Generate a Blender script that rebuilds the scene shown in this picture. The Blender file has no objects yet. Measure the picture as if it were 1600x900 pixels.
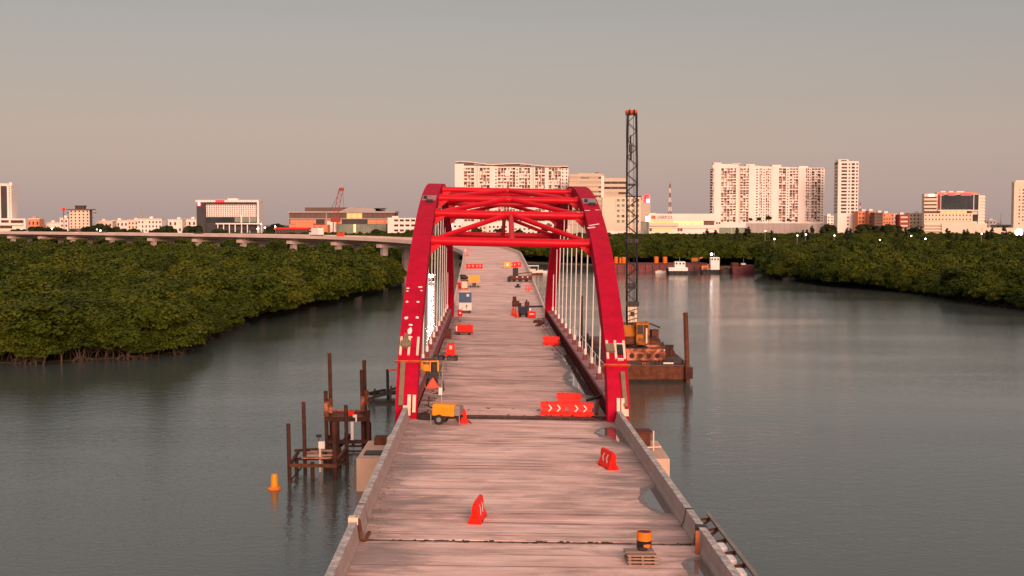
import bpy, bmesh, math, random
import numpy as np
from mathutils import Vector, Matrix, Euler

random.seed(7)
RNG = np.random.default_rng(11)
R = math.radians
SC = bpy.context.scene
COL = SC.collection

# ------------------------------------------------------------------ camera
F = 1900.0                       # focal length in photo pixels (1600 wide)
TH = math.atan(102 / F)          # pitch down
CZ = 20.0                        # camera height above the water
cam_d = bpy.data.cameras.new('camera')
cam_d.sensor_fit = 'HORIZONTAL'
cam_d.sensor_width = 36
cam_d.lens = 36 * F / 1600
cam_d.clip_start = 0.5
cam_d.clip_end = 30000
cam = bpy.data.objects.new('camera', cam_d)
cam.location = (0, 0, CZ)
cam.rotation_euler = (R(90) - TH, 0, 0)
COL.objects.link(cam)
SC.camera = cam

# ------------------------------------------------------------------ light
SUN_EL = R(15)    # low, behind the camera and a little to the right
sun_d = bpy.data.lights.new('sun', 'SUN')
sun_d.energy = 3.0
sun_d.angle = R(26)
sun_d.color = (1.0, 0.60, 0.46)
sun = bpy.data.objects.new('sun', sun_d)
to_sun = Vector((0.22 * math.cos(SUN_EL), -0.975 * math.cos(SUN_EL), math.sin(SUN_EL)))
sun.rotation_euler = to_sun.to_track_quat('Z', 'Y').to_euler()
COL.objects.link(sun)

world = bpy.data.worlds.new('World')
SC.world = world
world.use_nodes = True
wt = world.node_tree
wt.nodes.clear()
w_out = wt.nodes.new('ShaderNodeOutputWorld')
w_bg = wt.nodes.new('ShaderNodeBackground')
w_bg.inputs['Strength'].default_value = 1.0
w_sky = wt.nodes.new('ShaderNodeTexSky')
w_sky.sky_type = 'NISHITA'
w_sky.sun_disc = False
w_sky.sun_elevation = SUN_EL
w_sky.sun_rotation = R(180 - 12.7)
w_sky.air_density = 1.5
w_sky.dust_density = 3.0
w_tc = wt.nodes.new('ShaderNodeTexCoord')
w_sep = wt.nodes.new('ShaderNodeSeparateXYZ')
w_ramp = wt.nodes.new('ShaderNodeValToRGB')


def lin(r, g, b):
    return tuple(((c / 255) / 12.92 if c <= 10 else ((c / 255 + 0.055) / 1.055) ** 2.4) for c in (r, g, b)) + (1,)


def ramp(node, stops):
    cr = node.color_ramp
    while len(cr.elements) > 1:
        cr.elements.remove(cr.elements[-1])
    cr.elements[0].position = stops[0][0]
    cr.elements[0].color = stops[0][1]
    for p, c in stops[1:]:
        e = cr.elements.new(p)
        e.color = c


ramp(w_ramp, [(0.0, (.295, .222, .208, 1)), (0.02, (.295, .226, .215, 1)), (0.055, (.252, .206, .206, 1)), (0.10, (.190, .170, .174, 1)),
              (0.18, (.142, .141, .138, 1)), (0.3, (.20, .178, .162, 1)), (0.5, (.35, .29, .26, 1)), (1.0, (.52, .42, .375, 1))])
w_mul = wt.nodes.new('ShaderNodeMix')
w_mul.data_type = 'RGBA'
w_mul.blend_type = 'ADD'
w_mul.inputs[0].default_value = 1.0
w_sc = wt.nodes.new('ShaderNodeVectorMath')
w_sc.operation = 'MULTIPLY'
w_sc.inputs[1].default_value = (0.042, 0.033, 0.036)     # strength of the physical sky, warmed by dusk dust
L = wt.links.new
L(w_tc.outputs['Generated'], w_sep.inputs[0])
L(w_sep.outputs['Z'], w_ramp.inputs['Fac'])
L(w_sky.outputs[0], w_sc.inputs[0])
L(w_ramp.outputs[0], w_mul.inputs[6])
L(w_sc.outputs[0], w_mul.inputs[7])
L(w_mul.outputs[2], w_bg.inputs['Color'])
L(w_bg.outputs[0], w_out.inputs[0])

SC.view_settings.view_transform = 'Standard'
SC.view_settings.look = 'None'
SC.view_settings.exposure = 0.4
SC.view_settings.gamma = 1.0
SC.cycles.use_denoising = True
SC.cycles.max_bounces = 6
SC.cycles.sample_clamp_indirect = 4.0


# ------------------------------------------------------------------ places
def ray(px, py):
    u, v = (px - 800) / F, (450 - py) / F
    return Vector((u, math.cos(TH) + v * math.sin(TH), v * math.cos(TH) - math.sin(TH)))


def P(px, py, D):
    """the point seen at a photo pixel, D metres in front of the camera"""
    d = ray(px, py)
    return Vector((0, 0, CZ)) + d * (D / d.y)


def PZ(px, py, z=0.0):
    d = ray(px, py)
    return Vector((0, 0, CZ)) + d * ((z - CZ) / d.z)


B0 = P(800, 655, 87)
YAW = math.atan2(38 / F, 1.0)
ROLL = R(1.15)
BM = Matrix.Translation(B0) @ Matrix.Rotation(YAW, 4, 'Z') @ Matrix.Rotation(ROLL, 4, 'Y')     # arch span frame
NM = BM @ Matrix.Rotation(-0.004, 4, 'X')                                                         # near approach, climbing to the camera
SPAN = 95.0


def on_frame(M, px, py, z=0.0):
    """where the ray of a pixel meets the deck plane of a frame, in frame coordinates"""
    Mi = M.inverted()
    o = Mi @ Vector((0, 0, CZ))
    d = Mi.to_3x3() @ ray(px, py)
    t = (z - o.z) / d.z
    return o + d * t


# ------------------------------------------------------------------ materials
def mat(name, c1, c2=None, scale=1.0, rough=0.7, metal=0.0, bump=0.0, stretch=(1, 1, 1), lo=0.35, hi=0.65, detail=6, spec=0.25):
    m = bpy.data.materials.new(name)
    m.use_nodes = True
    nt = m.node_tree
    b = nt.nodes['Principled BSDF']
    b.inputs['Roughness'].default_value = rough
    b.inputs['Metallic'].default_value = metal
    b.inputs['Specular IOR Level'].default_value = spec
    if c2 is None:
        c2 = tuple(x * 0.8 for x in c1)
    tc = nt.nodes.new('ShaderNodeTexCoord')
    mp = nt.nodes.new('ShaderNodeMapping')
    mp.inputs['Scale'].default_value = stretch
    n = nt.nodes.new('ShaderNodeTexNoise')
    n.inputs['Scale'].default_value = scale
    n.inputs['Detail'].default_value = detail
    n.inputs['Roughness'].default_value = 0.65
    r = nt.nodes.new('ShaderNodeValToRGB')
    ramp(r, [(lo, tuple(c1) + (1,)), (hi, tuple(c2) + (1,))])
    nt.links.new(tc.outputs['Object'], mp.inputs[0])
    nt.links.new(mp.outputs[0], n.inputs['Vector'])
    nt.links.new(n.outputs['Fac'], r.inputs[0])
    nt.links.new(r.outputs[0], b.inputs['Base Color'])
    if bump:
        bp = nt.nodes.new('ShaderNodeBump')
        bp.inputs['Strength'].default_value = bump
        bp.inputs['Distance'].default_value = 0.05
        nt.links.new(n.outputs['Fac'], bp.inputs['Height'])
        nt.links.new(bp.outputs[0], b.inputs['Normal'])
    return m


def emit(name, c, s):
    m = bpy.data.materials.new(name)
    m.use_nodes = True
    b = m.node_tree.nodes['Principled BSDF']
    b.inputs['Base Color'].default_value = tuple(c) + (1,)
    b.inputs['Emission Color'].default_value = tuple(c) + (1,)
    b.inputs['Emission Strength'].default_value = s
    return m


def deck_material(name, edge_grime=0.2, streak=1.0):
    m = bpy.data.materials.new(name)
    m.use_nodes = True
    nt = m.node_tree
    b = nt.nodes['Principled BSDF']
    b.inputs['Roughness'].default_value = 0.85
    N = nt.nodes.new
    tc = N('ShaderNodeTexCoord')

    def noise(sx, sy, scale, det=5, rgh=0.6, dist=0.0):
        mp = N('ShaderNodeMapping')
        mp.inputs['Scale'].default_value = (sx, sy, 1)
        n = N('ShaderNodeTexNoise')
        n.inputs['Scale'].default_value = scale
        n.inputs['Detail'].default_value = det
        n.inputs['Roughness'].default_value = rgh
        n.inputs['Distortion'].default_value = dist
        nt.links.new(tc.outputs['Object'], mp.inputs[0])
        nt.links.new(mp.outputs[0], n.inputs['Vector'])
        return n.outputs['Fac']

    def rmp(fac, stops):
        r = N('ShaderNodeValToRGB')
        ramp(r, stops)
        nt.links.new(fac, r.inputs[0])
        return r.outputs[0]

    def mix(a, b_, fac, mode='MULTIPLY'):
        x = N('ShaderNodeMix')
        x.data_type = 'RGBA'
        x.blend_type = mode
        if isinstance(fac, float):
            x.inputs[0].default_value = fac
        else:
            nt.links.new(fac, x.inputs[0])
        for sock, v in ((6, a), (7, b_)):
            if isinstance(v, tuple):
                x.inputs[sock].default_value = v
            else:
                nt.links.new(v, x.inputs[sock])
        return x.outputs[2]
    g = lambda v: (v, v * (1 - .10 * max(0, 1 - v)), v * (1 - .16 * max(0, 1 - v)), 1)
    base = rmp(noise(0.35, 0.6, 0.7, 8, 0.68), [(0.3, (0.54, 0.335, 0.29, 1)), (0.5, (0.71, 0.47, 0.405, 1)), (0.68, (0.80, 0.57, 0.485, 1))])
    s1 = rmp(noise(0.11, 1.0, 0.75, 9, 0.72, 0.4), [(0.34, g(0.42)), (0.43, g(0.76)), (0.5, g(1.0)), (0.66, g(1.08))])
    s2 = rmp(noise(0.05, 1.0, 2.2, 8, 0.8), [(0.34, g(0.5)), (0.42, g(0.9)), (0.47, g(1.0)), (0.62, g(1.0)), (0.68, g(1.12))])
    s3 = rmp(noise(0.22, 0.6, 0.45, 9, 0.7, 0.8), [(0.38, g(0.45)), (0.52, g(1.0))])

    def lines(fac, w):
        """thin contour lines of a noise stretched right across the deck: trowel and pour marks"""
        sb = N('ShaderNodeMath'); sb.operation = 'SUBTRACT'
        nt.links.new(fac, sb.inputs[0]); sb.inputs[1].default_value = 0.5
        ab_ = N('ShaderNodeMath'); ab_.operation = 'ABSOLUTE'
        nt.links.new(sb.outputs[0], ab_.inputs[0])
        return rmp(ab_.outputs[0], [(0.0, g(1)), (w * .5, g(.8)), (w, g(0))])
    l1 = lines(noise(0.006, 1.0, 0.55, 2, 0.5), 0.012)
    l2 = lines(noise(0.010, 1.0, 0.8, 3, 0.5), 0.010)
    brk = rmp(noise(0.12, 0.3, 1.0, 3, 0.6), [(0.4, g(0)), (0.55, g(1))])
    col = mix(mix(mix(base, s1, 0.58 * streak), s2, 0.48 * streak), s3, 0.6 * streak)
    dk = N('ShaderNodeMath'); dk.operation = 'MULTIPLY'
    nt.links.new(l1, dk.inputs[0]); nt.links.new(brk, dk.inputs[1])
    col = mix(col, (0.20, 0.12, 0.105, 1), dk.outputs[0], 'MIX')
    lt = N('ShaderNodeMath'); lt.operation = 'MULTIPLY'
    nt.links.new(l2, lt.inputs[0]); lt.inputs[1].default_value = 0.55
    col = mix(col, (0.86, 0.68, 0.61, 1), lt.outputs[0], 'MIX')
    # grime lanes, heavier beside the parapets
    sep = N('ShaderNodeSeparateXYZ')
    nt.links.new(tc.outputs['Object'], sep.inputs[0])
    ab = N('ShaderNodeMath'); ab.operation = 'ABSOLUTE'
    nt.links.new(sep.outputs['X'], ab.inputs[0])
    edge = N('ShaderNodeMapRange')
    edge.inputs['From Min'].default_value = 3.6
    edge.inputs['From Max'].default_value = 6.7
    nt.links.new(ab.outputs[0], edge.inputs['Value'])
    gn = noise(0.22, 0.55, 1.0, 7, 0.7, 0.6)
    ad = N('ShaderNodeMath'); ad.operation = 'MULTIPLY_ADD'
    nt.links.new(edge.outputs[0], ad.inputs[0]); ad.inputs[1].default_value = edge_grime if edge_grime else -1.0
    nt.links.new(gn, ad.inputs[2])
    grime = rmp(ad.outputs[0], [(0.53, g(0)), (0.72, g(0.75))])
    col = mix(col, (0.17, 0.135, 0.125, 1), grime, 'MIX')
    spk = rmp(noise(1, 1, 9, 6, 0.8), [(0.3, g(0.8)), (0.5, g(1.0)), (0.8, g(1.08))])
    col = mix(col, spk, 0.8)
    nt.links.new(col, b.inputs['Base Color'])
    bp = N('ShaderNodeBump')
    bp.inputs['Strength'].default_value = 0.35
    bp.inputs['Distance'].default_value = 0.03
    nt.links.new(s2, bp.inputs['Height'])
    nt.links.new(bp.outputs[0], b.inputs['Normal'])
    return m


def water_material():
    m = bpy.data.materials.new('rippled_lagoon_water')
    m.use_nodes = True
    nt = m.node_tree
    b = nt.nodes['Principled BSDF']
    b.inputs['Base Color'].default_value = (0.062, 0.078, 0.068, 1)
    b.inputs['Roughness'].default_value = 0.06
    b.inputs['IOR'].default_value = 1.33
    tc = nt.nodes.new('ShaderNodeTexCoord')
    hs = []
    for sx, sy, sc, rot in ((0.6, 1.0, 2.9, 8), (0.6, 1.0, 0.7, -14), (0.2, 0.7, 0.05, 20)):
        mp = nt.nodes.new('ShaderNodeMapping')
        mp.inputs['Scale'].default_value = (sx, sy, 1)
        mp.inputs['Rotation'].default_value = (0, 0, R(rot))
        n = nt.nodes.new('ShaderNodeTexNoise')
        n.inputs['Scale'].default_value = sc
        n.inputs['Detail'].default_value = 3
        n.inputs['Roughness'].default_value = 0.55
        nt.links.new(tc.outputs['Object'], mp.inputs[0])
        nt.links.new(mp.outputs[0], n.inputs['Vector'])
        hs.append(n.outputs['Fac'])
    # calm and breezy patches change how strong the ripples are
    calm = nt.nodes.new('ShaderNodeMapRange')
    calm.inputs['From Min'].default_value = 0.35
    calm.inputs['From Max'].default_value = 0.62
    calm.inputs['To Min'].default_value = 0.3
    calm.inputs['To Max'].default_value = 0.7
    nt.links.new(hs[2], calm.inputs['Value'])
    ma = nt.nodes.new('ShaderNodeMath'); ma.operation = 'MULTIPLY_ADD'
    nt.links.new(hs[1], ma.inputs[0]); ma.inputs[1].default_value = 1.15
    nt.links.new(hs[0], ma.inputs[2])
    bp = nt.nodes.new('ShaderNodeBump')
    bp.inputs['Distance'].default_value = 0.052
    nt.links.new(calm.outputs[0], bp.inputs['Strength'])
    nt.links.new(ma.outputs[0], bp.inputs['Height'])
    nt.links.new(bp.outputs[0], b.inputs['Normal'])
    return m


def leaf_material(name, dark, mid, light):
    m = bpy.data.materials.new(name)
    m.use_nodes = True
    nt = m.node_tree
    b = nt.nodes['Principled BSDF']
    b.inputs['Roughness'].default_value = 0.6
    b.inputs['Specular IOR Level'].default_value = 0.06
    N = nt.nodes.new
    geo = N('ShaderNodeNewGeometry')
    oi = N('ShaderNodeObjectInfo')
    n = N('ShaderNodeTexNoise'); n.inputs['Scale'].default_value = 0.075; n.inputs['Detail'].default_value = 4
    nt.links.new(geo.outputs['Position'], n.inputs['Vector'])
    a = N('ShaderNodeMath'); a.operation = 'MULTIPLY_ADD'
    nt.links.new(oi.outputs['Random'], a.inputs[0]); a.inputs[1].default_value = 0.35
    nt.links.new(n.outputs['Fac'], a.inputs[2])
    c = N('ShaderNodeMath'); c.operation = 'MULTIPLY_ADD'
    nt.links.new(geo.outputs['Random Per Island'], c.inputs[0]); c.inputs[1].default_value = 0.22
    nt.links.new(a.outputs[0], c.inputs[2])
    r = N('ShaderNodeValToRGB')
    ramp(r, [(0.45, dark + (1,)), (0.78, mid + (1,)), (1.05, light + (1,))])
    nt.links.new(c.outputs[0], r.inputs[0])
    nt.links.new(r.outputs[0], b.inputs['Base Color'])
    return m


M = {}
M['deck'] = deck_material('streaked_concrete_deck')
M['far_deck'] = deck_material('far_concrete_deck', 0.0, 0.45)
M['water'] = water_material()
M['red'] = mat('red_bridge_paint', (0.45, 0.006, 0.031), (0.34, 0.005, 0.024), 0.9, 0.65, bump=0.04, spec=0.05)
M['red_tube'] = mat('red_strut_paint', (0.54, 0.004, 0.015), (0.46, 0.003, 0.013), 0.7, 0.4, spec=0.16)
M['maroon'] = mat('maroon_girder_steel', (0.19, 0.035, 0.04), (0.10, 0.03, 0.03), 0.8, 0.55)
M['girder_top'] = mat('dusty_girder_top', (0.42, 0.25, 0.24), (0.26, 0.12, 0.12), 1.3, 0.8)
M['cream'] = mat('cream_primer', (0.75, 0.60, 0.47), (0.62, 0.47, 0.36), 2.5, 0.7)
M['olive'] = mat('olive_steel_plate', (0.16, 0.12, 0.075), (0.22, 0.16, 0.10), 2, 0.7)
M['orange_band'] = mat('orange_band_steel', (0.62, 0.10, 0.03), (0.35, 0.06, 0.03), 2, 0.6)
M['hanger'] = mat('white_hanger_sheath', (0.82, 0.76, 0.72), (0.74, 0.68, 0.64), 2, 0.4)
M['concrete'] = mat('pale_concrete', (0.44, 0.37, 0.34), (0.33, 0.28, 0.26), 0.8, 0.9, bump=0.15)
M['parapet_top'] = mat('mottled_parapet_top', (0.50, 0.46, 0.43), (0.27, 0.25, 0.24), 2.2, 0.9, lo=0.42, hi=0.58, bump=0.3)
M['parapet'] = mat('grey_parapet_concrete', (0.42, 0.32, 0.29), (0.27, 0.21, 0.19), 0.5, 0.9, bump=0.15)
M['pilecap'] = mat('fresh_buff_concrete', (0.60, 0.42, 0.31), (0.53, 0.36, 0.27), 0.5, 0.9)
M['viaduct'] = mat('pale_viaduct_concrete', (0.66, 0.52, 0.46), (0.55, 0.43, 0.38), 0.15, 0.9)
M['post_rust'] = mat('rusty_orange_board', (0.40, 0.12, 0.04), (0.26, 0.07, 0.03), 3, 0.8)
M['dark'] = mat('dark_grime', (0.035, 0.025, 0.022), (0.07, 0.045, 0.035), 2, 0.9)
M['black'] = mat('black_paint', (0.015, 0.014, 0.014), (0.03, 0.026, 0.025), 3, 0.5)
M['rust'] = mat('rusty_steel', (0.065, 0.025, 0.016), (0.15, 0.05, 0.024), 1.6, 0.85, bump=0.2)
M['rust_dark'] = mat('dark_rusty_pile', (0.03, 0.016, 0.013), (0.085, 0.028, 0.018), 1.2, 0.85, bump=0.2)
M['rust_light'] = mat('worn_orange_rust', (0.58, 0.22, 0.13), (0.14, 0.045, 0.022), 0.7, 0.85, lo=0.42, hi=0.56)
M['plastic'] = mat('red_barrier_plastic', (0.86, 0.016, 0.006), (0.80, 0.014, 0.006), 3, 0.45, spec=0.15)
M['cone'] = mat('orange_red_plastic', (0.82, 0.075, 0.02), (0.74, 0.06, 0.02), 3, 0.4)
M['white'] = mat('white_paint', (0.78, 0.74, 0.71), (0.70, 0.66, 0.63), 2, 0.5)
M['yellow'] = mat('yellow_machine_paint', (0.78, 0.30, 0.012), (0.68, 0.25, 0.01), 2, 0.4)
M['orange'] = mat('orange_paint', (0.80, 0.20, 0.012), (0.70, 0.16, 0.012), 2, 0.42)
M['yellow_sign'] = mat('amber_panel', (0.82, 0.36, 0.05), (0.75, 0.32, 0.04), 3, 0.5)
M['blue'] = mat('blue_panel', (0.06, 0.13, 0.24), (0.045, 0.10, 0.19), 3, 0.45)
M['navy'] = mat('navy_machine_paint', (0.018, 0.024, 0.045), (0.03, 0.035, 0.06), 3, 0.45)
M['brown'] = mat('brown_steel', (0.13, 0.035, 0.025), (0.08, 0.025, 0.02), 2, 0.7)
M['tyre'] = mat('tyre_rubber', (0.02, 0.02, 0.02), (0.03, 0.03, 0.03), 4, 0.85)
M['steel'] = mat('grey_steel', (0.30, 0.28, 0.27), (0.22, 0.20, 0.19), 3, 0.45, metal=0.3)
M['wood'] = mat('weathered_timber', (0.50, 0.33, 0.23), (0.34, 0.21, 0.15), 3, 0.85, stretch=(1, 6, 6))
M['wood_grey'] = mat('grey_timber', (0.24, 0.17, 0.14), (0.17, 0.12, 0.10), 3, 0.85, stretch=(1, 6, 6))
M['glass_dark'] = mat('dark_window_glass', (0.03, 0.026, 0.03), (0.06, 0.045, 0.04), 0.15, 0.35, spec=0.1)
M['lamp_glass'] = mat('lamp_glass', (0.06, 0.06, 0.06), (0.1, 0.1, 0.1), 1, 0.15)
M['puddle'] = mat('wet_puddle', (0.09, 0.078, 0.073), (0.11, 0.095, 0.09), 2, 0.04, spec=0.6)
M['damp'] = mat('damp_concrete', (0.15, 0.12, 0.11), (0.22, 0.17, 0.155), 2, 0.45)
M['bark'] = mat('mangrove_bark', (0.09, 0.062, 0.045), (0.035, 0.025, 0.018), 2, 0.9)
M['leaf'] = leaf_material('mangrove_leaves', (0.022, 0.034, 0.004), (0.045, 0.064, 0.006), (0.078, 0.090, 0.010))
M['leaf_far'] = leaf_material('far_tree_leaves', (0.012, 0.022, 0.008), (0.026, 0.036, 0.012), (0.045, 0.052, 0.018))
M['barge_deck'] = mat('grimy_barge_deck', (0.05, 0.04, 0.036), (0.17, 0.12, 0.10), 0.5, 0.95, spec=0.05)
M['mud'] = mat('dark_mud', (0.03, 0.022, 0.015), (0.055, 0.038, 0.025), 0.3, 0.9)
M['land'] = mat('city_ground', (0.10, 0.09, 0.06), (0.16, 0.13, 0.10), 0.02, 0.95)


# ------------------------------------------------------------------ mesh helpers
class MB:
    def __init__(s):
        s.v, s.f = [], []

    def add(s, vs, fs):
        o = len(s.v)
        s.v += [tuple(v) for v in vs]
        s.f += [tuple(i + o for i in f) for f in fs]
        return s

    def box(s, x0, x1, y0, y1, z0, z1, Mx=None):
        vs = [Vector((x, y, z)) for z in (z0, z1) for y in (y0, y1) for x in (x0, x1)]
        if Mx is not None:
            vs = [Mx @ v for v in vs]
        return s.add(vs, [(0, 2, 3, 1), (4, 5, 7, 6), (0, 1, 5, 4), (2, 6, 7, 3), (0, 4, 6, 2), (1, 3, 7, 5)])

    def cbox(s, c, size, Mx=None):
        (x, y, z), (a, b, d) = c, size
        return s.box(x - a / 2, x + a / 2, y - b / 2, y + b / 2, z - d / 2, z + d / 2, Mx)

    def frustum(s, x0, x1, z0, z1, t0, t1, X0=None, X1=None):
        """box whose thickness in y goes from t0 at z0 to t1 at z1"""
        X0 = x0 if X0 is None else X0
        X1 = x1 if X1 is None else X1
        vs = [(x0, -t0, z0), (x1, -t0, z0), (x0, t0, z0), (x1, t0, z0), (X0, -t1, z1), (X1, -t1, z1), (X0, t1, z1), (X1, t1, z1)]
        return s.add(vs, [(0, 2, 3, 1), (4, 5, 7, 6), (0, 1, 5, 4), (2, 6, 7, 3), (0, 4, 6, 2), (1, 3, 7, 5)])

    def tube(s, pts, rad, n=8, cap=True):
        pts = [Vector(p) for p in pts]
        rs = rad if isinstance(rad, (list, tuple)) else [rad] * len(pts)
        rings = []
        up = None
        for i, p in enumerate(pts):
            t = (pts[min(i + 1, len(pts) - 1)] - pts[max(i - 1, 0)]).normalized()
            if up is None:
                up = Vector((0, 0, 1)) if abs(t.z) < 0.9 else Vector((1, 0, 0))
            a = t.cross(up).normalized()
            b = a.cross(t).normalized()
            up = b
            rings.append([p + (a * math.cos(2 * math.pi * k / n) + b * math.sin(2 * math.pi * k / n)) * rs[i] for k in range(n)])
        vs = [v for r in rings for v in r]
        fs = []
        for i in range(len(pts) - 1):
            for k in range(n):
                k2 = (k + 1) % n
                fs.append((i * n + k, i * n + k2, (i + 1) * n + k2, (i + 1) * n + k))
        if cap:
            fs.append(tuple(range(n - 1, -1, -1)))
            fs.append(tuple((len(pts) - 1) * n + k for k in range(n)))
        return s.add(vs, fs)

    def beam(s, p, q, w, h):
        """rectangular bar from p to q"""
        p, q = Vector(p), Vector(q)
        t = (q - p).normalized()
        up = Vector((0, 0, 1)) if abs(t.z) < 0.95 else Vector((0, 1, 0))
        a = t.cross(up).normalized() * (w / 2)
        b = a.cross(t).normalized() * (h / 2)
        vs = [p - a - b, p + a - b, p + a + b, p - a + b, q - a - b, q + a - b, q + a + b, q - a + b]
        return s.add(vs, [(3, 2, 1, 0), (4, 5, 6, 7), (0, 1, 5, 4), (1, 2, 6, 5), (2, 3, 7, 6), (3, 0, 4, 7)])

    def lathe(s, prof, n=16, c=(0, 0, 0)):
        vs = []
        for r, z in prof:
            vs += [(c[0] + r * math.cos(2 * math.pi * k / n), c[1] + r * math.sin(2 * math.pi * k / n), c[2] + z) for k in range(n)]
        fs = []
        for i in range(len(prof) - 1):
            for k in range(n):
                k2 = (k + 1) % n
                fs.append((i * n + k, i * n + k2, (i + 1) * n + k2, (i + 1) * n + k))
        fs.append(tuple(range(n - 1, -1, -1)))
        fs.append(tuple((len(prof) - 1) * n + k for k in range(n)))
        return s.add(vs, fs)

    def wheel(s, c, r, w, n=14, axis='x'):
        o = len(s.v)
        s.lathe([(r * 0.8, -w / 2), (r, -w / 3), (r, w / 3), (r * 0.8, w / 2)], n)
        for i in range(o, len(s.v)):
            x, y, z = s.v[i]
            s.v[i] = (c[0] + z, c[1] + x, c[2] + y) if axis == 'x' else (c[0] + x, c[1] + z, c[2] + y)
        return s

    def prism(s, outline, x0, x1):
        """outline of (y, z) pushed along x"""
        n = len(outline)
        vs = [(x0, y, z) for y, z in outline] + [(x1, y, z) for y, z in outline]
        fs = [(i, (i + 1) % n, (i + 1) % n + n, i + n) for i in range(n)]
        fs += [tuple(range(n - 1, -1, -1)), tuple(range(n, 2 * n))]
        return s.add(vs, fs)

    def slab(s, outline, z0, z1):
        n = len(outline)
        vs = [(x, y, z0) for x, y in outline] + [(x, y, z1) for x, y in outline]
        fs = [(i, (i + 1) % n, (i + 1) % n + n, i + n) for i in range(n)]
        fs += [tuple(range(n - 1, -1, -1)), tuple(range(n, 2 * n))]
        return s.add(vs, fs)

    def mesh(s, name, m, bevel=0.0, smooth=False):
        me = bpy.data.meshes.new(name)
        me.from_pydata([tuple(v) for v in s.v], [], s.f)
        bm = bmesh.new()
        bm.from_mesh(me)
        bmesh.ops.recalc_face_normals(bm, faces=bm.faces)
        if bevel:
            bmesh.ops.bevel(bm, geom=[e for e in bm.edges if len(e.link_faces) == 2 and e.calc_face_angle(0) > 0.6], offset=bevel, segments=2, affect='EDGES', profile=0.6)
        bm.to_mesh(me)
        bm.free()
        if smooth:
            me.polygons.foreach_set('use_smooth', [True] * len(me.polygons))
            try:
                me.set_sharp_from_angle(angle=R(40))
            except Exception:
                pass
        me.materials.append(m)
        return me

    def build(s, name, m, parent=None, bevel=0.0, smooth=False, Mx=None):
        return link(name, s.mesh(name, m, bevel, smooth), parent, Mx)


def link(name, me, parent=None, Mx=None):
    o = bpy.data.objects.new(name, me)
    COL.objects.link(o)
    if parent is not None:
        o.parent = parent
    if Mx is not None:
        o.matrix_basis = Mx
    return o


def tag(o, label=None, cat=None, group=None, kind=None):
    if label:
        o['label'] = label
    if cat:
        o['category'] = cat
    if group:
        o['group'] = group
    if kind:
        o['kind'] = kind
    return o


def thing(name, Mx, label, cat, group=None):
    o = bpy.data.objects.new(name, None)
    o.empty_display_size = 0.3
    COL.objects.link(o)
    o.matrix_basis = Mx if isinstance(Mx, Matrix) else Matrix.Translation(Mx)
    return tag(o, label, cat, group)


def dup(root, Mx, label=None, group=None):
    def rec(o, parent):
        c = o.copy()
        COL.objects.link(c)
        c.parent = parent
        for ch in KIDS.get(o.name, []):
            rec(ch, c)
        return c
    KIDS = {}
    for o in COL.objects:
        if o.parent is not None:
            KIDS.setdefault(o.parent.name, []).append(o)
    r = rec(root, None)
    r.matrix_basis = Mx if isinstance(Mx, Matrix) else Matrix.Translation(Mx)
    if label:
        r['label'] = label
    if group:
        r['group'] = group
    return r


def T(x, y, z=0.0, rz=0.0):
    return Matrix.Translation((x, y, z)) @ Matrix.Rotation(rz, 4, 'Z')

# ------------------------------------------------------------------ setting: water, land
W0 = 14000
tag(MB().add([(-W0, -1200, 0), (W0, -1200, 0), (W0, W0, 0), (-W0, W0, 0)], [(0, 1, 2, 3)]).build('water', M['water']), kind='structure')


def island(name, shore_px, extra, m, z=0.35, shift=(0, 0)):
    pts = [PZ(x, y, 0).to_2d() + Vector(shift) for x, y in shore_px] + [Vector(p) for p in extra]
    tag(MB().slab([(p.x, p.y) for p in pts], -1.5, z).build(name, m), kind='structure')
    return [(p.x - shift[0], p.y - shift[1]) for p in pts]


LEFT_SHORE = [(-120, 566), (0, 569), (60, 569), (140, 564), (215, 561), (270, 557), (292, 551), (305, 541), (330, 527), (370, 509), (430, 495), (520, 476),
              (580, 462), (628, 446), (650, 435), (668, 424), (690, 413)]
RIGHT_SHORE = [(1650, 492), (1600, 484), (1545, 477), (1500, 470), (1452, 462), (1400, 456), (1345, 451), (1305, 447.5), (1262, 441), (1235, 438.5), (1208, 436.5),
               (1202, 431), (1206, 424)]
FAR_SHORE = [(1260, 419), (1176, 417.5), (1080, 417), (980, 416), (900, 413), (800, 410), (690, 407.5)]
left_poly = island('left_mud_bank', LEFT_SHORE, [(-60, 640), (-60, 760), (-700, 760), (-700, 172)], M['mud'], 0.06, (-2.2, 1.6))
right_poly = island('right_mud_bank', RIGHT_SHORE, [(140, 560), (420, 560), (420, 250)], M['mud'], 0.07, (2.5, 2.0))
far_poly = island('ground', FAR_SHORE, [(-70, 640), (-3000, 700), (-9000, 9000), (9000, 9000), (2600, 420), (430, 430), (250, 520)], M['land'], 0.34)

# ------------------------------------------------------------------ arch span
bridge = thing('arch_bridge', BM, 'red steel tied arch bridge span with white hangers and a pale concrete deck', 'bridge')
XA, HA = 7.6, 17.7


def arch_z(s):
    sp = 2 * math.sqrt(max(0, s * (1 - s)))
    return HA * (0.6 * sp + 0.4 * sp * sp)


def rib_frame(s):
    s0, s1 = max(0, s - 0.004), min(1, s + 0.004)
    t = Vector((0, (s1 - s0) * SPAN, arch_z(s1) - arch_z(s0))).normalized()
    n = Vector((0, -t.z, t.y))              # outward (towards the near side and up)
    return Vector((0, s * SPAN, arch_z(s))), t, n


def rib_depth(s):
    return 1.55 - 0.45 * math.sin(math.pi * s)


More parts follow.
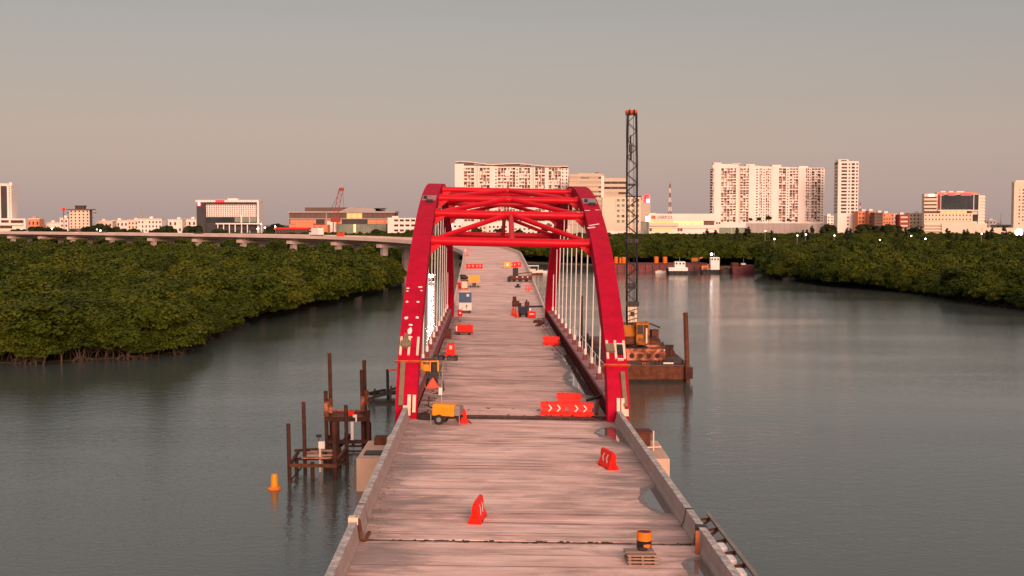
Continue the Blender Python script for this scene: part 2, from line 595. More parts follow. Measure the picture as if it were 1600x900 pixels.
def rib_mesh(w=0.775):
    mb = MB()
    vs, N = [], 64
    rows = [(Vector((0, 0.15, -1.3)), Vector((0, -1, 0)), 1.6)]
    for i in range(N + 1):
        s = (1 - math.cos(math.pi * (0.02 + 0.96 * i / N))) / 2
        p, t, n = rib_frame(s)
        rows.append((p, n, rib_depth(s)))
    rows.append((Vector((0, SPAN - 0.15, -1.3)), Vector((0, 1, 0)), 1.6))
    for p, n, d in rows:
        for x, k in ((-w, 0.5), (w, 0.5), (w, -0.5), (-w, -0.5)):
            vs.append((x, p.y + n.y * d * k, p.z + n.z * d * k))
    fs = []
    for i in range(len(rows) - 1):
        for k in range(4):
            k2 = (k + 1) % 4
            fs.append((i * 4 + k, i * 4 + k2, i * 4 + 4 + k2, i * 4 + 4 + k))
    fs += [(3, 2, 1, 0), tuple(len(vs) - 4 + k for k in range(4))]
    return mb.add(vs, fs).mesh('arch_rib', M['red'])


rib_me = rib_mesh()
ribs = [link('arch_rib', rib_me, bridge, T(sx * XA, 0)) for sx in (-1, 1)]


def on_rib(s, u, w, h, t, lift=0.0, skew=0.0):
    """thin plate lying on the rib's outer face: s along, u across, w by h, t thick"""
    p, tg, n = rib_frame(s)
    o = p + n * (rib_depth(s) / 2 + lift)
    Mx = Matrix(((1, tg.x, n.x, u), (0, tg.y, n.y, o.y), (0, tg.z, n.z, o.z), (0, 0, 0, 1)))
    mb = MB()
    mb.box(-w / 2, w / 2, -h / 2, h / 2, -0.03, t, Mx @ Matrix.Rotation(skew, 4, 'Z'))
    return mb


def s_at_z(z):
    a, b = 0.0005, 0.5
    for _ in range(50):
        m_ = (a + b) / 2
        if arch_z(m_) < z:
            a = m_
        else:
            b = m_
    return a


S_SPL, S_BAND, S_STUB = s_at_z(4.35), s_at_z(3.35), s_at_z(0.9)
for rib, sx in zip(ribs, (-1, 1)):
    for u in (-0.62, -0.02, 0.62):
        on_rib(S_SPL, u * 1.0, 0.17, 1.75, 0.10).build('stiffener', M['cream'], rib)
    if sx < 0:
        p, tg, n = rib_frame(S_SPL + 0.001)
        o = p + n * (rib_depth(0.01) / 2 + 0.2)
        Mx = Matrix(((1, tg.x, n.x, -0.28), (0, tg.y, n.y, o.y), (0, tg.z, n.z, o.z), (0, 0, 0, 1)))
        MB().slab([(0.42 * math.cos(k * math.pi / 4 + .39), 0.42 * math.sin(k * math.pi / 4 + .39)) for k in range(8)], -0.2, 0.05).build('cover_plate', M['olive'], rib, Mx=Mx)
        on_rib(s_at_z(2.0), -0.36, 0.34, 3.4, 0.16).build('strap', M['olive'], rib)
        on_rib(s_at_z(4.9), -0.30, 0.30, 0.7, 0.12).build('strap', M['olive'], rib)
    else:
        on_rib(S_SPL + 0.0006, -0.42, 0.62, 0.78, 0.22, skew=0.1).build('cover_plate', M['olive'], rib)
        on_rib(S_SPL, 0.30, 0.40, 0.9, 0.16).build('access_hatch', M['black'], rib)
        for dz in (-0.5, 0.45):
            on_rib(s_at_z(4.2 + dz), 0.30, 0.44, 0.08, 0.2).build('hatch_bar', M['white'], rib)
        on_rib(s_at_z(1.9), 0.42, 0.3, 2.7, 0.16, skew=0.05).build('strap', M['olive'], rib)
    on_rib(S_BAND, 0.0, 1.95, 0.11, 0.16).build('clamp_band', M['orange_band'], rib)
    for k, (u, w, h, z) in enumerate(((0.22 if sx < 0 else -0.02, 0.24, 1.5, 0.75), (0.58 if sx < 0 else 0.30, 0.22, 1.25, 0.85), (-0.05 if sx < 0 else 0.55, 0.3, 0.5, 0.1))):
        on_rib(s_at_z(z), u, w, h, 0.22).build('bearing_stub', M['cream'], rib)
    # erection lug and bare steel near the crown
    on_rib(0.305, 0.0, 1.3, 2.4, 0.012).build('bare_steel_patch', M['steel'] if sx > 0 else M['girder_top'], rib)
    mb = on_rib(0.285, 0.12, 0.62, 0.55, 0.2)
    mb.build('lifting_lug', M['black'], rib)
    on_rib(0.30, -0.35, 0.3, 0.4, 0.25).build('lifting_lug', M['black'], rib)
    # longitudinal weld seam lines
    # flecks of pale paint and filler
    if sx < 0:
        for (u, z, w, h) in ((-.55, 8.25, .3, .12), (.4, 8.35, .4, .14), (.52, 8.1, .2, .1), (-.55, 8.05, .22, .1), (-.5, 7.3, .24, .16), (.35, 7.3, .26, .16),
                             (-.42, 6.2, .3, .22), (.4, 6.25, .28, .2), (-.05, 5.75, .36, .14), (-.05, 5.35, .36, .5), (0.0, 4.95, .42, .12)):
            mb = MB()
            n = 9
            p, tg, nn = rib_frame(s_at_z(z))
            o = p + nn * (rib_depth(s_at_z(z)) / 2)
            Mx = Matrix(((1, tg.x, nn.x, u), (0, tg.y, nn.y, o.y), (0, tg.z, nn.z, o.z), (0, 0, 0, 1)))
            mb.slab([(w / 2 * math.cos(k * 2 * math.pi / n) * random.uniform(.75, 1.1), h * .8 * math.sin(k * 2 * math.pi / n) * random.uniform(.75, 1.1)) for k in range(n)], -0.02, 0.012)
            mb.build('paint_patch', M['white'], rib, Mx=Mx)
    else:
        for s, u, w, h, sk in ((0.20, -0.25, 1.1, 0.14, 0.55), (0.192, -0.55, 0.7, 0.22, 0.4), (0.247, -0.5, 0.5, 0.12, 0.1), (0.25, 0.45, 0.4, 0.1, -0.2)):
            on_rib(s + .015, u, w, h, 0.012, skew=sk).build('paint_patch', M['white'], rib)

# struts, K bracing and the posts between them
STRUTS = [(0.183, 0.38), (0.264, 0.36), (0.339, 0.32), (0.435, 0.29)]
full = STRUTS + [(1 - s, r) for s, r in reversed(STRUTS)]
for s, r in full:
    p, tg, n = rib_frame(s)
    st = MB().tube([(-6.86, p.y, p.z), (6.86, p.y, p.z)], r, 18).build('cross_strut', M['red_tube'], bridge, smooth=True)
    for sx in (-1, 1):
        MB().tube([(sx * 6.83, p.y, p.z), (sx * 6.45, p.y, p.z)], r + 0.1, 18).build('collar', M['red_tube'], st, smooth=True)
        # haunch plate under the strut against the rib
        g = MB()
        x0, x1 = sx * 6.84, sx * 5.9
        for yo in (-0.28, 0.28):
            g = MB()
            vs = [(x0, p.y + yo - .025, p.z - r * .6), (x1, p.y + yo - .025, p.z - r * .75), (x0, p.y + yo - .025, p.z - r - 0.75),
                  (x0, p.y + yo + .025, p.z - r * .6), (x1, p.y + yo + .025, p.z - r * .75), (x0, p.y + yo + .025, p.z - r - 0.75)]
            g.add(vs, [(0, 1, 2), (5, 4, 3), (0, 3, 4, 1), (1, 4, 5, 2), (2, 5, 3, 0)])
            g.build('haunch_plate', M['red_tube'], st)


def kbrace(a, b, post):
    pa, pb = rib_frame(a)[0], rib_frame(b)[0]
    for sx in (-1, 1):
        MB().tube([(sx * 6.7, pa.y + (pb.y - pa.y) * 0.04, pa.z + (pb.z - pa.z) * .04), (sx * 0.2, pb.y, pb.z)], 0.23, 12).build('diagonal_brace', M['red_tube'], bridge, smooth=True)
    if post:
        MB().tube([(0.1, pa.y, pa.z), (0.1, pb.y, pb.z)], 0.24, 12).build('centre_post', M['red_tube'], bridge, smooth=True)


for i in range(3):
    kbrace(STRUTS[i][0], STRUTS[i + 1][0], i == 0)
    kbrace(1 - STRUTS[i][0], 1 - STRUTS[i + 1][0], i == 0)

# tie girders with flanges and web stiffeners
for sx in (-1, 1):
    gi = MB()
    xi, xo = sx * 7.2, sx * 8.2
    gi.box(min(xi, xo), max(xi, xo), 1.0, SPAN - 1.0, -1.6, 1.06)
    g = gi.build('tie_girder', M['maroon'], bridge)
    lip = MB()
    a, b = sorted((sx * 7.06, sx * 8.3))
    lip.box(a, b, 1.0, SPAN - 1.0, 1.064, 1.14)
    lip.build('top_flange', M['girder_top'], g)
    lip = MB()
    a, b = sorted((sx * 7.02, sx * 7.09))
    lip.box(a, b, 1.0, SPAN - 1.0, 1.00, 1.2)
    lip.build('flange_lip', M['maroon'], g)
    stiff = MB().cbox((0, 0, 0), (0.14, 0.05, 0.94)).mesh('web_stiffener', M['maroon'])
    k = 2.5
    while k < SPAN - 2:
        link('web_stiffener', stiff, g, T(sx * 7.12, k, 0.53))
        k += 1.85

hang = None
for k in range(1, 13):
    s = k / 13
    for sx in (-1, 1):
        z1 = arch_z(s) - rib_depth(s) / 2 + 0.05
        h = MB().tube([(0, 0, 1.2), (0, 0, z1)], 0.056, 8).build('hanger', M['hanger'], bridge, smooth=True, Mx=T(sx * XA, s * SPAN))
        MB().box(-0.22, 0.22, -0.28, 0.28, 1.14, 1.65).build('anchor_block', M['maroon'], h)
        MB().tube([(0, 0, 1.6), (0, 0, 2.2)], 0.14, 8).build('socket', M['hanger'], h)

# thin hand line along the outer edge of the right girder
rl = MB()
rl.tube([(8.22, 6, 2.15), (8.22, 55, 2.15)], 0.03, 6)
for k in range(11):
    rl.tube([(8.22, 6 + k * 4.9, 1.14), (8.22, 6 + k * 4.9, 2.16)], 0.025, 6)
rl.build('hand_line', M['hanger'], bridge)

# deck of the span, in cast bays with open joints
M['joint_steel'] = mat('rusty_joint_plate', (0.085, 0.04, 0.032), (0.17, 0.085, 0.068), 0.5, 0.9, stretch=(.3, 2.5, 1))
bays = [1.75, 5.6, 9.8, 14.6, 20.6, 25.1, 29.8, 34.2, 39.0, 43.7, 48.5, 53.0, 57.5, 62.1, 66.8, 71.5, 76.2, 80.7, 85.4, 90.0, 94.4]
for i, (a, b) in enumerate(zip(bays[:-1], bays[1:])):
    gp = 0.09 if i % 4 == 0 else 0.05
    MB().box(-7.0, 7.0, a + gp, b - 0.02, -0.3, 0.002 * ((i * 7) % 3)).build('deck_bay', M['deck'], bridge)
MB().box(-7.1, 7.1, 0.6, SPAN - 0.2, -0.5, -0.31).build('deck_soffit', M['dark'], bridge)
fb = MB().box(-7.0, 7.0, -0.2, 0.2, -1.5, -0.51).mesh('floor_beam', M['maroon'])
for k in range(24):
    link('floor_beam', fb, bridge, T(0, 3 + k * 3.9))
MB().box(-6.9, 6.9, -0.29, 1.82, -0.3, -0.012).build('joint_plate', M['joint_steel'], bridge)
jb = MB()
for k in range(26):
    x = -6.5 + 13 * k / 25
    jb.box(x - random.uniform(.1, .3), x + random.uniform(.1, .3), random.uniform(-.2, .5), random.uniform(.55, 1.0), -0.014, random.uniform(-0.005, 0.03))
tag(jb.build('joint_debris', M['dark'], bridge), kind='stuff')
MB().box(-7.0, 7.0, 94.42, 95.0, -0.3, -0.1).build('joint_plate', M['dark'], bridge)


def patch(parent, frame, px_pts, z, m, name):
    """flat wet patch on a deck; outline given by where its edge lies on that deck"""
    pts = [on_frame(frame, x, y, 0) for x, y in px_pts]
    # subdivide and ruffle the outline
    out = []
    for i, p in enumerate(pts):
        q = pts[(i + 1) % len(pts)]
        for k in range(4):
            t = k / 4
            r = (q - p).length * 0.05
            out.append((p.x + (q.x - p.x) * t + random.uniform(-r, r), p.y + (q.y - p.y) * t + random.uniform(-r, r)))
    lim = 7.27 if frame is NM else 6.98
    out = [(max(-lim, min(lim, x)), y) for x, y in out]
    return MB().slab(out, z - 0.003, z).build(name, m, parent)


patch(bridge, BM, [(864, 525), (869, 540), (872, 548), (867, 558), (877, 568), (887, 577), (880, 588), (880, 598), (892, 605), (900, 611), (909, 618), (922, 624), (945, 626), (935, 605), (915, 580), (890, 545), (876, 527)], 0.009, M['damp'], 'damp_stain')
patch(bridge, BM, [(876, 536), (881, 546), (884, 552), (878, 560), (884, 567), (894, 576), (890, 586), (893, 597), (899, 605), (906, 611), (915, 617), (928, 619), (925, 606), (908, 580), (889, 547), (880, 534)], 0.013, M['puddle'], 'puddle')

# ------------------------------------------------------------------ near approach
near = thing('approach_span', NM, 'pale concrete approach road with low grey parapets leading down to the red arch', 'bridge approach')
JY = on_frame(NM, 825, 847).y
BRN = random.Random(3)
nb = [JY + 0.20] + [JY * (1 - k / 8) + BRN.uniform(-.5, .5) for k in range(1, 8)] + [-0.3]
for i, (a, b) in enumerate(zip(nb[:-1], nb[1:])):
    MB().box(-7.78, 7.78, a + BRN.uniform(.02, .07), b - .015, -0.28, 0.002 * ((i * 5) % 3)).build('deck_bay', M['deck'], near)
MB().box(-7.78, 7.78, -125, JY - 0.17, -0.28, 0).build('deck_bay', M['deck'], near)
MB().box(-7.76, 7.76, JY - 0.165, JY + 0.25, -0.5, -0.05).build('expansion_joint', M['joint_steel'], near)
jb = MB()
for k in range(120):
    x = random.uniform(-7.1, 7.1)
    w = random.uniform(.02, .16)
    y0 = random.choice((-0.15, 0.15, 0)) + random.uniform(-.1, .1)
    jb.box(x - w, x + w, JY + y0 - random.uniform(.01, .06), JY + y0 + random.uniform(.01, .06), -0.048, random.uniform(-0.03, 0.012))
tag(jb.build('joint_debris', M['dark'], near), kind='stuff')
for x in (-5.6, -1.9, 1.9, 5.6):
    gd = MB()
    gd.box(x - .5, x + .5, -124, -0.5, -1.9, -0.29)
    gd.build('deck_girder', M['concrete'], near)


def parapet_meshes(Lp):
    prof = [(7.3, -0.02), (7.3, 0.08), (7.38, 0.28), (7.46, 0.83), (7.76, 0.83), (7.79, -0.02)]
    mb = MB()
    n = len(prof)
    mb.add([(x, 0, z) for x, z in prof] + [(x, Lp, z) for x, z in prof],
           [(i, (i + 1) % n, (i + 1) % n + n, i + n) for i in range(n)] + [tuple(range(n)), tuple(range(2 * n - 1, n - 1, -1))])
    pan = mb.mesh('parapet_panel', M['parapet'])
    cap = MB().box(7.45, 7.77, 0.0, Lp, 0.833, 0.86).mesh('coping', M['parapet_top'])
    return pan, cap


LP = 3.04
pan, cap = parapet_meshes(LP - 0.03)
FLIP = Matrix.Rotation(math.pi, 4, 'Z')
par_rows = [(-0.9, JY + 0.3), (JY - 0.35, -118.0)]
for sx in (-1, 1):
    for a, b in par_rows:
        y = a - LP
        while y > b - LP + 0.5:
            y2 = b if (y < b - 0.01 and b == JY + 0.3) else y
            Mx = Matrix.Translation((0, y2, 0)) if sx > 0 else Matrix.Translation((0, y2 + LP - 0.03, 0)) @ FLIP
            link('coping', cap, link('parapet_panel', pan, near, Mx))
            y -= LP

patch(near, NM, [(929, 677), (937, 669), (955, 666), (968, 672), (990, 700), (962, 693), (950, 685), (938, 683)], 0.009, M['damp'], 'damp_stain')
patch(near, NM, [(934, 676), (940, 670), (956, 668), (968, 673), (985, 697), (964, 690), (952, 682), (940, 680)], 0.013, M['puddle'], 'puddle')
patch(near, NM, [(996, 778), (1000, 763), (1016, 758), (1032, 757), (1068, 806), (1034, 805), (1010, 795)], 0.009, M['damp'], 'damp_stain')
patch(near, NM, [(1005, 778), (1010, 767), (1020, 762), (1031, 760), (1062, 804), (1036, 801), (1014, 791)], 0.013, M['puddle'], 'puddle')
patch(near, NM, [(1064, 880), (1075, 873), (1104, 869), (1150, 915), (1165, 940), (1090, 935), (1072, 893)], 0.009, M['damp'], 'damp_stain')
patch(near, NM, [(1075, 881), (1084, 876), (1105, 873), (1145, 915), (1155, 935), (1095, 930), (1080, 893)], 0.013, M['puddle'], 'puddle')

# walkway rail bolted outside the right parapet
a, b = on_frame(NM, 1106, 803, 0.85), on_frame(NM, 1181, 900, 0.85)
M['rail_steel'] = mat('dull_galvanised_rail', (0.24, 0.21, 0.18), (0.16, 0.14, 0.12), 2, 0.7)
rail = MB()
xr = (a.x + b.x) / 2
ra = Vector((xr, a.y, 0.85)); rb = Vector((xr, -100, 0.85))
rail.beam(ra, rb, 0.07, 0.2)
rail.build('guard_rail', M['rail_steel'], near)
MB().beam(ra + Vector((-.05, 0, .115)), rb + Vector((-.05, 0, .115)), 0.16, 0.025).build('guard_rail_flange', M['rail_steel'], near)
br = MB()
br.beam((7.8, 0, 0.3), (xr, 0, 0.75), 0.14, 0.1)
br.beam((7.8, 0, 0.7), (xr, 0, 0.8), 0.12, 0.08)
br_me = br.mesh('rail_bracket', M['rust'])
blk = MB().box(7.8, 8.1, -0.4, 0.4, 0.45, 0.8).mesh('kerb_block', M['white'])
k = a.y - 0.6
while k > -75:
    link('rail_bracket', br_me, near, T(0, k))
    if k < JY - 0.5:
        link('kerb_block', blk, near, T(0, k - 0.9))
    k -= 1.9
# post and open end of the right parapet, bent pipe on the left one
c = on_frame(NM, 1103, 866, 0)
MB().beam((7.2, c.y, 0.0), (7.22, c.y + 0.25, .95), 0.17, 0.1).build('timber_stop', M['post_rust'], near)
MB().box(7.4, 7.85, JY - 0.3, JY + 0.28, -0.02, 0.85).build('cavity_shade', M['black'], near)  # solid black block painted as the shade inside the open parapet end
MB().tube([(-7.55, JY - 0.05, 1.0), (-7.4, JY - 0.12, 0.86), (-7.32, JY - 0.25, 0.5), (-7.24, JY - 0.5, 0.12), (-7.1, JY - 0.3, 0.05), (-6.95, JY + 0.15, 0.3)], 0.085, 8).build('drain_pipe', M['rust'], near, smooth=True)
MB().box(-7.85, -7.42, JY - 0.25, JY + 0.2, 0.7, 1.02).build('cover_block', M['cream'], near)

# piers
def pier(name, label, D, xl, xr, depth, ztop, stem):
    rt = thing(name, T(0, D), label, 'bridge pier')
    MB().box(xl, xr, 0, depth, -3, ztop).build('pile_cap', M['pilecap'], rt, bevel=0.06)
    for x in stem:
        MB().box(x - 1.1, x + 1.1, 2.0, depth - 2.0, ztop, 4.05).build('column', M['concrete'], rt)
    return rt


pr = pier('bridge_pier', 'broad buff concrete pile cap in the water under the near foot of the red arch', 89.7, -11.6, 11.75, 7.6, 2.45, (-7.4, 7.4))
MB().box(-11.2, -8.6, 1.3, 2.9, 2.455, 2.55).build('recess_shade', M['black'], pr)  # black slab stands for the dark slot in the cap, shade as colour
for x0, x1, y0, y1, z in ((-10.9, -9.0, 5.6, 7.0, 0.55), (9.6, 10.9, 5.2, 6.8, 1.0)):
    MB().box(x0, x1, y0, y1, 2.45, 2.45 + z).build('bearing_box', M['rust'], pr)
MB().box(9.45, 11.05, 5.1, 6.9, 3.45, 3.56).build('box_lid', M['brown'], pr)
g = MB()
g.tube([(-9.4, 2.4, 2.5), (-9.4, 2.45, 3.6), (-9.2, 2.5, 3.75)], 0.16, 8)
g.tube([(-9.0, 2.7, 2.5), (-9.0, 2.75, 3.8)], 0.13, 8)
g.tube([(-9.15, 1.6, 2.5), (-9.15, 1.6, 3.3)], 0.05, 6)
g.build('grout_pipe', M['cream'], pr, smooth=True)
g = MB()
g.tube([(10.9, 3.2, 2.45), (10.9, 3.2, 4.0)], 0.06, 6)
g.beam((10.4, 3.0, 2.75), (11.5, 3.3, 2.75), 0.08, 0.08)
g.build('level_post', M['cream'], pr)
pier('bridge_pier', 'concrete pile cap in the water under the far foot of the red arch', 181, -12.5, 9.0, 7.5, 2.4, (-9.0, 5.2))
rt = thing('bridge_pier', NM @ T(0, JY), 'twin column pier under the joint of the near approach road', 'bridge pier')
for x in (-4.5, 4.5):
    MB().lathe([(0.8, -12), (0.8, -2.9)], 16, (x, 0, 0)).build('column', M['concrete'], rt, smooth=True)
MB().box(-7, 7, -1, 1, -2.9, -1.92).build('crosshead', M['concrete'], rt)

# ------------------------------------------------------------------ far approach, climbing and bending left
J = BM @ Vector((0, SPAN + 0.15, 0))
CTRL = [Vector((J.x + 0.4, J.y - 20, J.z)), J, Vector((-2.9, 225, 8.0)), Vector((-4.4, 288, 10.9)), Vector((-6.4, 318, 12.3)), Vector((-16, 350, 13.6)), Vector((-39, 386, 14.6)),
        Vector((-76, 424, 15.1)), Vector((-150, 492, 15.2)), Vector((-240, 570, 15.2)), Vector((-380, 690, 15.2)), Vector((-600, 880, 15.2))]


def catmull(i, t):
    p0, p1, p2, p3 = CTRL[i - 1], CTRL[i], CTRL[i + 1], CTRL[i + 2]
    return 0.5 * ((2 * p1) + (p2 - p0) * t + (2 * p0 - 5 * p1 + 4 * p2 - p3) * t * t + (3 * p1 - p0 - 3 * p2 + p3) * t ** 3)


PATH = []
for i in range(1, len(CTRL) - 2):
    for k in range(14):
        PATH.append(catmull(i, k / 14))
PATH.append(CTRL[-2])
PFR = []
acc = 0.0
for i, p in enumerate(PATH):
    t = (PATH[min(i + 1, len(PATH) - 1)] - PATH[max(i - 1, 0)])
    t.z = 0
    t.normalize()
    if i:
        acc += (PATH[i] - PATH[i - 1]).length
    roll = math.tan(ROLL) * max(0, 1 - acc / 60)
    PFR.append((p, t, Vector((t.y, -t.x, -roll)), acc))


def sweep(prof, i0, i1, closed=True):
    mb = MB()
    n = len(prof)
    vs = []
    for i in range(i0, i1 + 1):
        p, t, r, s = PFR[i]
        vs += [p + r * x + Vector((0, 0, z)) for x, z in prof]
    fs = []
    for i in range(i1 - i0):
        for k in range(n):
            k2 = (k + 1) % n
            fs.append((i * n + k, i * n + k2, (i + 1) * n + k2, (i + 1) * n + k))
    fs += [tuple(range(n - 1, -1, -1)), tuple((i1 - i0) * n + k for k in range(n))]
    return mb.add(vs, fs)


far = thing('viaduct', Matrix.Identity(4), 'concrete road viaduct beyond the red arch climbing away and curving left above the mangroves', 'viaduct')
NP = len(PATH) - 1
sweep([(-7.3, 0), (7.3, 0), (7.3, -0.3), (-7.3, -0.3)], 0, NP).build('road_deck', M['far_deck'], far)
sweep([(-5.6, -0.303), (5.6, -0.303), (4.2, -1.2), (-4.2, -1.2)], 0, NP).build('box_girder', M['viaduct'], far)
for sx in (-1, 1):
    pr_ = [(sx * 6.95, -0.01), (sx * 7.05, 0.72), (sx * 7.3, 0.72), (sx * 7.36, -0.32), (sx * 7.301, -0.32), (sx * 7.301, -0.01)]
    seg = 0
    while seg < NP:
        e = min(seg + 2, NP)
        sweep(pr_, seg, e).build('parapet_panel', M['viaduct'], far)
        seg = e
d_next = 30.0
for i, (p, t, r, s) in enumerate(PFR):
    if s >= d_next and s < 560:
        d_next = s + 24
        ang = math.atan2(-t.x, t.y)
        Mx = T(p.x, p.y, 0, ang)
        c = MB().box(-6.2, 6.2, -1.1, 1.1, p.z - 2.3, p.z - 1.203).build('crosshead', M['viaduct'], far, Mx=Mx)
        for x in (-4.0, 4.0):
            MB().box(x - 0.9, x + 0.9, -0.8, 0.8, -2, p.z - 2.303).build('column', M['concrete'], far, Mx=Mx)


def far_at(px, py):
    """point of the far road seen at a pixel, with the road's heading there"""
    best = None
    d = ray(px, py)
    for i in range(len(PFR) - 1):
        for k in range(8):
            p = PFR[i][0].lerp(PFR[i + 1][0], k / 8)
            if p.y > 345:
                break
            q = Vector((0, 0, CZ)) + d * (p.y / d.y)
            lat = (q.x - p.x)
            e = abs(q.z - (p.z + PFR[i][2].z * lat))
            if best is None or e < best[0]:
                best = (e, q, math.atan2(-PFR[i][1].x, PFR[i][1].y), p.z + PFR[i][2].z * lat)
    q = best[1].copy()
    q.z = best[3]
    return q, best[2]


def far_frame(px, py, rz=0.0):
    q, a = far_at(px, py)
    return T(q.x, q.y, q.z + 0.005, a + rz)


def arch_frame(px, py, rz=0.0):
    q = on_frame(BM, px, py)
    return BM @ T(q.x, q.y, 0.002, rz)


def near_frame(px, py, rz=0.0):
    q = on_frame(NM, px, py)
    return NM @ T(q.x, q.y, 0.002, rz)

# ------------------------------------------------------------------ things on the deck
def barrier(Mx, label, group='red plastic road barriers', chev=True):
    """2 m water filled barrier: flared foot, notched ends, two chevrons per face"""
    rt = thing('road_barrier', Mx, label, 'barrier', group)
    Lh = 1.0
    mb = MB()
    mb.frustum(-Lh + .04, Lh - .04, 0.0, 0.12, 0.32, 0.31)
    mb.frustum(-Lh + .02, Lh - .02, 0.12, 0.30, 0.30, 0.215)
    mb.frustum(-Lh + .14, Lh - .14, 0.30, 0.60, 0.215, 0.15, -Lh + .14, Lh - .14)
    mb.frustum(-Lh, Lh, 0.60, 0.92, 0.15, 0.105)
    mb.frustum(-Lh + .05, Lh - .05, 0.92, 1.0, 0.105, 0.07)
    mb.lathe([(0.07, 0.99), (0.07, 1.05), (0.05, 1.06)], 10, (-0.5, 0, 0))
    bd = mb.build('barrier_body', M['plastic'], rt, bevel=0.018)
    mb = MB()
    for x in (-0.55, 0.55):
        mb.box(x - .12, x + .12, -0.33, 0.33, 0.03, 0.10)
    mb.build('fork_slot', M['dark'], rt)
    if chev:
        for f in (-1, 1):
            for cx in (-0.42, 0.22):
                c = MB()
                for z0, z1, dx0, dx1 in ((0.33, 0.56, 0.0, 0.2), (0.56, 0.8, 0.2, 0.0)):
                    t0, t1 = (0.205, 0.16) if z0 < .5 else (0.165, 0.127)
                    x0, x1 = cx + dx0, cx + dx1
                    c.add([(x0, f * t0, z0), (x0 + .1, f * t0, z0), (x1 + .1, f * t1, z1), (x1, f * t1, z1),
                           (x0, f * (t0 + .012), z0), (x0 + .1, f * (t0 + .012), z0), (x1 + .1, f * (t1 + .012), z1), (x1, f * (t1 + .012), z1)],
                          [(0, 1, 2, 3), (7, 6, 5, 4), (0, 4, 5, 1), (1, 5, 6, 2), (2, 6, 7, 3), (3, 7, 4, 0)])
                c.build('chevron', M['white'], bd)
    return rt


b0 = barrier(near_frame(885, 650), 'red barrier with white chevrons, right one of the front pair by the right arch foot')
q = on_frame(NM, 865, 649)
b0.matrix_basis = NM @ T(q.x, q.y, 0.002, R(-1))
b0['label'] = 'red barrier with white chevrons, left one of the front pair beside the right arch foot'
bar = lambda Mx, lab: dup(b0, Mx, lab, 'red plastic road barriers')
bp0 = None


def plain(Mx, lab):
    global bp0
    if bp0 is None:
        bp0 = barrier(Mx, lab, chev=False)
        return bp0
    return dup(bp0, Mx, lab, 'red plastic road barriers')


bar(NM @ T(q.x + 1.94, q.y - .05, 0.002, R(-1)), 'red barrier with white chevrons, right one of the front pair touching the right arch foot')
q2 = on_frame(BM, 889, 634)
plain(BM @ T(q2.x, q2.y, 0.002, R(-1)), 'red barrier standing directly behind the chevron pair by the right arch foot')
bar(near_frame(746, 812, R(82)), 'red barrier seen end on, standing alone on the near road in the lower middle')
bar(near_frame(950, 730, R(104)), 'lone red barrier turned askew near the right parapet, two white stripes on its side')
plain(near_frame(722, 659, R(100)), 'red barrier end on just behind the yellow lighting tower trailer')
rt = thing('short_barrier', arch_frame(704, 556, R(-2)), 'short upright red barrier with a pale square plate, left side of the arch deck', 'barrier')
sb = MB()
sb.frustum(-.46, .46, .1, .75, .26, .2, -.44, .44)
sb.frustum(-.44, .44, .75, 1.25, .2, .12, -.36, .36)
bd = sb.build('barrier_body', M['plastic'], rt, bevel=.03)
MB().box(-.14, .16, -.235, -.16, .72, 1.1).build('plate', M['cream'], bd)
MB().box(-.62, .75, -.34, .34, .0, .098).build('base', M['plastic'], rt)
for x in (-.3, .3):
    MB().box(x - .05, x + .05, -.05, .05, 1.25, 1.4).build('lug', M['plastic'], bd)
plain(arch_frame(861, 539, R(1)), 'red barrier facing us beside the right girder, halfway along the arch deck')

for x, y, lab in ((735, 419.5, 'leftmost red barrier of the row across the left of the far road'), (741, 419.5, 'middle red barrier of the row across the left of the far road'),
                  (747.5, 419.5, 'right end red barrier of the row across the left of the far road'), (801.5, 417.5, 'red barrier next to the amber sign on the far road'),
                  (808, 416.5, 'red barrier touching the right parapet on the far road')):
    m = far_frame(x, y, 0)
    bar(m, lab)


def tank_cart(Mx, label):
    rt = thing('red_trolley', Mx, label, 'trolley')
    MB().box(-1.1, 1.1, -.5, .5, .35, 1.25).build('tank', M['plastic'], rt, bevel=.06)
    MB().box(-1.14, 1.14, -.54, .54, .24, .345).build('chassis', M['black'], rt)
    MB().box(-1.06, -.9, -.515, -.5, .5, 1.1).build('label_plate', M['white'], rt)
    for x in (-.65, .65):
        for y in (-.4, .4):
            MB().wheel((x, y, .16), .16, .12, axis='y').build('wheel', M['tyre'], rt)
    MB().tube([(.6, 0, 1.24), (.6, 0, 1.36)], .09, 10).build('filler_cap', M['plastic'], rt)
    return rt


tank_cart(arch_frame(725, 523, R(3)), 'red tank trolley on dark wheels, left middle of the arch deck')


def crate(Mx, label):
    rt = thing('brown_crate', Mx, label, 'crate')
    MB().box(-.6, .6, -.45, .45, .06, .98).build('crate_body', M['brown'], rt)
    for x in (-.57, 0, .57):
        MB().box(x - .05, x + .05, -.48, -.452, .06, .98).build('batten', M['rust'], rt)
    MB().box(-.64, .64, -.5, .5, .985, 1.05).build('lid', M['brown'], rt)
    return rt


crate(arch_frame(697, 528, R(2)), 'dark brown crate tucked against the left girder of the arch')

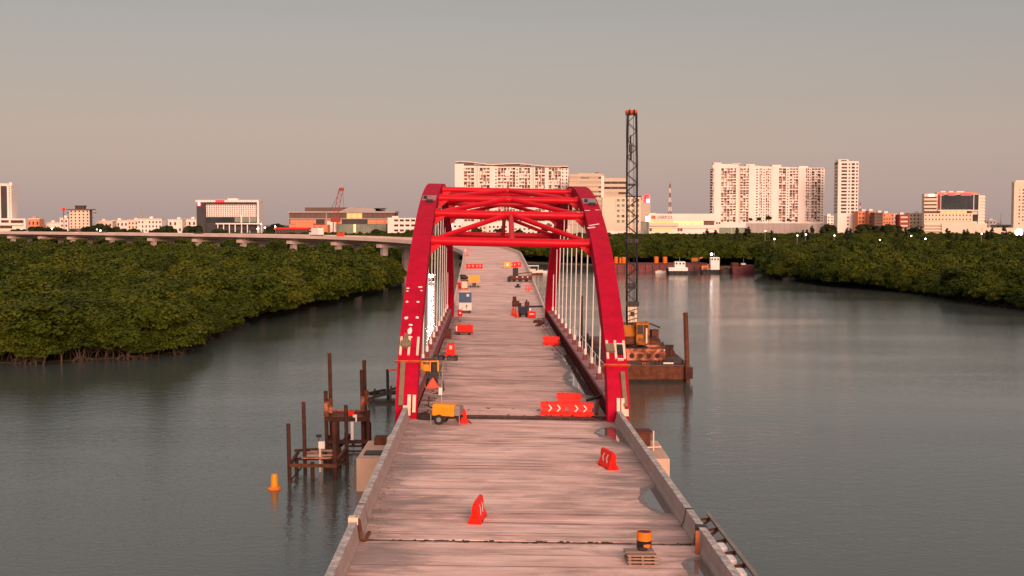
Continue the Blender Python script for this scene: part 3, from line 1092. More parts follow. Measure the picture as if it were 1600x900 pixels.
# lighting tower trailer with raised mast
q = on_frame(NM, 699, 664)
rt = thing('lighting_tower', NM @ T(q.x, q.y + .5, 0.002, R(-14)), 'yellow lighting tower trailer with raised mast and black floodlights', 'lighting tower')
hood = MB().prism([(-.62, .62), (.62, .62), (.62, 1.25), (.5, 1.42), (-.5, 1.42), (-.62, 1.25)], -.95, .62)
hd = hood.build('hood', M['yellow'], rt, bevel=.03)
for x in (-.5, -.1):
    MB().box(x, x + .34, -.64, -.62, .78, 1.18).build('side_door', M['yellow'], hd)
MB().prism([(-.55, .66), (.55, .66), (.55, 1.2), (.42, 1.34), (-.42, 1.34), (-.55, 1.2)], .625, .98).build('rear_panel', M['steel'], rt, bevel=.03)
MB().box(-1.1, 1.05, -.5, .5, .5, .615).build('chassis', M['black'], rt)
for y in (-.62, .62):
    w = MB().wheel((-.45, y, .36), .36, .2, 18, 'y').build('wheel', M['tyre'], rt, smooth=True)
    MB().wheel((-.45, y, .36), .2, .22, 14, 'y').build('rim', M['steel'], w)
for x, y in ((-1.05, -.6), (1.0, -.6), (-1.05, .6), (1.0, .6)):
    g = MB()
    g.tube([(x, y, .04), (x, y, .75)], .035, 6)
    g.cbox((x, y, .03), (.2, .2, .05))
    g.build('jack_leg', M['steel'], rt)
MB().beam((-1.1, 0, .5), (-2.0, 0, .42), .1, .1).build('drawbar', M['black'], rt)
ms = MB()
ms.tube([(-.55, .2, .6), (-.55, .2, 2.4)], .07, 8)
ms.tube([(-.55, .2, 2.3), (-.45, .2, 4.6)], .045, 8)
ms.cbox((-.55, .2, 2.35), (.2, .2, .3))
mst = ms.build('mast', M['steel'], rt)
MB().box(-.7, -.45, .02, .09, 2.0, 2.5).build('winch_box', M['white'], mst)
MB().beam((-1.0, .2, 4.62), (.5, .2, 4.62), .06, .06).build('lamp_bar', M['black'], mst)
for x, tw in ((-.95, .2), (-.55, -.2), (-.0, .3), (.42, .1)):
    lp = MB()
    Mx = T(x, .15, 4.62, tw) @ Matrix.Rotation(R(20), 4, 'X')
    lp.box(-.17, .17, -.14, .12, -.15, .15, Mx)
    lm = lp.build('floodlight', M['black'], rt)
    MB().box(-.13, .13, -.155, -.142, -.11, .11, Mx).build('lens', M['lamp_glass'], lm)

# compressor by the left arch foot
q = on_frame(BM, 668, 600)
rt = thing('compressor', BM @ T(q.x + .15, q.y, 0.002, R(8)), 'yellow and black compressor standing by the left arch foot', 'compressor')
MB().box(-.75, .75, -.55, .55, .5, 1.15).build('engine_block', M['black'], rt, bevel=.03)
g = MB()
for x in (-.7, .0, .7):
    g.beam((x, -.55, 1.15), (x, -.55, 2.05), .1, .1)
    g.beam((x, .55, 1.15), (x, .55, 2.05), .1, .1)
g.beam((-.75, -.55, 2.05), (.75, -.55, 2.05), .1, .1)
g.beam((-.75, .55, 2.05), (.75, .55, 2.05), .1, .1)
g.build('frame', M['yellow'], rt)
MB().box(-.6, .05, -.42, .42, 1.16, 1.75).build('tank', M['yellow'], rt, bevel=.05)
MB().box(-.66, .6, -.5, .5, 2.1, 2.2).build('canopy', M['rust'], rt)
MB().box(.2, .62, -.4, .4, 1.16, 1.95).build('radiator', M['dark'], rt)
for x in (-.45, .45):
    for y in (-.6, .6):
        MB().wheel((x, y, .27), .27, .16, 12, 'y').build('wheel', M['tyre'], rt)
q = on_frame(BM, 656, 605)
rt = thing('generator', BM @ T(q.x + .05, q.y, 0.002, R(5)), 'small dark generator with a pale base between the compressor and the left rib', 'generator')
MB().box(-.32, .32, -.4, .4, .3, 1.0).build('engine_block', M['brown'], rt, bevel=.03)
MB().lathe([(.24, 1.01), (.24, 1.4), (.16, 1.5)], 12).build('tank', M['olive'], rt)
MB().box(-.4, .4, -.46, .46, .02, .295).build('base', M['cream'], rt)


def cone(Mx, label, h=.75):
    rt = thing('traffic_cone', Mx, label, 'traffic cone', 'traffic cones on the bridge')
    MB().lathe([(.2, .03), (.17, .1), (.05, h), (.03, h + .01)], 14).build('cone_body', M['cone'], rt, smooth=True)
    MB().box(-.26, .26, -.26, .26, 0, .035).build('base', M['cone'], rt)
    return rt


def tent_sign(Mx, label):
    rt = thing('warning_marker', Mx, label, 'marker')
    for f in (-1, 1):
        MB().add([(-.55, f * .3, 0), (.55, f * .3, 0), (0.04, f * .03, .85), (-.04, f * .03, .85), (-.55, f * .26, 0), (.55, f * .26, 0), (0.04, f * .005, .83), (-.04, f * .005, .83)],
                 [(0, 1, 2, 3), (7, 6, 5, 4), (0, 4, 5, 1), (1, 5, 6, 2), (2, 6, 7, 3), (3, 7, 4, 0)]).build('panel', M['cone'], rt)
    MB().box(-.6, .6, -.36, .36, 0, .04).build('base', M['cone'], rt)
    return rt


tent_sign(arch_frame(676, 606, 0), 'orange red triangular marker on the deck in front of the yellow compressor')

# drum and pallets at the bottom right
q = on_frame(NM, 1001, 878)


def pallet(Mx, label):
    rt = thing('pallet', Mx, label, 'pallet', 'pallets stacked under the drum')
    for k in range(7):
        x = -.54 + k * .18
        MB().box(-.62, .62, x - .068, x + .068, .108, .135).build('top_board', M['wood'] if k in (0, 3) else M['wood_grey'], rt)
    for x in (-.53, 0, .53):
        MB().box(x - .05, x + .05, -.6, .6, .024, .105).build('stringer', M['wood_grey'], rt)
    for y in (-.53, 0, .53):
        MB().box(-.62, .62, y - .07, y + .07, 0, .022).build('bottom_board', M['wood'], rt)
    return rt


p0 = pallet(NM @ T(q.x, q.y, 0.004, R(2)), 'timber pallet at the bottom of the stack in front of the orange drum')
dup(p0, NM @ T(q.x + .02, q.y + .02, 0.145, R(-1)), 'timber pallet in the middle of the stack in front of the orange drum')
dup(p0, NM @ T(q.x - .03, q.y - .01, 0.286, R(3)), 'timber pallet on top of the stack in front of the orange drum')
rt = thing('oil_drum', NM @ T(q.x + .28, q.y + 1.15, 0.004), 'orange steel drum with a black band standing behind the pallets', 'drum')
rr = .32
MB().lathe([(rr * .96, 0), (rr, .015), (rr, .3)], 28).build('drum_base', M['orange'], rt, smooth=True)
MB().lathe([(rr, .301), (rr + .008, .31), (rr, .33), (rr, .6), (rr + .008, .61), (rr, .628)], 28).build('black_band', M['black'], rt, smooth=True)
MB().lathe([(rr, .63), (rr, .97), (rr + .012, .98), (rr + .012, 1.0), (rr - .01, 1.0), (rr - .02, .985)], 28).build('drum_top', M['orange'], rt, smooth=True)
MB().lathe([(rr - .035, .986), (rr - .035, .99)], 28).build('lid', M['brown'], rt)
lb = MB()
for k in range(5):
    a = R(-100 + k * 11)
    lb.add([((rr + .012) * math.cos(a), (rr + .012) * math.sin(a), .36), ((rr + .012) * math.cos(a + .19), (rr + .012) * math.sin(a + .19), .36),
            ((rr + .012) * math.cos(a + .19), (rr + .012) * math.sin(a + .19), .36 + .16 - .02 * abs(k - 2)), ((rr + .012) * math.cos(a), (rr + .012) * math.sin(a), .36 + .16 - .02 * abs(k - 2)),
            (rr * math.cos(a), rr * math.sin(a), .36), (rr * math.cos(a + .19), rr * math.sin(a + .19), .36), (rr * math.cos(a + .19), rr * math.sin(a + .19), .5), (rr * math.cos(a), rr * math.sin(a), .5)],
           [(0, 1, 2, 3), (0, 4, 5, 1), (1, 5, 6, 2), (2, 6, 7, 3), (3, 7, 4, 0)])
lb.build('emblem', M['orange'], rt)
MB().slab([(-.18, -.12), (.1, -.2), (.2, -.02), (.06, .16), (-.1, .1), (-.22, .05)], 0, .09).build('work_glove', M['black'], None, bevel=.03)
gl = bpy.data.objects['work_glove']
gl.matrix_basis = NM @ T(q.x + .12, q.y + .28, 0.426)
tag(gl, 'crumpled black glove lying on the top pallet by the drum', 'glove')

# steelwork lying round the right arch foot
def lone(name, mb, m, Mx, label, cat, group=None):
    return tag(mb.build(name, m, None, Mx=Mx), label, cat, group)


q = on_frame(BM, 934, 636)
lone('steel_pipe', MB().tube([(-.9, 0, .5), (.75, .35, .95)], .12, 10), M['black'], BM @ T(q.x, q.y), 'black pipe propped between the barriers and the right arch foot', 'pipe')
q = on_frame(NM, 943, 653)
lone('steel_plate', MB().slab([(-.95, .35), (-.5, -.55), (.75, -.6), (.95, -.45), (.2, .1)], .012, .10), M['rust_dark'], NM @ T(q.x + .1, q.y), 'dark steel plate lying on the joint by the right arch foot', 'steel plate')
q = on_frame(NM, 962, 648)
lone('steel_beam', MB().beam((-.1, -.6, .12), (.1, .8, .9), .24, .3), M['brown'], NM @ T(min(q.x, 6.4), q.y), 'brown beam end leaning on the foot of the right arch', 'beam')
for (x, y, l, a, nm) in ((665, 626, 1.5, 12, 'long rusty plank lying near the left arch foot'), (688, 608, .8, -25, 'short rusty plank lying beside the yellow compressor'), (660, 646, 1.2, 60, 'dark board lying on the joint by the left arch foot')):
    q = on_frame(BM, x, y)
    lone('plank', MB().box(-l / 2, l / 2, -.1, .1, .005, .07), M['brown'], BM @ T(q.x, q.y, 0, R(a)), nm, 'plank', 'planks left on the deck')
q = on_frame(BM, 661, 652)
lone('rubble_heap', MB().lathe([(.8, 0), (.62, .18), (.3, .36), (.05, .42)], 9), M['dark'], NM @ T(-6.1, -.5), 'dark rubble heap at the foot of the left arch rib', 'rubble')
for pts, lab in (([(-2.9, -2.4), (-3.6, 1.2), (-5.2, 2.6), (-6.3, 5.5), (-6.4, 10)], 'black hose running from the lighting tower to the left girder'), ([(-6.2, 12), (-5.4, 14), (-5.7, 20), (-6.3, 28), (-6.2, 40)], 'black hose lying along the left girder'),
                  ([(6.3, 44), (5.9, 52), (6.4, 60), (6.0, 70), (6.4, 84)], 'black hose lying along the right girder')):
    lone('hose', MB().tube([(x, y, .035) for x, y in pts], .04, 6), M['black'], BM, lab, 'hose')
# cables on the deck
for pts, lab in (([(872, 470), (866, 487), (858, 497), (850, 500), (846, 507), (852, 516)], 'black cable curling over the deck by the far right arch foot'),):
    cp = [on_frame(BM, x, y) for x, y in pts]
    lone('cable', MB().tube([(max(-6.6, min(6.6, p.x)), p.y, .03) for p in cp], .035, 6), M['black'], BM, lab, 'cable')
q = on_frame(BM, 838, 497)
for i in range(5):
    lone('brick_pile' if False else 'steel_offcut', MB().cbox((0, 0, .12), (random.uniform(.5, 1.2), .5, .22)), M['brown'], BM @ T(5.2 + .3 * (i % 3), 80 + i * 1.9, 0, R(random.uniform(-40, 40))),
         'brown steel offcut lying beside the far end of the right girder', 'steel offcut', 'steel offcuts by the right girder')

# loose debris swept against the edges of the deck
for nm, Fm, xa, xb, ya, yb, n, lab in (('site_debris', BM, -6.75, -5.6, 1.5, 94, 150, 'small dark debris swept along the left edge of the arch deck'), ('site_debris', BM, 5.4, 6.75, 40, 94, 130, 'small dark debris swept along the right edge of the arch deck'),
                                       ('site_debris', NM, -7.2, -6.4, JY + .5, -1, 110, 'crumbs of concrete along the left parapet of the near road'), ('site_debris', BM, -6.7, 6.7, .8, 5, 60, 'crumbs and scraps scattered over the joint at the near arch feet')):
    mb = MB()
    for k in range(n):
        x, y = random.uniform(xa, xb), random.uniform(ya, yb)
        w = random.uniform(.02, .12 if Fm is BM else .06)
        Mx = T(x, y, .01, random.uniform(0, 3))
        mb.box(-w * random.uniform(.6, 2.5), w, -w * .5, w * .5, 0, w * random.uniform(.2, .6), Mx)
    tag(mb.build(nm, M['brown'] if Fm is BM else M['damp'], None, Mx=Fm), lab, 'debris', None, 'stuff')

# blue and white site trailer and what stands round it, just past the arch
q, a = far_at(727, 489)
rt = thing('site_trailer', T(q.x, q.y, q.z, a + R(1)), 'blue topped site trailer with a white picture panel facing us', 'trailer')
MB().box(-.98, .98, -.5, 2.6, .42, 1.62).build('white_body', M['white'], rt, bevel=.04)
bt = MB().box(-.96, .96, -.3, 2.5, 1.63, 3.2).build('blue_box', M['blue'], rt, bevel=.04)
for x0, x1 in ((-.9, -.05), (.05, .9)):
    MB().box(x0, x1, -.34, -.302, 1.75, 3.1).build('door', M['blue'], bt)
MB().box(.2, .6, -.36, -.342, 2.55, 2.95).build('notice', M['white'], bt)
MB().box(-.9, .9, -.25, 2.4, 3.205, 3.3).build('roof', M['white'], rt)
for x in (-.7, .45):
    MB().box(x, x + .35, -.45, .1, .0, .415).build('support', M['black'], rt)
pc = MB()
pc.slab([(0.02, .9), (.16, .86), (.3, 1.0), (.34, 1.16), (.2, 1.3), (.06, 1.24), (.16, 1.08)], -.012, 0)
pc.slab([(-.6, .7), (-.45, .66), (-.4, .78), (-.52, .84)], -.012, 0)
pc.slab([(.1, .62), (.22, .6), (.2, .8), (.12, .8)], -.012, 0)
pc.v = [(x, -.503 + z, y) for x, y, z in pc.v]
pc.build('picture', M['brown'], rt)

q, a = far_at(719, 494)
rt = thing('drum', T(q.x, q.y, q.z, 0), 'small red drum with a pale label beside the blue site trailer', 'drum')
MB().lathe([(.3, 0), (.32, .02), (.32, .95), (.3, 1.0)], 18).build('drum_body', M['plastic'], rt, smooth=True)
MB().box(-.14, .14, -.335, -.315, .4, .62).build('label_plate', M['white'], rt)

q, a = far_at(726, 454)
rt = thing('site_cabinet', T(q.x, q.y, q.z, a), 'peach coloured cabinet with a dark lid behind the blue trailer', 'cabinet')
MB().box(-.62, .62, -.5, .5, .3, 1.75).build('cabinet_body', M['rust_light'], rt, bevel=.03)
MB().box(-.5, .5, -.53, -.502, .45, 1.6).build('door', M['cream'], rt)
MB().box(-.7, .7, -.56, .56, 1.755, 1.86).build('lid', M['brown'], rt)
MB().box(-.6, .6, -.5, .5, 0, .295).build('base', M['orange'], rt)
q, a = far_at(717, 451)
rt = thing('drum', T(q.x, q.y, q.z, 0), 'red drum against the left parapet beside the peach cabinet', 'drum')
MB().lathe([(.36, 0), (.38, .02), (.38, 1.05), (.35, 1.1)], 18).build('drum_body', M['plastic'], rt, smooth=True)
MB().lathe([(.3, 1.1), (.3, 1.13)], 14).build('lid', M['plastic'], rt)
q, a = far_at(724, 437)
rt = thing('tarpaulin_bundle', T(q.x, q.y, q.z, a), 'black tarpaulin bundle by the left parapet of the far road', 'bundle')
MB().tube([(-1.0, 0, .35), (-.4, .1, .55), (.3, 0, .5), (.9, -.1, .3)], [.25, .5, .48, .2], 10).build('bundle', M['black'], rt, smooth=True)

q, a = far_at(741, 449.5)
rt = thing('arrow_board_trailer', T(q.x, q.y, q.z, a + R(2)), 'amber sign board raised on a two legged trailer frame', 'sign trailer')
MB().box(-1.05, 1.05, -.06, .06, 1.0, 2.25).build('sign_panel', M['yellow_sign'], rt)
for x in (-1.0, 1.0):
    MB().beam((x, .1, 0), (x, .1, 2.3), .09, .09).build('leg', M['steel'], rt)
MB().box(-.35, .35, -.2, .5, .3, .85).build('battery_box', M['brown'], rt)
MB().beam((-1.2, .1, .2), (1.2, .1, .2), .12, .12).build('axle', M['black'], rt)
for x in (-.7, .7):
    MB().wheel((x, .1, .25), .25, .15, 12).build('wheel', M['tyre'], rt)

q, a = far_at(793, 420)
rt = thing('amber_sign', T(q.x, q.y, q.z, a), 'amber and orange sign on feet left of the far right barriers', 'sign')
MB().box(-.75, .75, -.05, .05, .35, 1.45).build('sign_panel', M['yellow_sign'], rt)
MB().box(-.25, .25, -.07, -.052, .6, 1.2).build('symbol', M['white'], rt)
for x in (-.5, .5):
    MB().beam((x, 0, 0), (x, .05, .4), .1, .3).build('foot', M['orange'], rt)

# dark machines on the right of the far road
q, a = far_at(813, 440)
rt = thing('concrete_paver', T(q.x, q.y, q.z, a + R(-6)), 'dark brown paving machine with a black upright hopper on the far road', 'paving machine')
MB().box(-2.1, 2.1, -.6, .6, .35, 1.15).build('machine_body', M['brown'], rt, bevel=.05)
MB().prism([(-.55, 1.16), (.45, 1.16), (.3, 2.7), (-.4, 2.7)], -1.45, -.45).build('hopper', M['black'], rt)
MB().box(-2.45, -1.7, -.9, -.1, .05, 1.0).build('drum_roller', M['black'], rt, bevel=.15)
MB().beam((-.4, 0, 1.5), (2.2, 0, 1.9), .18, .16).build('boom', M['brown'], rt)
MB().beam((2.15, 0, 1.9), (2.3, 0, .4), .16, .16).build('strut', M['brown'], rt)
for x in (-.6, .5, 1.5):
    MB().box(x - .12, x + .12, -.63, -.6, .85, 1.05).build('gauge', M['white'], rt)
for x in (-1.2, 0, 1.2):
    for y in (-.62, .62):
        MB().wheel((x, y, .3), .3, .22, 12, 'y').build('wheel', M['tyre'], rt)
q, a = far_at(809, 449)
rt = thing('power_trowel', T(q.x, q.y, q.z, a), 'small black machine on the far road in front of the paving machine', 'machine')
MB().lathe([(.55, .03), (.55, .2), (.3, .3)], 14).build('blade_guard', M['black'], rt)
MB().box(-.25, .25, -.2, .2, .31, .65).build('engine_block', M['dark'], rt, bevel=.03)
MB().tube([(.2, 0, .4), (.75, .1, .95), (.9, .1, .95)], .035, 6).build('handle', M['black'], rt)
c0 = cone(far_frame(822, 453), 'red cone at the left of the group by the right parapet past the arch', 1.0)
for x, y, lab in ((826, 455, 'red cone in the middle of the group by the right parapet past the arch'), (829.5, 452, 'red cone touching the right parapet past the arch'),
                  (800.5, 493, 'red cone at the left of the trio beside the navy machine'), (804.5, 494.5, 'middle red cone of the trio beside the navy machine'),
                  (808.5, 496, 'red cone at the right of the trio touching the navy machine'), (731, 400, 'small red cone at the left edge where the far road bends')):
    m = far_frame(x, y)
    dup(c0, m @ Matrix.Scale(1.25 if y > 490 else 1.0, 4), lab, 'traffic cones on the bridge')
q, a = far_at(725.5, 401)
rt = thing('sign_post', T(q.x + .6, q.y, q.z, a), 'thin red post with a pale board where the far road bends', 'sign')
MB().tube([(0, 0, 0), (0, 0, 2.4)], .06, 6).build('post', M['plastic'], rt)
MB().box(-.5, -.1, -.03, .03, 1.3, 1.9).build('sign_panel', M['cream'], rt)
q, a = far_at(819, 495)
rt = thing('welding_machine', T(q.x, q.y, q.z, a + R(-8)), 'navy blue site engine with an upright exhaust beside the red cones', 'engine')
MB().box(-.85, .75, -.6, .6, .3, 1.55).build('engine_block', M['navy'], rt, bevel=.05)
MB().lathe([(.42, -.3), (.42, .3)], 14).build('flywheel', M['navy'], rt, Mx=T(-.1, -.75, .85) @ Matrix.Rotation(R(90), 4, 'X'))
MB().box(.1, .75, -.4, .4, 1.555, 2.3).build('fuel_tank', M['brown'], rt, bevel=.05)
MB().tube([(.3, .2, 1.5), (.35, .2, 2.6)], .1, 8).build('exhaust', M['navy'], rt)
MB().box(.8, 1.1, -.4, .3, .25, 1.35).build('side_panel', M['white'], rt)
for x in (-.55, .45):
    MB().wheel((x, -.62, .26), .26, .16, 12, 'y').build('wheel', M['tyre'], rt)
q, a = far_at(806, 488)
rt = thing('mortar_mixer', T(q.x, q.y + .6, q.z, a), 'brown mixer with a rusty hopper standing behind the red cones', 'mixer')
MB().prism([(-.45, .85), (.45, .85), (.55, 1.3), (.3, 1.75), (-.4, 1.75), (-.55, 1.2)], -.6, .55).build('mixer_drum', M['brown'], rt, bevel=.06)
MB().box(.57, .85, -.3, .3, .7, 1.4).build('motor', M['dark'], rt)
for x, y in ((-.5, -.4), (.5, -.4), (0, .5)):
    MB().beam((x, y, 0), (x * .5, y * .5, 1.1), .09, .09).build('leg', M['rust'], rt)
MB().prism([(-.25, 1.76), (.25, 1.76), (.4, 2.4), (-.4, 2.4)], -.5, .1).build('hopper', M['rust'], rt)
m = far_frame(830.5, 496.5, R(2))
rt = thing('red_water_tank', m, 'small red plastic tank with a pale label right of the navy engine', 'tank')
MB().box(-.62, .62, -.4, .4, .02, .95).build('tank_body', M['plastic'], rt, bevel=.08)
MB().box(-.35, .35, -.425, -.402, .5, .65).build('label_plate', M['white'], rt)
MB().tube([(0, 0, .94), (0, 0, 1.08)], .12, 10).build('filler_cap', M['plastic'], rt)
q, a = far_at(841, 484)
lone('steel_pipe', MB().tube([(-1.7, 0, .5), (1.0, 0, .55)], .14, 8).tube([(-1.5, 0, 0), (-1.5, 0, .5)], .06, 6).tube([(.8, 0, 0), (.8, 0, .5)], .06, 6), M['black'], T(q.x, q.y, q.z, a), 'black pipe on two stands by the far right arch foot', 'pipe')

# traffic on the left viaduct
def on_path(x_target, lat=0.0):
    i = min(range(len(PFR)), key=lambda i: abs(PFR[i][0].x - x_target) + (1000 if PFR[i][0].y < 340 else 0))
    p, t, r, s = PFR[i]
    return T(*(p + r * lat), math.atan2(-t.x, t.y) + math.pi / 2)


rt = thing('box_truck', on_path(-69, 2.0), 'small white box truck driving along the left viaduct', 'truck')
MB().box(-2.6, 1.2, -1.1, 1.1, .8, 3.2).build('cargo_box', M['white'], rt, bevel=.05)
cb = MB().prism([(-1.0, .6), (1.0, .6), (1.0, 2.5), (-1.0, 2.5)], 1.25, 2.9).build('cab', M['white'], rt, bevel=.1)
MB().box(1.6, 2.92, -1.02, 1.02, 1.6, 2.3).build('window', M['glass_dark'], cb)
MB().box(-2.6, 2.8, -.9, .9, .45, .79).build('chassis', M['black'], rt)
for x in (-1.7, 1.9):
    for y in (-.95, .95):
        MB().wheel((x, y, .45), .45, .28, 14, 'y').build('wheel', M['tyre'], rt)
rt = thing('road_barrier_group', on_path(-52, -5.5), 'orange red barricade standing at the edge of the left viaduct', 'barricade')
MB().prism([(-.5, 0), (.5, 0), (.12, 1.9), (-.12, 1.9)], -1.8, 1.8).build('panel', M['cone'], rt)
MB().box(-2.0, 2.0, -.6, .6, 0, .12).build('base', M['cone'], rt)
for i, (x, c) in enumerate(((-192, 'white'), (-176, 'steel'), (-228, 'white'), (-119, 'black'))):
    nm = {'white': 'white', 'steel': 'grey', 'black': 'black'}[c]
    rt = thing('parked_car', on_path(x, 1.0), ['white car on the left viaduct near the square brown building', 'grey car on the left viaduct passing the low white houses', 'white car at the far left end of the viaduct', 'black car on the left viaduct below the white hotel'][i], 'car', 'cars on the viaduct')
    MB().prism([(-.85, .35), (.85, .35), (.85, .8), (-.85, .8)], -2.1, 2.1).build('car_body', M[c], rt, bevel=.1)
    MB().add([(-1.5, -.8, .8), (1.1, -.8, .8), (1.1, .8, .8), (-1.5, .8, .8), (-1.1, -.65, 1.42), (.4, -.65, 1.42), (.4, .65, 1.42), (-1.1, .65, 1.42)],
             [(4, 5, 6, 7), (0, 1, 5, 4), (1, 2, 6, 5), (2, 3, 7, 6), (3, 0, 4, 7)]).build('cabin', M['glass_dark'], rt)
    for wx in (-1.3, 1.3):
        for wy in (-.8, .8):
            MB().wheel((wx, wy, .32), .32, .2, 12, 'y').build('wheel', M['tyre'], rt)

# ------------------------------------------------------------------ on the water, left of the bridge
def px_z(py, D):
    return P(800, py, D).z


def px_x(px, py, D):
    return P(px, py, D).x


def trestle(name, label, piles, beams, planks, extra=None):
    ys = [p[2] for p in piles]
    c = P(piles[0][0], 740, piles[0][2])
    rt = thing(name, T(c.x, c.y, 0), label, 'pile trestle', 'rusty pile trestles left of the bridge')
    for px, py, D, r in piles:
        a = P(px, py, D)
        o = MB().tube([(a.x - c.x + .012 * a.z, D - c.y, -3), (a.x - c.x - .012 * a.z, D - c.y, a.z)], r, 12).build('pile', M['rust_dark'], rt, smooth=True)
    for (pa, ya, Da), (pb, yb, Db), w, h, m in beams:
        a, b = P(pa, ya, Da), P(pb, yb, Db)
        MB().beam((a.x - c.x, Da - c.y, a.z), (b.x - c.x, Db - c.y, b.z), w, h).build('cross_beam', M[m], rt)
    for (pa, ya, Da), (pb, yb, Db), w, h, m in planks:
        a, b = P(pa, ya, Da), P(pb, yb, Db)
        MB().beam((a.x - c.x, Da - c.y, a.z), (b.x - c.x, Db - c.y, b.z), w, h).build('walkway_plank', M[m], rt)
    return rt, c


t1, c1 = trestle('pile_trestle', 'nearer rusty pile trestle with an orange plank walkway, beside the buoy',
                 [(451.5, 662, 93, .155), (475.5, 628, 97, .155), (488.5, 722, 93.2, .16), (463.5, 716, 97.5, .16), (523, 660, 93.6, .19), (508, 706, 97.5, .16),
                  (541.5, 633, 99, .155), (531, 700, 98.5, .14), (516, 700, 100.5, .14), (537, 705, 102, .14), (551, 735, 101, .05)],
                 [((452, 727, 92.8), (526, 728, 93.4), .22, .24, 'rust'), ((452, 754.5, 92.8), (526, 754.5, 93.4), .1, .1, 'rust_dark'),
                  ((463, 717, 97.3), (510, 717, 97.3), .2, .2, 'rust_dark'), ((453, 727, 92.8), (466, 706, 99), .2, .2, 'rust_dark'), ((524, 722, 93.6), (542, 701, 99.3), .24, .3, 'rust'),
                  ((524, 735, 93.6), (540, 714, 99.3), .12, .16, 'rust'), ((460, 704, 99), (500, 702, 99.4), .25, .2, 'rust_dark'), ((453, 752, 93), (473, 728, 97), .09, .09, 'rust_dark'),
                  ((540, 700, 99.3), (560, 712, 99.3), .06, .06, 'rust_dark')],
                 [((472, 715.5, 96.2), (519, 715.5, 96.2), .5, .07, 'rust_light'), ((475, 711.5, 97.2), (521, 711, 97.2), .5, .07, 'wood'), ((480, 708, 98.2), (522, 707, 98.2), .5, .07, 'rust_light'),
                  ((486, 704.5, 99.2), (523, 704, 99.2), .5, .07, 'wood')])
g = MB()
a = P(500, 700, 96.8)
g.tube([(a.x - c1.x, a.y - c1.y, px_z(745, 95.5)), (a.x - c1.x, a.y - c1.y, a.z + .3)], .1, 8)
g.build('gauge_post', M['cream'], t1)
MB().cbox((a.x - c1.x + .15, a.y - c1.y, a.z + .25), (.5, .3, .55)).build('instrument_box', M['white'], t1)
g = MB()
b = P(498, 685, 97.8)
g.tube([(b.x - c1.x, b.y - c1.y, px_z(708, 97.8)), (b.x - c1.x, b.y - c1.y, b.z + .2)], .03, 6)
g.cbox((b.x - c1.x, b.y - c1.y, b.z + .2), (.4, .3, .2))
g.build('lamp_post', M['black'], t1)
t2, c2 = trestle('pile_trestle', 'farther rusty pile trestle with the two tallest piles, beside the left arch foot',
                 [(510, 611, 105, .17), (516.5, 552, 108, .17), (525.5, 655, 105, .3), (566.5, 578, 107, .17), (570.5, 563, 109, .17), (575.5, 641, 105.5, .19), (577, 660, 108, .2),
                  (541, 675, 106, .15), (552, 690, 109, .14), (513, 680, 110, .15)],
                 [((509, 655, 104.8), (578, 655, 105.3), .3, .36, 'rust_dark'), ((513, 645, 108.3), (568, 645, 108.5), .22, .25, 'brown'), ((515, 642, 110), (566, 642, 110), .16, .2, 'rust_light'),
                  ((511, 690, 104.8), (577, 690, 105.3), .3, .3, 'rust_dark'), ((545, 697, 106), (578, 697, 106), .2, .14, 'rust_dark'), ((540, 705, 105), (575, 705, 105), .2, .14, 'rust_dark'),
                  ((511, 655, 105), (517, 643, 109), .25, .3, 'rust_dark'), ((573, 655, 105.4), (571, 643, 109), .25, .3, 'rust_dark'), ((526, 700, 105), (548, 680, 108), .3, .3, 'rust_dark')],
                 [((510, 652, 105.6), (576, 652, 105.6), .5, .08, 'rust'), ((512, 649, 106.6), (574, 649, 106.6), .5, .08, 'rust')])
g = MB()
a = P(551, 655, 105.4)
g.box(a.x - c2.x - .12, a.x - c2.x + .12, a.y - c2.y - .4, a.y - c2.y - .28, px_z(690, 105), a.z + .1)
g.build('gauge_board', M['white'], t2)
MB().cbox((a.x - c2.x + .25, a.y - c2.y - .34, a.z + .15), (.35, .15, .6)).build('float_marker', M['white'], t2)
MB().cbox((a.x - c2.x - .05, a.y - c2.y - .34, a.z + .55), (.5, .12, .35)).build('float_marker', M['plastic'], t2)
for px, py, D in ((510, 640, 104.7), (516, 635, 107.7), (567, 632, 106.7), (572, 622, 108.7)):
    a = P(px, py, D)
    MB().tube([(a.x - c2.x, a.y - c2.y, a.z - .6), (a.x - c2.x, a.y - c2.y, a.z + .7)], .23, 10).build('pile_sleeve', M['rust_light'], t2)

q = PZ(429, 764, 0)
rt = thing('marker_buoy', T(q.x, q.y, 0), 'yellow can buoy floating left of the pile trestles', 'buoy')
MB().lathe([(.3, -.3), (.52, -.1), (.52, .06), (.4, .16)], 18).build('float', M['orange'], rt, smooth=True)
MB().lathe([(.3, .161), (.25, 1.05), (.22, 1.12)], 18).build('can', M['yellow'], rt, smooth=True)

# dark mooring raft left of the left rib
q = PZ(596, 629, 0)
rt = thing('work_raft', T(q.x, q.y, 0, R(4)), 'black work raft of lashed beams moored left of the left arch foot', 'raft')
MB().box(-1.5, 2.6, -.9, 1.1, -.4, .32).build('pontoon', M['black'], rt)
for k, (x0, y0, z0, x1, y1, z1, w) in enumerate(((-1.5, -.5, .5, 2.6, -.2, 1.5, .28), (-1.4, .5, .9, 2.5, .4, 1.0, .3), (-1.3, -.9, 1.2, .4, .6, 1.35, .25), (.2, 0, 1.1, 2.4, 0, 1.9, .26), (-.9, -.3, .3, -.7, -.2, 1.6, .24), (1.0, -.5, .3, 1.1, -.4, 1.9, .24))):
    MB().beam((x0, y0, z0), (x1, y1, z1), w, w).build('beam', M['black'], rt)
a = P(606, 577, q.y)
MB().tube([(a.x - q.x, 0, .3), (a.x - q.x - .05, 0, a.z)], .16, 8).build('mooring_post', M['black'], rt)
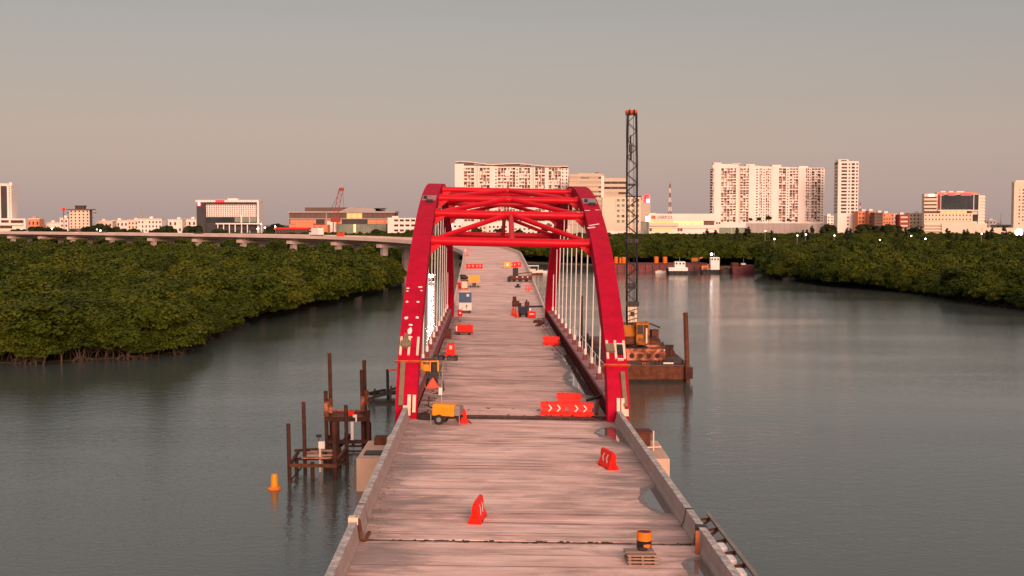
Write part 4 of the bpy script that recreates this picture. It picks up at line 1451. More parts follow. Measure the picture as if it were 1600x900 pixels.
MB().beam((a.x - q.x, 0, a.z - .1), (a.x - q.x + 1.0, 0, a.z - .05), .2, .2).build('arm', M['orange_band'], rt)

# ------------------------------------------------------------------ crane barge on the right
BX0, BX1, BY0, BY1 = 7.2, 22.3, 152.0, 190.5
bz = 2.15
rt = thing('crane_barge', T(BX1, BY0, 0), 'rusty flat barge carrying the lattice crane right of the arch', 'barge')
w, l = BX1 - BX0, BY1 - BY0
hull = MB()
hull.add([(-w, 0.9, -.8), (0, .9, -.8), (0, l - .9, -.8), (-w, l - .9, -.8), (-w, 0, .35), (0, 0, .35), (0, l, .35), (-w, l, .35)], [(3, 2, 1, 0), (0, 1, 5, 4), (1, 2, 6, 5), (2, 3, 7, 6), (3, 0, 4, 7)])
hull.build('hull_bottom', M['dark'], rt)
MB().box(-w, 0, 0, l, .352, bz - .12).build('hull', M['rust'], rt)
MB().box(-w - .08, .08, -.08, l + .08, bz - .118, bz).build('deck', M['barge_deck'], rt)
pp = MB().box(-.1, .1, -.03, 0, .4, bz - .13).mesh('side_rib', M['rust'])
for k in range(8):
    link('side_rib', pp, rt, T(-w + .5 + k * 2.0, -.002))
for x, y in ((-.6, .5), (-.6, 12), (-.6, 24), (-.5, 34), (-4, .5)):
    bo = MB()
    for dx in (-.22, .22):
        bo.tube([(x + dx, y, bz), (x + dx, y, bz + .55)], .11, 8)
    bo.build('bollard', M['rust_dark'], rt)


def barge_box(px, py, sx, sy, sz, m, name, label, cat):
    a = PZ(px, py, bz)
    r_ = thing(name, T(a.x, a.y, bz + .002, R(random.uniform(-8, 8))), label, cat)
    MB().box(-sx / 2, sx / 2, -sy / 2, sy / 2, 0, sz).build('body', M[m], r_, bevel=.05)
    MB().box(-sx / 2 - .05, sx / 2 + .05, -sy / 2 - .05, sy / 2 + .05, sz + .002, sz + .08).build('lid', M['rust_dark'], r_)
    for k in (-1, 1):
        MB().box(k * sx * .3 - .06, k * sx * .3 + .06, -sy / 2 - .03, -sy / 2 - .002, .1, sz - .1).build('batten', M['rust'], r_)
    return r_


barge_box(1046, 556, 1.0, 1.4, 1.35, 'rust_dark', 'winch_crate', 'dark crate near the right edge of the crane barge', 'crate')
barge_box(1022, 529, 1.1, 1.6, 1.3, 'brown', 'tool_crate', 'brown crate at the far right of the crane barge', 'crate')
barge_box(1034, 548, .9, 1.5, .3, 'white', 'pale_sheet', 'pale flat sheet stack on the right of the crane barge', 'sheet stack')
barge_box(1044, 568, 1.3, 1.2, .22, 'white', 'pale_board', 'pale board lying at the front right of the crane barge', 'board')
barge_box(1016, 540, 2.4, 3.0, .9, 'rust', 'scrap_bin', 'rusty scrap bin behind the crane tracks', 'bin')
barge_box(1009, 570, .9, .6, .35, 'rust_light', 'rope_box', 'orange box lying in front of the crane tracks', 'box')
for px, py, s in ((928, 566, 2.3), (917, 545, 1.8), (922, 572, 1.2)):
    a = PZ(px, py, bz)
    r_ = thing('diesel_pump', T(a.x, a.y, bz + .002, R(10 * s)), {2.3: 'large dark pump at the left of the crane barge behind the hangers', 1.8: 'dark pump at the far left of the crane barge', 1.2: 'low dark pump at the front left of the crane barge'}[s], 'pump', 'dark pumps on the crane barge')
    MB().box(-s / 2, s / 2, -.6, .6, .1, s * .8).build('engine_block', M['black'], r_, bevel=.08)
    MB().lathe([(.3, s * .8), (.3, s * 1.1), (.12, s * 1.25)], 10).build('exhaust', M['rust_dark'], r_)
    MB().box(-s / 2 - .1, s / 2 + .1, -.7, .7, 0, .098).build('skid', M['rust'], r_)

a = P(1070, 488, BY0 + .1)
b = P(1075.5, 600, BY0 + .1)
rt = thing('spud_pile', T(BX1 - .1, BY0 - .3, 0), 'tall rusty spud pile at the front right corner of the crane barge', 'pile')
MB().tube([(0, 0, -4), (-.5, 0, a.z)], .3, 14).build('pile', M['rust'], rt, smooth=True)
MB().box(-.5, .42, -.45, .3, .5, 1.9).build('guide_collar', M['rust_dark'], rt)
a = P(909, 462, 172)
rt = thing('spud_pile', T(a.x, 172, 0), 'slim dark spud pile at the left of the crane barge seen between the hangers', 'pile')
MB().tube([(0, 0, bz - 4), (0, 0, a.z)], .17, 10).build('pile', M['rust_dark'], rt, smooth=True)
MB().box(-.3, .3, -.3, .3, bz, bz + 1.2).build('guide_collar', M['rust'], rt)

# the crawler crane itself
M['crane_paint'] = mat('faded_amber_crane_paint', (0.42, 0.14, 0.016), (0.10, 0.04, 0.018), 0.8, 0.7, lo=0.44, hi=0.62)
CX, CY = px_x(990, 560, 160), 160.0
cr = thing('crawler_crane', T(CX, CY, bz), 'yellow crawler crane with a tall black lattice boom standing on the barge', 'crane')
for yo, nm in ((-2.6, 0), (2.4, 1)):
    tr = MB()
    n = 22
    ol = []
    for k in range(n):
        t = 2 * math.pi * k / n
        cx = 3.1 if math.cos(t) > 0 else -3.1
        ol.append((cx + .78 * math.cos(t), .8 + .78 * math.sin(t)))
    vs = [(x, yo - .55, z) for x, z in ol] + [(x, yo + .55, z) for x, z in ol]
    fs = [(i, (i + 1) % n, (i + 1) % n + n, i + n) for i in range(n)] + [tuple(range(n - 1, -1, -1)), tuple(range(n, 2 * n))]
    tk = tr.add(vs, fs).build('track', M['rust_light'], cr)
    shoe = MB().box(-.2, .2, yo - .58, yo + .58, -.03, .04).mesh('track_shoe', M['rust'])
    for k in range(14):
        link('track_shoe', shoe, tk, T(-3.05 + k * .47, 0, 1.585))
    for k in range(6):
        MB().wheel((-2.75 + k * 1.1, yo, .62), .4, 1.14, 12, 'y').build('roller', M['rust_dark'], tk)
MB().box(-1.7, 1.7, -2.1, 1.9, .5, 1.62).build('carbody', M['black'], cr)
MB().lathe([(1.3, 1.62), (1.3, 1.95)], 18).build('slew_ring', M['black'], cr)
hs = MB().box(-2.9, 1.55, -1.6, 3.4, 1.96, 4.5).build('machine_house', M['crane_paint'], cr, bevel=.06)
MB().box(-2.92, 1.57, -1.66, -1.602, 2.0, 3.0).build('side_skirt', M['rust'], hs)
for x0, x1 in ((-2.6, -1.5), (-1.4, -.3)):
    MB().box(x0, x1, -1.63, -1.602, 3.1, 4.3).build('engine_door', M['crane_paint'], hs)
cabp = MB().box(.05, 1.75, -2.7, -1.7, 2.0, 4.95).build('cab', M['crane_paint'], cr, bevel=.06)
MB().box(.2, .95, -2.75, -2.702, 3.4, 4.6).build('window', M['glass_dark'], cabp)
MB().box(1.05, 1.6, -2.75, -2.702, 2.4, 4.6).build('cab_door', M['rust'], cabp)
MB().box(1.3, 1.5, -2.77, -2.752, 2.2, 4.2).build('door_frame', M['cream'], cabp)
MB().beam((1.3, -1.9, 4.95), (3.2, -1.9, 4.2), .5, .22).build('exhaust_arm', M['black'], cr)
MB().box(-2.7, 1.4, 3.42, 4.4, 2.0, 4.2).build('counterweight', M['rust'], cr)
# lattice boom: four chords, zig-zag lacing on each face
ztop = P(986, 172, CY).z - bz
xb = px_x(986, 480, CY) - CX
xt = px_x(986.5, 172, CY) - CX
boom = bpy.data.objects.new('boom', None)
COL.objects.link(boom)
boom.parent = cr
boom.matrix_basis = T(0, -1.0, 0)


def boom_half(z):
    t = (z - 3.0) / (ztop - 3.0)
    if t < .06:
        return .34 + t / .06 * .32
    if t < .75:
        return .66
    return .66 - (t - .75) / .25 * .10


def bp(sx, sy, z):
    h = boom_half(z)
    return Vector((xb + (xt - xb) * (z - 3) / (ztop - 3) + sx * h, sy * h * .95, z))


zs = [3.0 + (ztop - 3.6) * k / 26 for k in range(27)]
for sx in (-1, 1):
    for sy in (-1, 1):
        MB().tube([bp(sx, sy, z) for z in zs], .07, 6).build('chord', M['black'], boom)
for k in range(26):
    za, zb = zs[k], zs[k + 1]
    f = 1 if k % 2 else -1
    for (s0, s1) in (((-1, -1), (1, -1)), ((-1, 1), (1, 1)), ((-1, -1), (-1, 1)), ((1, -1), (1, 1))):
        a_, b_ = (s0, s1) if f > 0 else (s1, s0)
        MB().tube([bp(*a_, za), bp(*b_, zb)], .042, 5).build('lacing_bar', M['black'], boom)
for zz, hh in ((9.4, .16), (15.5, .25), (9.8, .1), (22.8, .12)):
    h = boom_half(zz) + .12
    c_ = bp(0, 0, zz)
    MB().box(c_.x - h, c_.x + h, -h, h, zz - hh, zz + hh).build('splice_frame', M['black'], boom)
for dx in (-.95, .95):
    c_ = bp(0, 0, 15.5)
    MB().tube([(c_.x + dx, -.6, 15.2), (c_.x + dx * 1.25, -.6, 16.0), (c_.x + dx * 1.1, -.6, 16.4)], .09, 6).build('cleat', M['black'], boom)
hd_ = bp(0, 0, ztop - .6)
MB().prism([(-.55, ztop - .62), (.55, ztop - .62), (.75, ztop - .35), (.7, ztop - .05), (-.7, ztop - .05), (-.75, ztop - .35)], hd_.x - .72, hd_.x + .72).build('boom_head', M['orange_band'], cr)
for x in (-.3, .3):
    MB().wheel((hd_.x + x, -1.0, ztop - .4), .42, .14, 16).build('sheave', M['black'], cr)
cb_ = MB()
for x in (-.85, -.5, .1, .35):
    cb_.tube([(hd_.x + x, -1.75, ztop - .5), (xb + x * .7, -1.9, 4.6)], .03, 4)
cb_.build('hoist_rope', M['black'], cr)
hk = MB()
hk.box(hd_.x - .42, hd_.x - .02, -2.0, -1.5, ztop - 5.6, ztop - 4.6)
hk.tube([(hd_.x - .25, -1.75, ztop - 4.6), (hd_.x - .25, -1.75, ztop - 3.4)], .1, 6)
hk.tube([(hd_.x - .2, -1.75, ztop - 5.6), (hd_.x - .2, -1.75, ztop - 6.6)], .13, 6)
hk.build('hook_block', M['black'], cr)
MB().box(xb - .62, xb + .62, -1.9, -1.75, 4.9, 6.9).build('load_board', M['cream'], cr)
lt = MB()
for z in (5.1, 5.7, 6.3):
    lt.beam((xb - .6, -1.96, z), (xb + .6, -1.96, z + .35), .1, .1)
lt.cbox((xb, -1.98, 6.0), (.5, .1, .6))
lt.build('load_frame', M['black'], cr)
MB().box(xb - .85, xb + .85, -2.0, -1.6, 6.95, 7.6).build('gantry_head', M['black'], cr)

# ------------------------------------------------------------------ far barges and boats at the wood's edge
def hullbox(rt, L_, W_, zt, m, sheer=.25, z0=-.5, name='hull'):
    mb = MB()
    mb.add([(-L_ / 2 + L_ * .04, -W_ / 2, z0), (L_ / 2 - L_ * .04, -W_ / 2, z0), (L_ / 2 - L_ * .04, W_ / 2, z0), (-L_ / 2 + L_ * .04, W_ / 2, z0),
            (-L_ / 2, -W_ / 2, zt), (L_ / 2, -W_ / 2, zt), (L_ / 2, W_ / 2, zt), (-L_ / 2, W_ / 2, zt)], [(3, 2, 1, 0), (4, 5, 6, 7), (0, 1, 5, 4), (1, 2, 6, 5), (2, 3, 7, 6), (3, 0, 4, 7)])
    return mb.build(name, m, rt)


D = 500
x0, x1 = px_x(944, 423, D), px_x(1100, 423, D)
rt = thing('flat_barge', T((x0 + x1) / 2, D, 0, R(1)), 'long dark red deck barge moored along the far wood', 'barge')
hullbox(rt, x1 - x0, 11, 2.9, M['maroon'])
MB().box(-(x1 - x0) / 2 + .3, (x1 - x0) / 2 - .3, -5.5, 5.5, 2.9, 3.5).build('coaming', M['brown'], rt)
fr = MB().box(-.18, .18, -5.62, -5.5, .2, 2.8).mesh('fender', M['dark'])
for k in range(14):
    link('fender', fr, rt, T(-(x1 - x0) / 2 + 2 + k * (x1 - x0 - 4) / 13, 0))
for px, wd, ht, i in ((953.5, 1.7, 2.2, 0), (962, 1.6, 3.0, 1), (968.5, .9, 2.6, 2), (974, 1.7, 2.9, 3), (1024.5, 1.8, 3.1, 4), (1038, 1.8, 3.0, 5)):
    a = px_x(px, 410, D)
    wd, ht = wd * .85, ht * .85
    r_ = thing('orange_tank', T(a, D - 2, 3.502), ['orange tank nearest the right arch rib on the dark red barge', 'tall orange tank second from the left on the dark red barge', 'slim orange tank between two wider ones on the dark red barge', 'orange tank just left of the crane boom on the dark red barge', 'lone orange tank right of the crane boom on the dark red barge', 'orange tank just left of the white wheelhouse'][i], 'tank', 'orange tanks on the far barge')
    MB().lathe([(wd * .6, 0), (wd * .62, .1), (wd * .62, ht - .2), (wd * .45, ht)], 12).build('tank_body', M['orange'], r_, smooth=True)
    for k in range(3):
        MB().lathe([(wd * .64, ht * (.2 + .3 * k)), (wd * .64, ht * (.2 + .3 * k) + .15)], 12).build('hoop', M['rust'], r_)


def tug(px, w_px, py, D, label, house, hullm, hz):
    a = PZ(px, py, 0)
    Lh = w_px * D / F
    r_ = thing('tugboat', T(a.x, D, 0), label, 'tugboat', 'tugboats by the far barge')
    mb = MB()
    ol = [(-.5, .0), (-.42, -.13), (.35, -.13), (.5, -.07), (.5, .07), (.35, .13), (-.42, .13)]
    n = len(ol)
    vs = [(x * Lh * .94, y * Lh, -.6) for x, y in ol] + [(x * Lh, y * Lh * 1.1, hz + (.9 if x < -.3 else 0)) for x, y in ol]
    mb.add(vs, [(i, (i + 1) % n, (i + 1) % n + n, i + n) for i in range(n)] + [tuple(range(n - 1, -1, -1)), tuple(range(n, 2 * n))])
    mb.build('hull', hullm, r_)
    hx0, hx1, hh = house
    hb = MB().box(hx0 * Lh, hx1 * Lh, -1.6, 1.6, hz, hz + hh).build('wheelhouse', M['white'], r_, bevel=.08)
    nwin = 3
    for k in range(nwin):
        x = hx0 * Lh + (hx1 - hx0) * Lh * (k + .5) / nwin
        MB().box(x - .3, x + .3, -1.66, -1.6, hz + hh - 1.1, hz + hh - .4).build('window', M['glass_dark'], hb)
    MB().tube([((hx0 + hx1) / 2 * Lh, 0, hz + hh), ((hx0 + hx1) / 2 * Lh, 0, hz + hh + 1.8)], .1, 6).build('mast', M['steel'], r_)
    for k in range(5):
        MB().wheel((-.42 * Lh + k * .18 * Lh, -.15 * Lh, hz * .55), .5, .25, 12, 'y').build('tyre_fender', M['tyre'], r_)
    return r_, Lh


r_, Lh = tug(1066, 48, 428.5, 474, 'tugboat with white wheelhouse and black hull at the left', (-.24, .1, 3.6), M['black'], 1.3)
MB().box(-.44 * Lh, .18 * Lh, -1.9, 1.9, 1.3, 2.6).build('deckhouse', M['white'], r_)
r_, Lh = tug(1112, 34, 427.5, 480, 'tugboat with a tall white house and orange gear on its bow', (-.05, .36, 4.9), M['black'], 1.5)
g = MB()
for k in range(5):
    x = (-.46 + .08 * k) * Lh
    g.beam((x, -1.5, 1.6), (x + .5, -1.4, 4.1 - .35 * abs(k - 2)), .5, .5)
g.box(-.46 * Lh, -.08 * Lh, -1.7, 1.2, 1.5, 2.9)
g.build('bow_gear', M['rust_light'], r_)
lampm = emit('warm_lamp', (1.0, 0.82, 0.6), 14)
lampw = emit('white_lamp', (1.0, 0.93, 0.85), 14)
MB().lathe([(.1, -.45), (.45, -.2), (.45, .2), (.1, .45)], 10).build('mast_lamp', lampw, r_, Mx=T(-.05 * Lh + .6, 0, 7.6))
MB().lathe([(.1, -.35), (.35, -.15), (.35, .15), (.1, .35)], 10).build('stern_lamp', lampw, r_, Mx=T(.49 * Lh + 5.2, -2, 2.2))
a = px_x(1119, 425, 484)
rt = thing('push_boat', T(px_x(1134, 426, 482), 482, 0), 'low black push boat between the tall white house and the small maroon barge', 'boat')
hullbox(rt, 8.5, 4, 1.3, M['black'])
MB().box(-3.0, -1.0, -1.2, 1.2, 1.3, 2.6).build('deckhouse', M['rust'], rt)
MB().box(.5, 3.5, -1.0, 1.0, 1.3, 1.9).build('hatch', M['brown'], rt)
rt = thing('hopper_barge', T(px_x(1160, 427, 478), 478, 0), 'small maroon hopper barge at the right end of the moored craft', 'barge')
hullbox(rt, 8.8, 5, 2.9, M['maroon'])
MB().box(-4.3, -1.8, -2, 2, 2.9, 4.3).build('deckhouse', M['rust'], rt)
MB().box(-1.2, 4.0, -2.2, 2.2, 2.9, 3.5).build('coaming', M['brown'], rt)
MB().box(-.6, 1.0, -1.2, 1.2, 3.5, 4.1).build('hatch', M['white'], rt)
MB().tube([(.4, 0, 4), (.4, 0, 6)], .07, 6).build('mast', M['steel'], rt)
rt = thing('digger', T(px_x(1086, 410, 500), 497, 3.503), 'orange digger standing on the barge behind the first tugboat', 'digger')
MB().box(-2.0, .6, -1, 1, .6, 2.2).build('machine_house', M['crane_paint'], rt, bevel=.08)
MB().box(-2.2, 1.2, -1.1, 1.1, 0, .55).build('track', M['rust_dark'], rt)
MB().beam((.4, 0, 1.6), (2.6, 0, 2.4), .4, .4).build('boom', M['orange'], rt)
MB().box(.62, 1.3, -.9, -.1, .9, 2.4).build('cab', M['glass_dark'], rt)


def skiff(px, py, Lb, label, canopy, hm='white'):
    a = PZ(px, py, 0)
    r_ = thing('skiff', T(a.x, a.y, 0), label, 'boat', 'small boats on the lagoon')
    mb = MB()
    ol = [(-.5, -.14), (.3, -.15), (.5, 0), (.3, .15), (-.5, .14)]
    n = 5
    vs = [(x * Lb * .92, y * Lb * .7, -.2) for x, y in ol] + [(x * Lb, y * Lb, .75 + (.25 if x > .4 else 0)) for x, y in ol]
    mb.add(vs, [(i, (i + 1) % n, (i + 1) % n + n, i + n) for i in range(n)] + [tuple(range(n - 1, -1, -1)), tuple(range(n, 2 * n))])
    mb.build('hull', M[hm], r_)
    MB().box(-.3 * Lb, .1 * Lb, -.5, .5, .76, 1.1).build('console', M['cream'], r_)
    if canopy:
        MB().box(-.42 * Lb, .25 * Lb, -.75, .75, 1.95, 2.05).build('canopy', M[canopy], r_)
        for x in (-.38, .2):
            for y in (-.65, .65):
                MB().tube([(x * Lb, y, .7), (x * Lb, y, 1.95)], .04, 5).build('canopy_pole', M['steel'], r_)
    MB().box(-.56 * Lb, -.5 * Lb, -.2, .2, .2, 1.2).build('outboard_motor', M['black'], r_)
    return r_


skiff(1233, 437, 4.6, 'pale skiff with a dark canopy under the trees on the right bank', 'black')
skiff(1032, 426.5, 4.3, 'small open pale boat left of the first tugboat', None)
skiff(846, 426, 6.0, 'white open launch moored at the jetty right of the far road', None)
a = PZ(828, 429, 0)
rt = thing('floating_jetty', T(a.x, a.y, 0), 'floating jetty with a white awning right of the far road', 'jetty')
MB().box(-4.5, 5.0, -2, 2, -.3, .6).build('pontoon', M['rust'], rt)
MB().box(-3.6, 3.4, -1.8, 1.8, 3.3, 3.55).build('awning', M['white'], rt)
MB().box(-2.6, 2.2, -1.2, 1.2, .6, 2.2).build('kiosk', M['cream'], rt)
for x in (-3.4, 0, 3.2):
    for y in (-1.6, 1.6):
        MB().tube([(x, y, .6), (x, y, 3.3)], .09, 6).build('awning_post', M['white'], rt)
# floodlight shining across the water on the left, seen between hangers
a = P(672, 431, 400)
rt = thing('floodlight_mast', T(a.x, 400, 0), 'glaring white floodlight on a short mast over the water seen left of the road', 'floodlight')
MB().tube([(0, 0, -1), (0, 0, a.z + .3)], .1, 8).build('mast', M['steel'], rt)
MB().beam((-1.7, 0, a.z + .35), (1.9, 0, a.z + .35), .14, .2).build('lamp_bar', M['white'], rt)
flood = emit('floodlight_glow', (1.0, 0.97, 0.9), 90)
for x in (-.45, .45):
    MB().lathe([(.2, -.45), (.55, -.3), (.6, .1), (.3, .45)], 12).build('lamp_head', flood, rt, Mx=T(x, -.3, a.z))
MB().box(-1.6, 1.6, -.8, .8, -.4, .5).build('float', M['white'], rt)
# red and white pipe run inside the right wood
a = P(1578, 421, 345)
rt = thing('pipe_run', T(a.x, 345, a.z - .6), 'red and white pipeline on low stands showing through the right wood', 'pipeline')
MB().tube([(-4.6, 0, .9), (9, 0, .95)], .42, 10).build('white_pipe', M['white'], rt)
MB().tube([(-4.4, -.2, .1), (9, -.2, .15)], .4, 10).build('red_pipe', M['plastic'], rt)
for x in (-3, 1, 5):
    MB().box(x - .2, x + .2, -.5, .5, -a.z + .7, -.3).build('stand', M['concrete'], rt)

# ------------------------------------------------------------------ the city beyond the woods
M['b_white'] = mat('white_render', (0.80, 0.71, 0.65), (0.74, 0.65, 0.59), 0.05, 0.8)
M['b_cream'] = mat('cream_render', (0.70, 0.58, 0.46), (0.64, 0.53, 0.42), 0.05, 0.8)
M['b_beige'] = mat('beige_cladding', (0.50, 0.42, 0.34), (0.45, 0.37, 0.30), 0.05, 0.7)
M['b_tan'] = mat('tan_cladding', (0.56, 0.46, 0.34), (0.50, 0.41, 0.31), 0.05, 0.7)
M['b_brown'] = mat('brown_cladding', (0.12, 0.075, 0.06), (0.16, 0.10, 0.08), 0.05, 0.7)
M['b_dark'] = mat('charcoal_cladding', (0.04, 0.038, 0.042), (0.06, 0.055, 0.06), 0.05, 0.6)
M['b_orange'] = mat('terracotta_render', (0.66, 0.26, 0.14), (0.58, 0.22, 0.12), 0.05, 0.8)
M['b_red'] = mat('brick_red_render', (0.30, 0.06, 0.05), (0.26, 0.055, 0.045), 0.05, 0.8)
M['b_grey'] = mat('grey_render', (0.38, 0.33, 0.31), (0.32, 0.28, 0.26), 0.05, 0.8)
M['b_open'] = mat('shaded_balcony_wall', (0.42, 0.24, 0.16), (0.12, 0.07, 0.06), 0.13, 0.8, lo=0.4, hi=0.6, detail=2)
M['glass_warm'] = mat('brown_window_glass', (0.12, 0.06, 0.04), (0.055, 0.032, 0.026), 0.2, 0.4, spec=0.1)
M['glass_teal'] = mat('teal_curtain_glass', (0.15, 0.19, 0.16), (0.26, 0.28, 0.20), 0.08, 0.4, spec=0.1)
M['glass_blue'] = mat('slate_curtain_glass', (0.018, 0.028, 0.034), (0.04, 0.05, 0.056), 0.06, 0.4, spec=0.08)
M['lit'] = emit('lit_shop_window', (1.0, 0.66, 0.25), 0.55)
M['lit_dim'] = emit('dim_lit_window', (0.85, 0.45, 0.16), 0.35)
M['lit_white'] = emit('lit_white_sign', (1.0, 0.95, 0.9), 1.5)
M['lit_red'] = emit('lit_red_sign', (1.0, 0.03, 0.06), 0.9)
BR = random.Random(5)
GZ = 0.35


def bld(name, label, cat, px0, px1, D, group=None):
    a, b = px_x(px0, 355, D), px_x(px1, 355, D)
    rt = thing(name, T((a + b) / 2, D, GZ), label, cat, group)
    rt_w = b - a
    hgt = lambda py: px_z(py, D) - GZ
    xx = lambda px: px_x(px, 355, D) - (a + b) / 2
    return rt, xx, hgt


def wall_grid(mb, x0, x1, z0, z1, nx, nz, wf, hf, t=0.8, y=0.0):
    """piers and spandrels in front of plane y; returns the openings"""
    cw, ch = (x1 - x0) / nx, (z1 - z0) / nz
    ww, wh = cw * wf, ch * hf
    edge = (cw - ww) / 2
    xs = [x0] + [x0 + cw * i + s for i in range(nx) for s in (edge, edge + ww)] + [x1]
    for i in range(0, len(xs), 2):
        mb.box(xs[i], xs[i + 1], y - t, y, z0, z1)
    ops = []
    for j in range(nz):
        za = z0 + ch * j + (ch - wh) / 2
        for i in range(nx):
            xa = xs[1 + 2 * i]
            if j == 0:
                mb.box(xa, xa + ww, y - t, y, z0, za)
            nxt = z0 + ch * (j + 1) + (ch - wh) / 2 if j < nz - 1 else z1
            mb.box(xa, xa + ww, y - t, y, za + wh, nxt)
            ops.append((xa, xa + ww, za, za + wh))
    return ops


def windows(rt, ops, mats, y, t=0.15, single=True, prob=None):
    """window panes set back in the openings"""
    if single:
        cache = {}
        for (xa, xb, za, zb) in ops:
            m = mats[0] if BR.random() < (prob or .75) else BR.choice(mats)
            key = (round(xb - xa, 2), round(zb - za, 2), m)
            if key not in cache:
                cache[key] = MB().box(0, xb - xa, -t, 0, 0, zb - za).mesh('window', M[m])
            link('window', cache[key], rt, T(xa, y, za))
    else:
        for mi, m in enumerate(mats):
            mb = MB()
            for k, (xa, xb, za, zb) in enumerate(ops):
                if (hash((k * 7919 + 13) % 1009) % len(mats)) == mi:
                    mb.box(xa, xb, y - t, y, za, zb)
            if mb.v:
                tag(mb.build('window', M[m], rt), kind='stuff')


def core(rt, x0, x1, y0, y1, z0, z1, m, name='wall'):
    return MB().box(x0, x1, y0, y1, z0, z1).build(name, M[m], rt)


# 1 white tower at the left edge with its podium
rt, X, Hh = bld('tower_block', 'white tower with one tall dark glazed strip at the left edge of the photo', 'tower', -8, 19, 1400)
core(rt, X(-8), X(19), 0, 16, 0, Hh(289), 'b_white')
core(rt, X(2.5), X(12), -.4, -.01, Hh(341), Hh(290.5), 'b_dark', 'glazed_strip')
core(rt, X(13), X(18), 4, 12, Hh(289), Hh(285), 'b_white', 'roof_box')
core(rt, X(-6), X(12.5), 2, 14, Hh(289), Hh(286.5), 'b_cream', 'parapet')
mb = MB()
ops = wall_grid(mb, X(13), X(19), Hh(341), Hh(290), 1, 16, .4, .35, .3)
mb.build('wall_grid', M['b_white'], rt)
windows(rt, ops, ['glass_warm'], -.02)
rt, X, Hh = bld('podium_building', 'white low building with dark ribbon windows in front of the left edge tower', 'building', -10, 40, 1380)
core(rt, X(-10), X(40), 0, 30, 0, Hh(341.5), 'b_white')
for i, (a, b, c, d) in enumerate(((2, 14, 344, 348), (17, 37, 344, 348.5), (0, 19, 353, 357))):
    core(rt, X(a), X(b), -.3, -.01, Hh(d), Hh(c), 'glass_warm', 'ribbon_window')
core(rt, X(-10), X(36), -6, -.31, 0, Hh(359), 'b_cream', 'porch')
core(rt, X(-10), X(37), -3, -.31, Hh(352), Hh(349), 'b_white', 'canopy')

# small houses
HOUSES = [
    (43, 62, 342.5, 1390, 'b_orange', 'small terracotta house right of the left edge tower', 3, 2, 2),
    (72, 95, 348.5, 1420, 'b_white', 'long low white shed left of the square brown building', 4, 1, 2),
    (94, 107, 341, 1410, 'b_white', 'narrow white house touching the left of the square building', 2, 3, 3),
    (150, 176, 346, 1400, 'b_cream', 'cream house with a flat roof right of the square building', 4, 2, 2),
    (176, 200, 345, 1450, 'b_white', 'white house with a bright roof, second right of the square building', 4, 2, 2),
    (200, 216, 344.5, 1390, 'b_cream', 'cream house squeezed against the white three storey block', 3, 3, 3),
    (215, 253, 342.5, 1380, 'b_white', 'white three storey block among the houses left of the hotel', 7, 3, 3),
    (263, 285, 343.5, 1400, 'b_white', 'white block with few windows left of the hotel', 3, 2, 3),
    (286, 307, 343, 1420, 'b_white', 'plain white block touching the left of the hotel', 3, 2, 3),
]
for (a, b, yt, D, m, lab, nx, nz, st) in HOUSES:
    rt, X, Hh = bld('house', lab, 'house', a, b, D)
    h = Hh(yt)
    core(rt, X(a), X(b), 0, 14, 0, h, m)
    mb = MB()
    ops = wall_grid(mb, X(a), X(b), h * .35, h * .96, nx, nz, .42, .5, .6)
    mb.box(X(a), X(b), -.6, 0, 0, h * .35)
    mb.build('front_wall', M[m], rt)
    windows(rt, ops, ['glass_warm', 'glass_dark', 'lit_dim'], -.02, single=True, prob=.6)
    core(rt, X(a) - .4, X(b) + .4, -1, 14.4, h + .01, h + .8, 'b_white' if m != 'b_white' else 'b_cream', 'roof_slab')
    k = X(a) + (X(b) - X(a)) * BR.uniform(.2, .6)
    core(rt, k, k + 3.4, 4, 8, h + .81, h + 3.0, m, 'roof_tank_room')

# 4 square building with oversailing roof
rt, X, Hh = bld('square_building', 'square cream building with small windows and a dark oversailing roof', 'building', 108, 141, 1350)
h = Hh(328)
core(rt, X(108) + .3, X(141) - .3, .05, 8, 0, h, 'b_brown')
mb = MB()
ops = wall_grid(mb, X(109), X(140.5), Hh(357), h, 5, 6, .36, .5, .8)
mb.build('front_wall', M['b_cream'], rt)
windows(rt, ops, ['glass_warm', 'glass_dark'], -.1)
core(rt, X(105.5), X(145), -3, 11, h + .01, Hh(326.6), 'b_brown', 'roof')
core(rt, X(117), X(131), 2, 8, Hh(326.6) + .01, Hh(322.5), 'glass_warm', 'roof_lantern')
core(rt, X(116), X(132), 1.5, 8.5, Hh(322.5) + .01, Hh(321), 'b_dark', 'lantern_roof')
for y in (332, 339):
    core(rt, X(104), X(108), 2, 5, Hh(y + 1.5), Hh(y), 'b_brown', 'balcony')
    core(rt, X(141), X(149 if y == 332 else 144), 2, 5, Hh(y + 1.2), Hh(y), 'b_brown', 'balcony')
rt, X, Hh = bld('flagpole', 'flagpole with a red flag left of the square building', 'flagpole', 99, 101, 1340)
MB().tube([(0, 0, 0), (0, 0, Hh(325))], .35, 6).build('pole', M['b_dark'], rt)
MB().box(-1.6, 1.8, -.1, .1, Hh(329), Hh(325)).build('flag', M['lit_red'] if False else M['plastic'], rt)

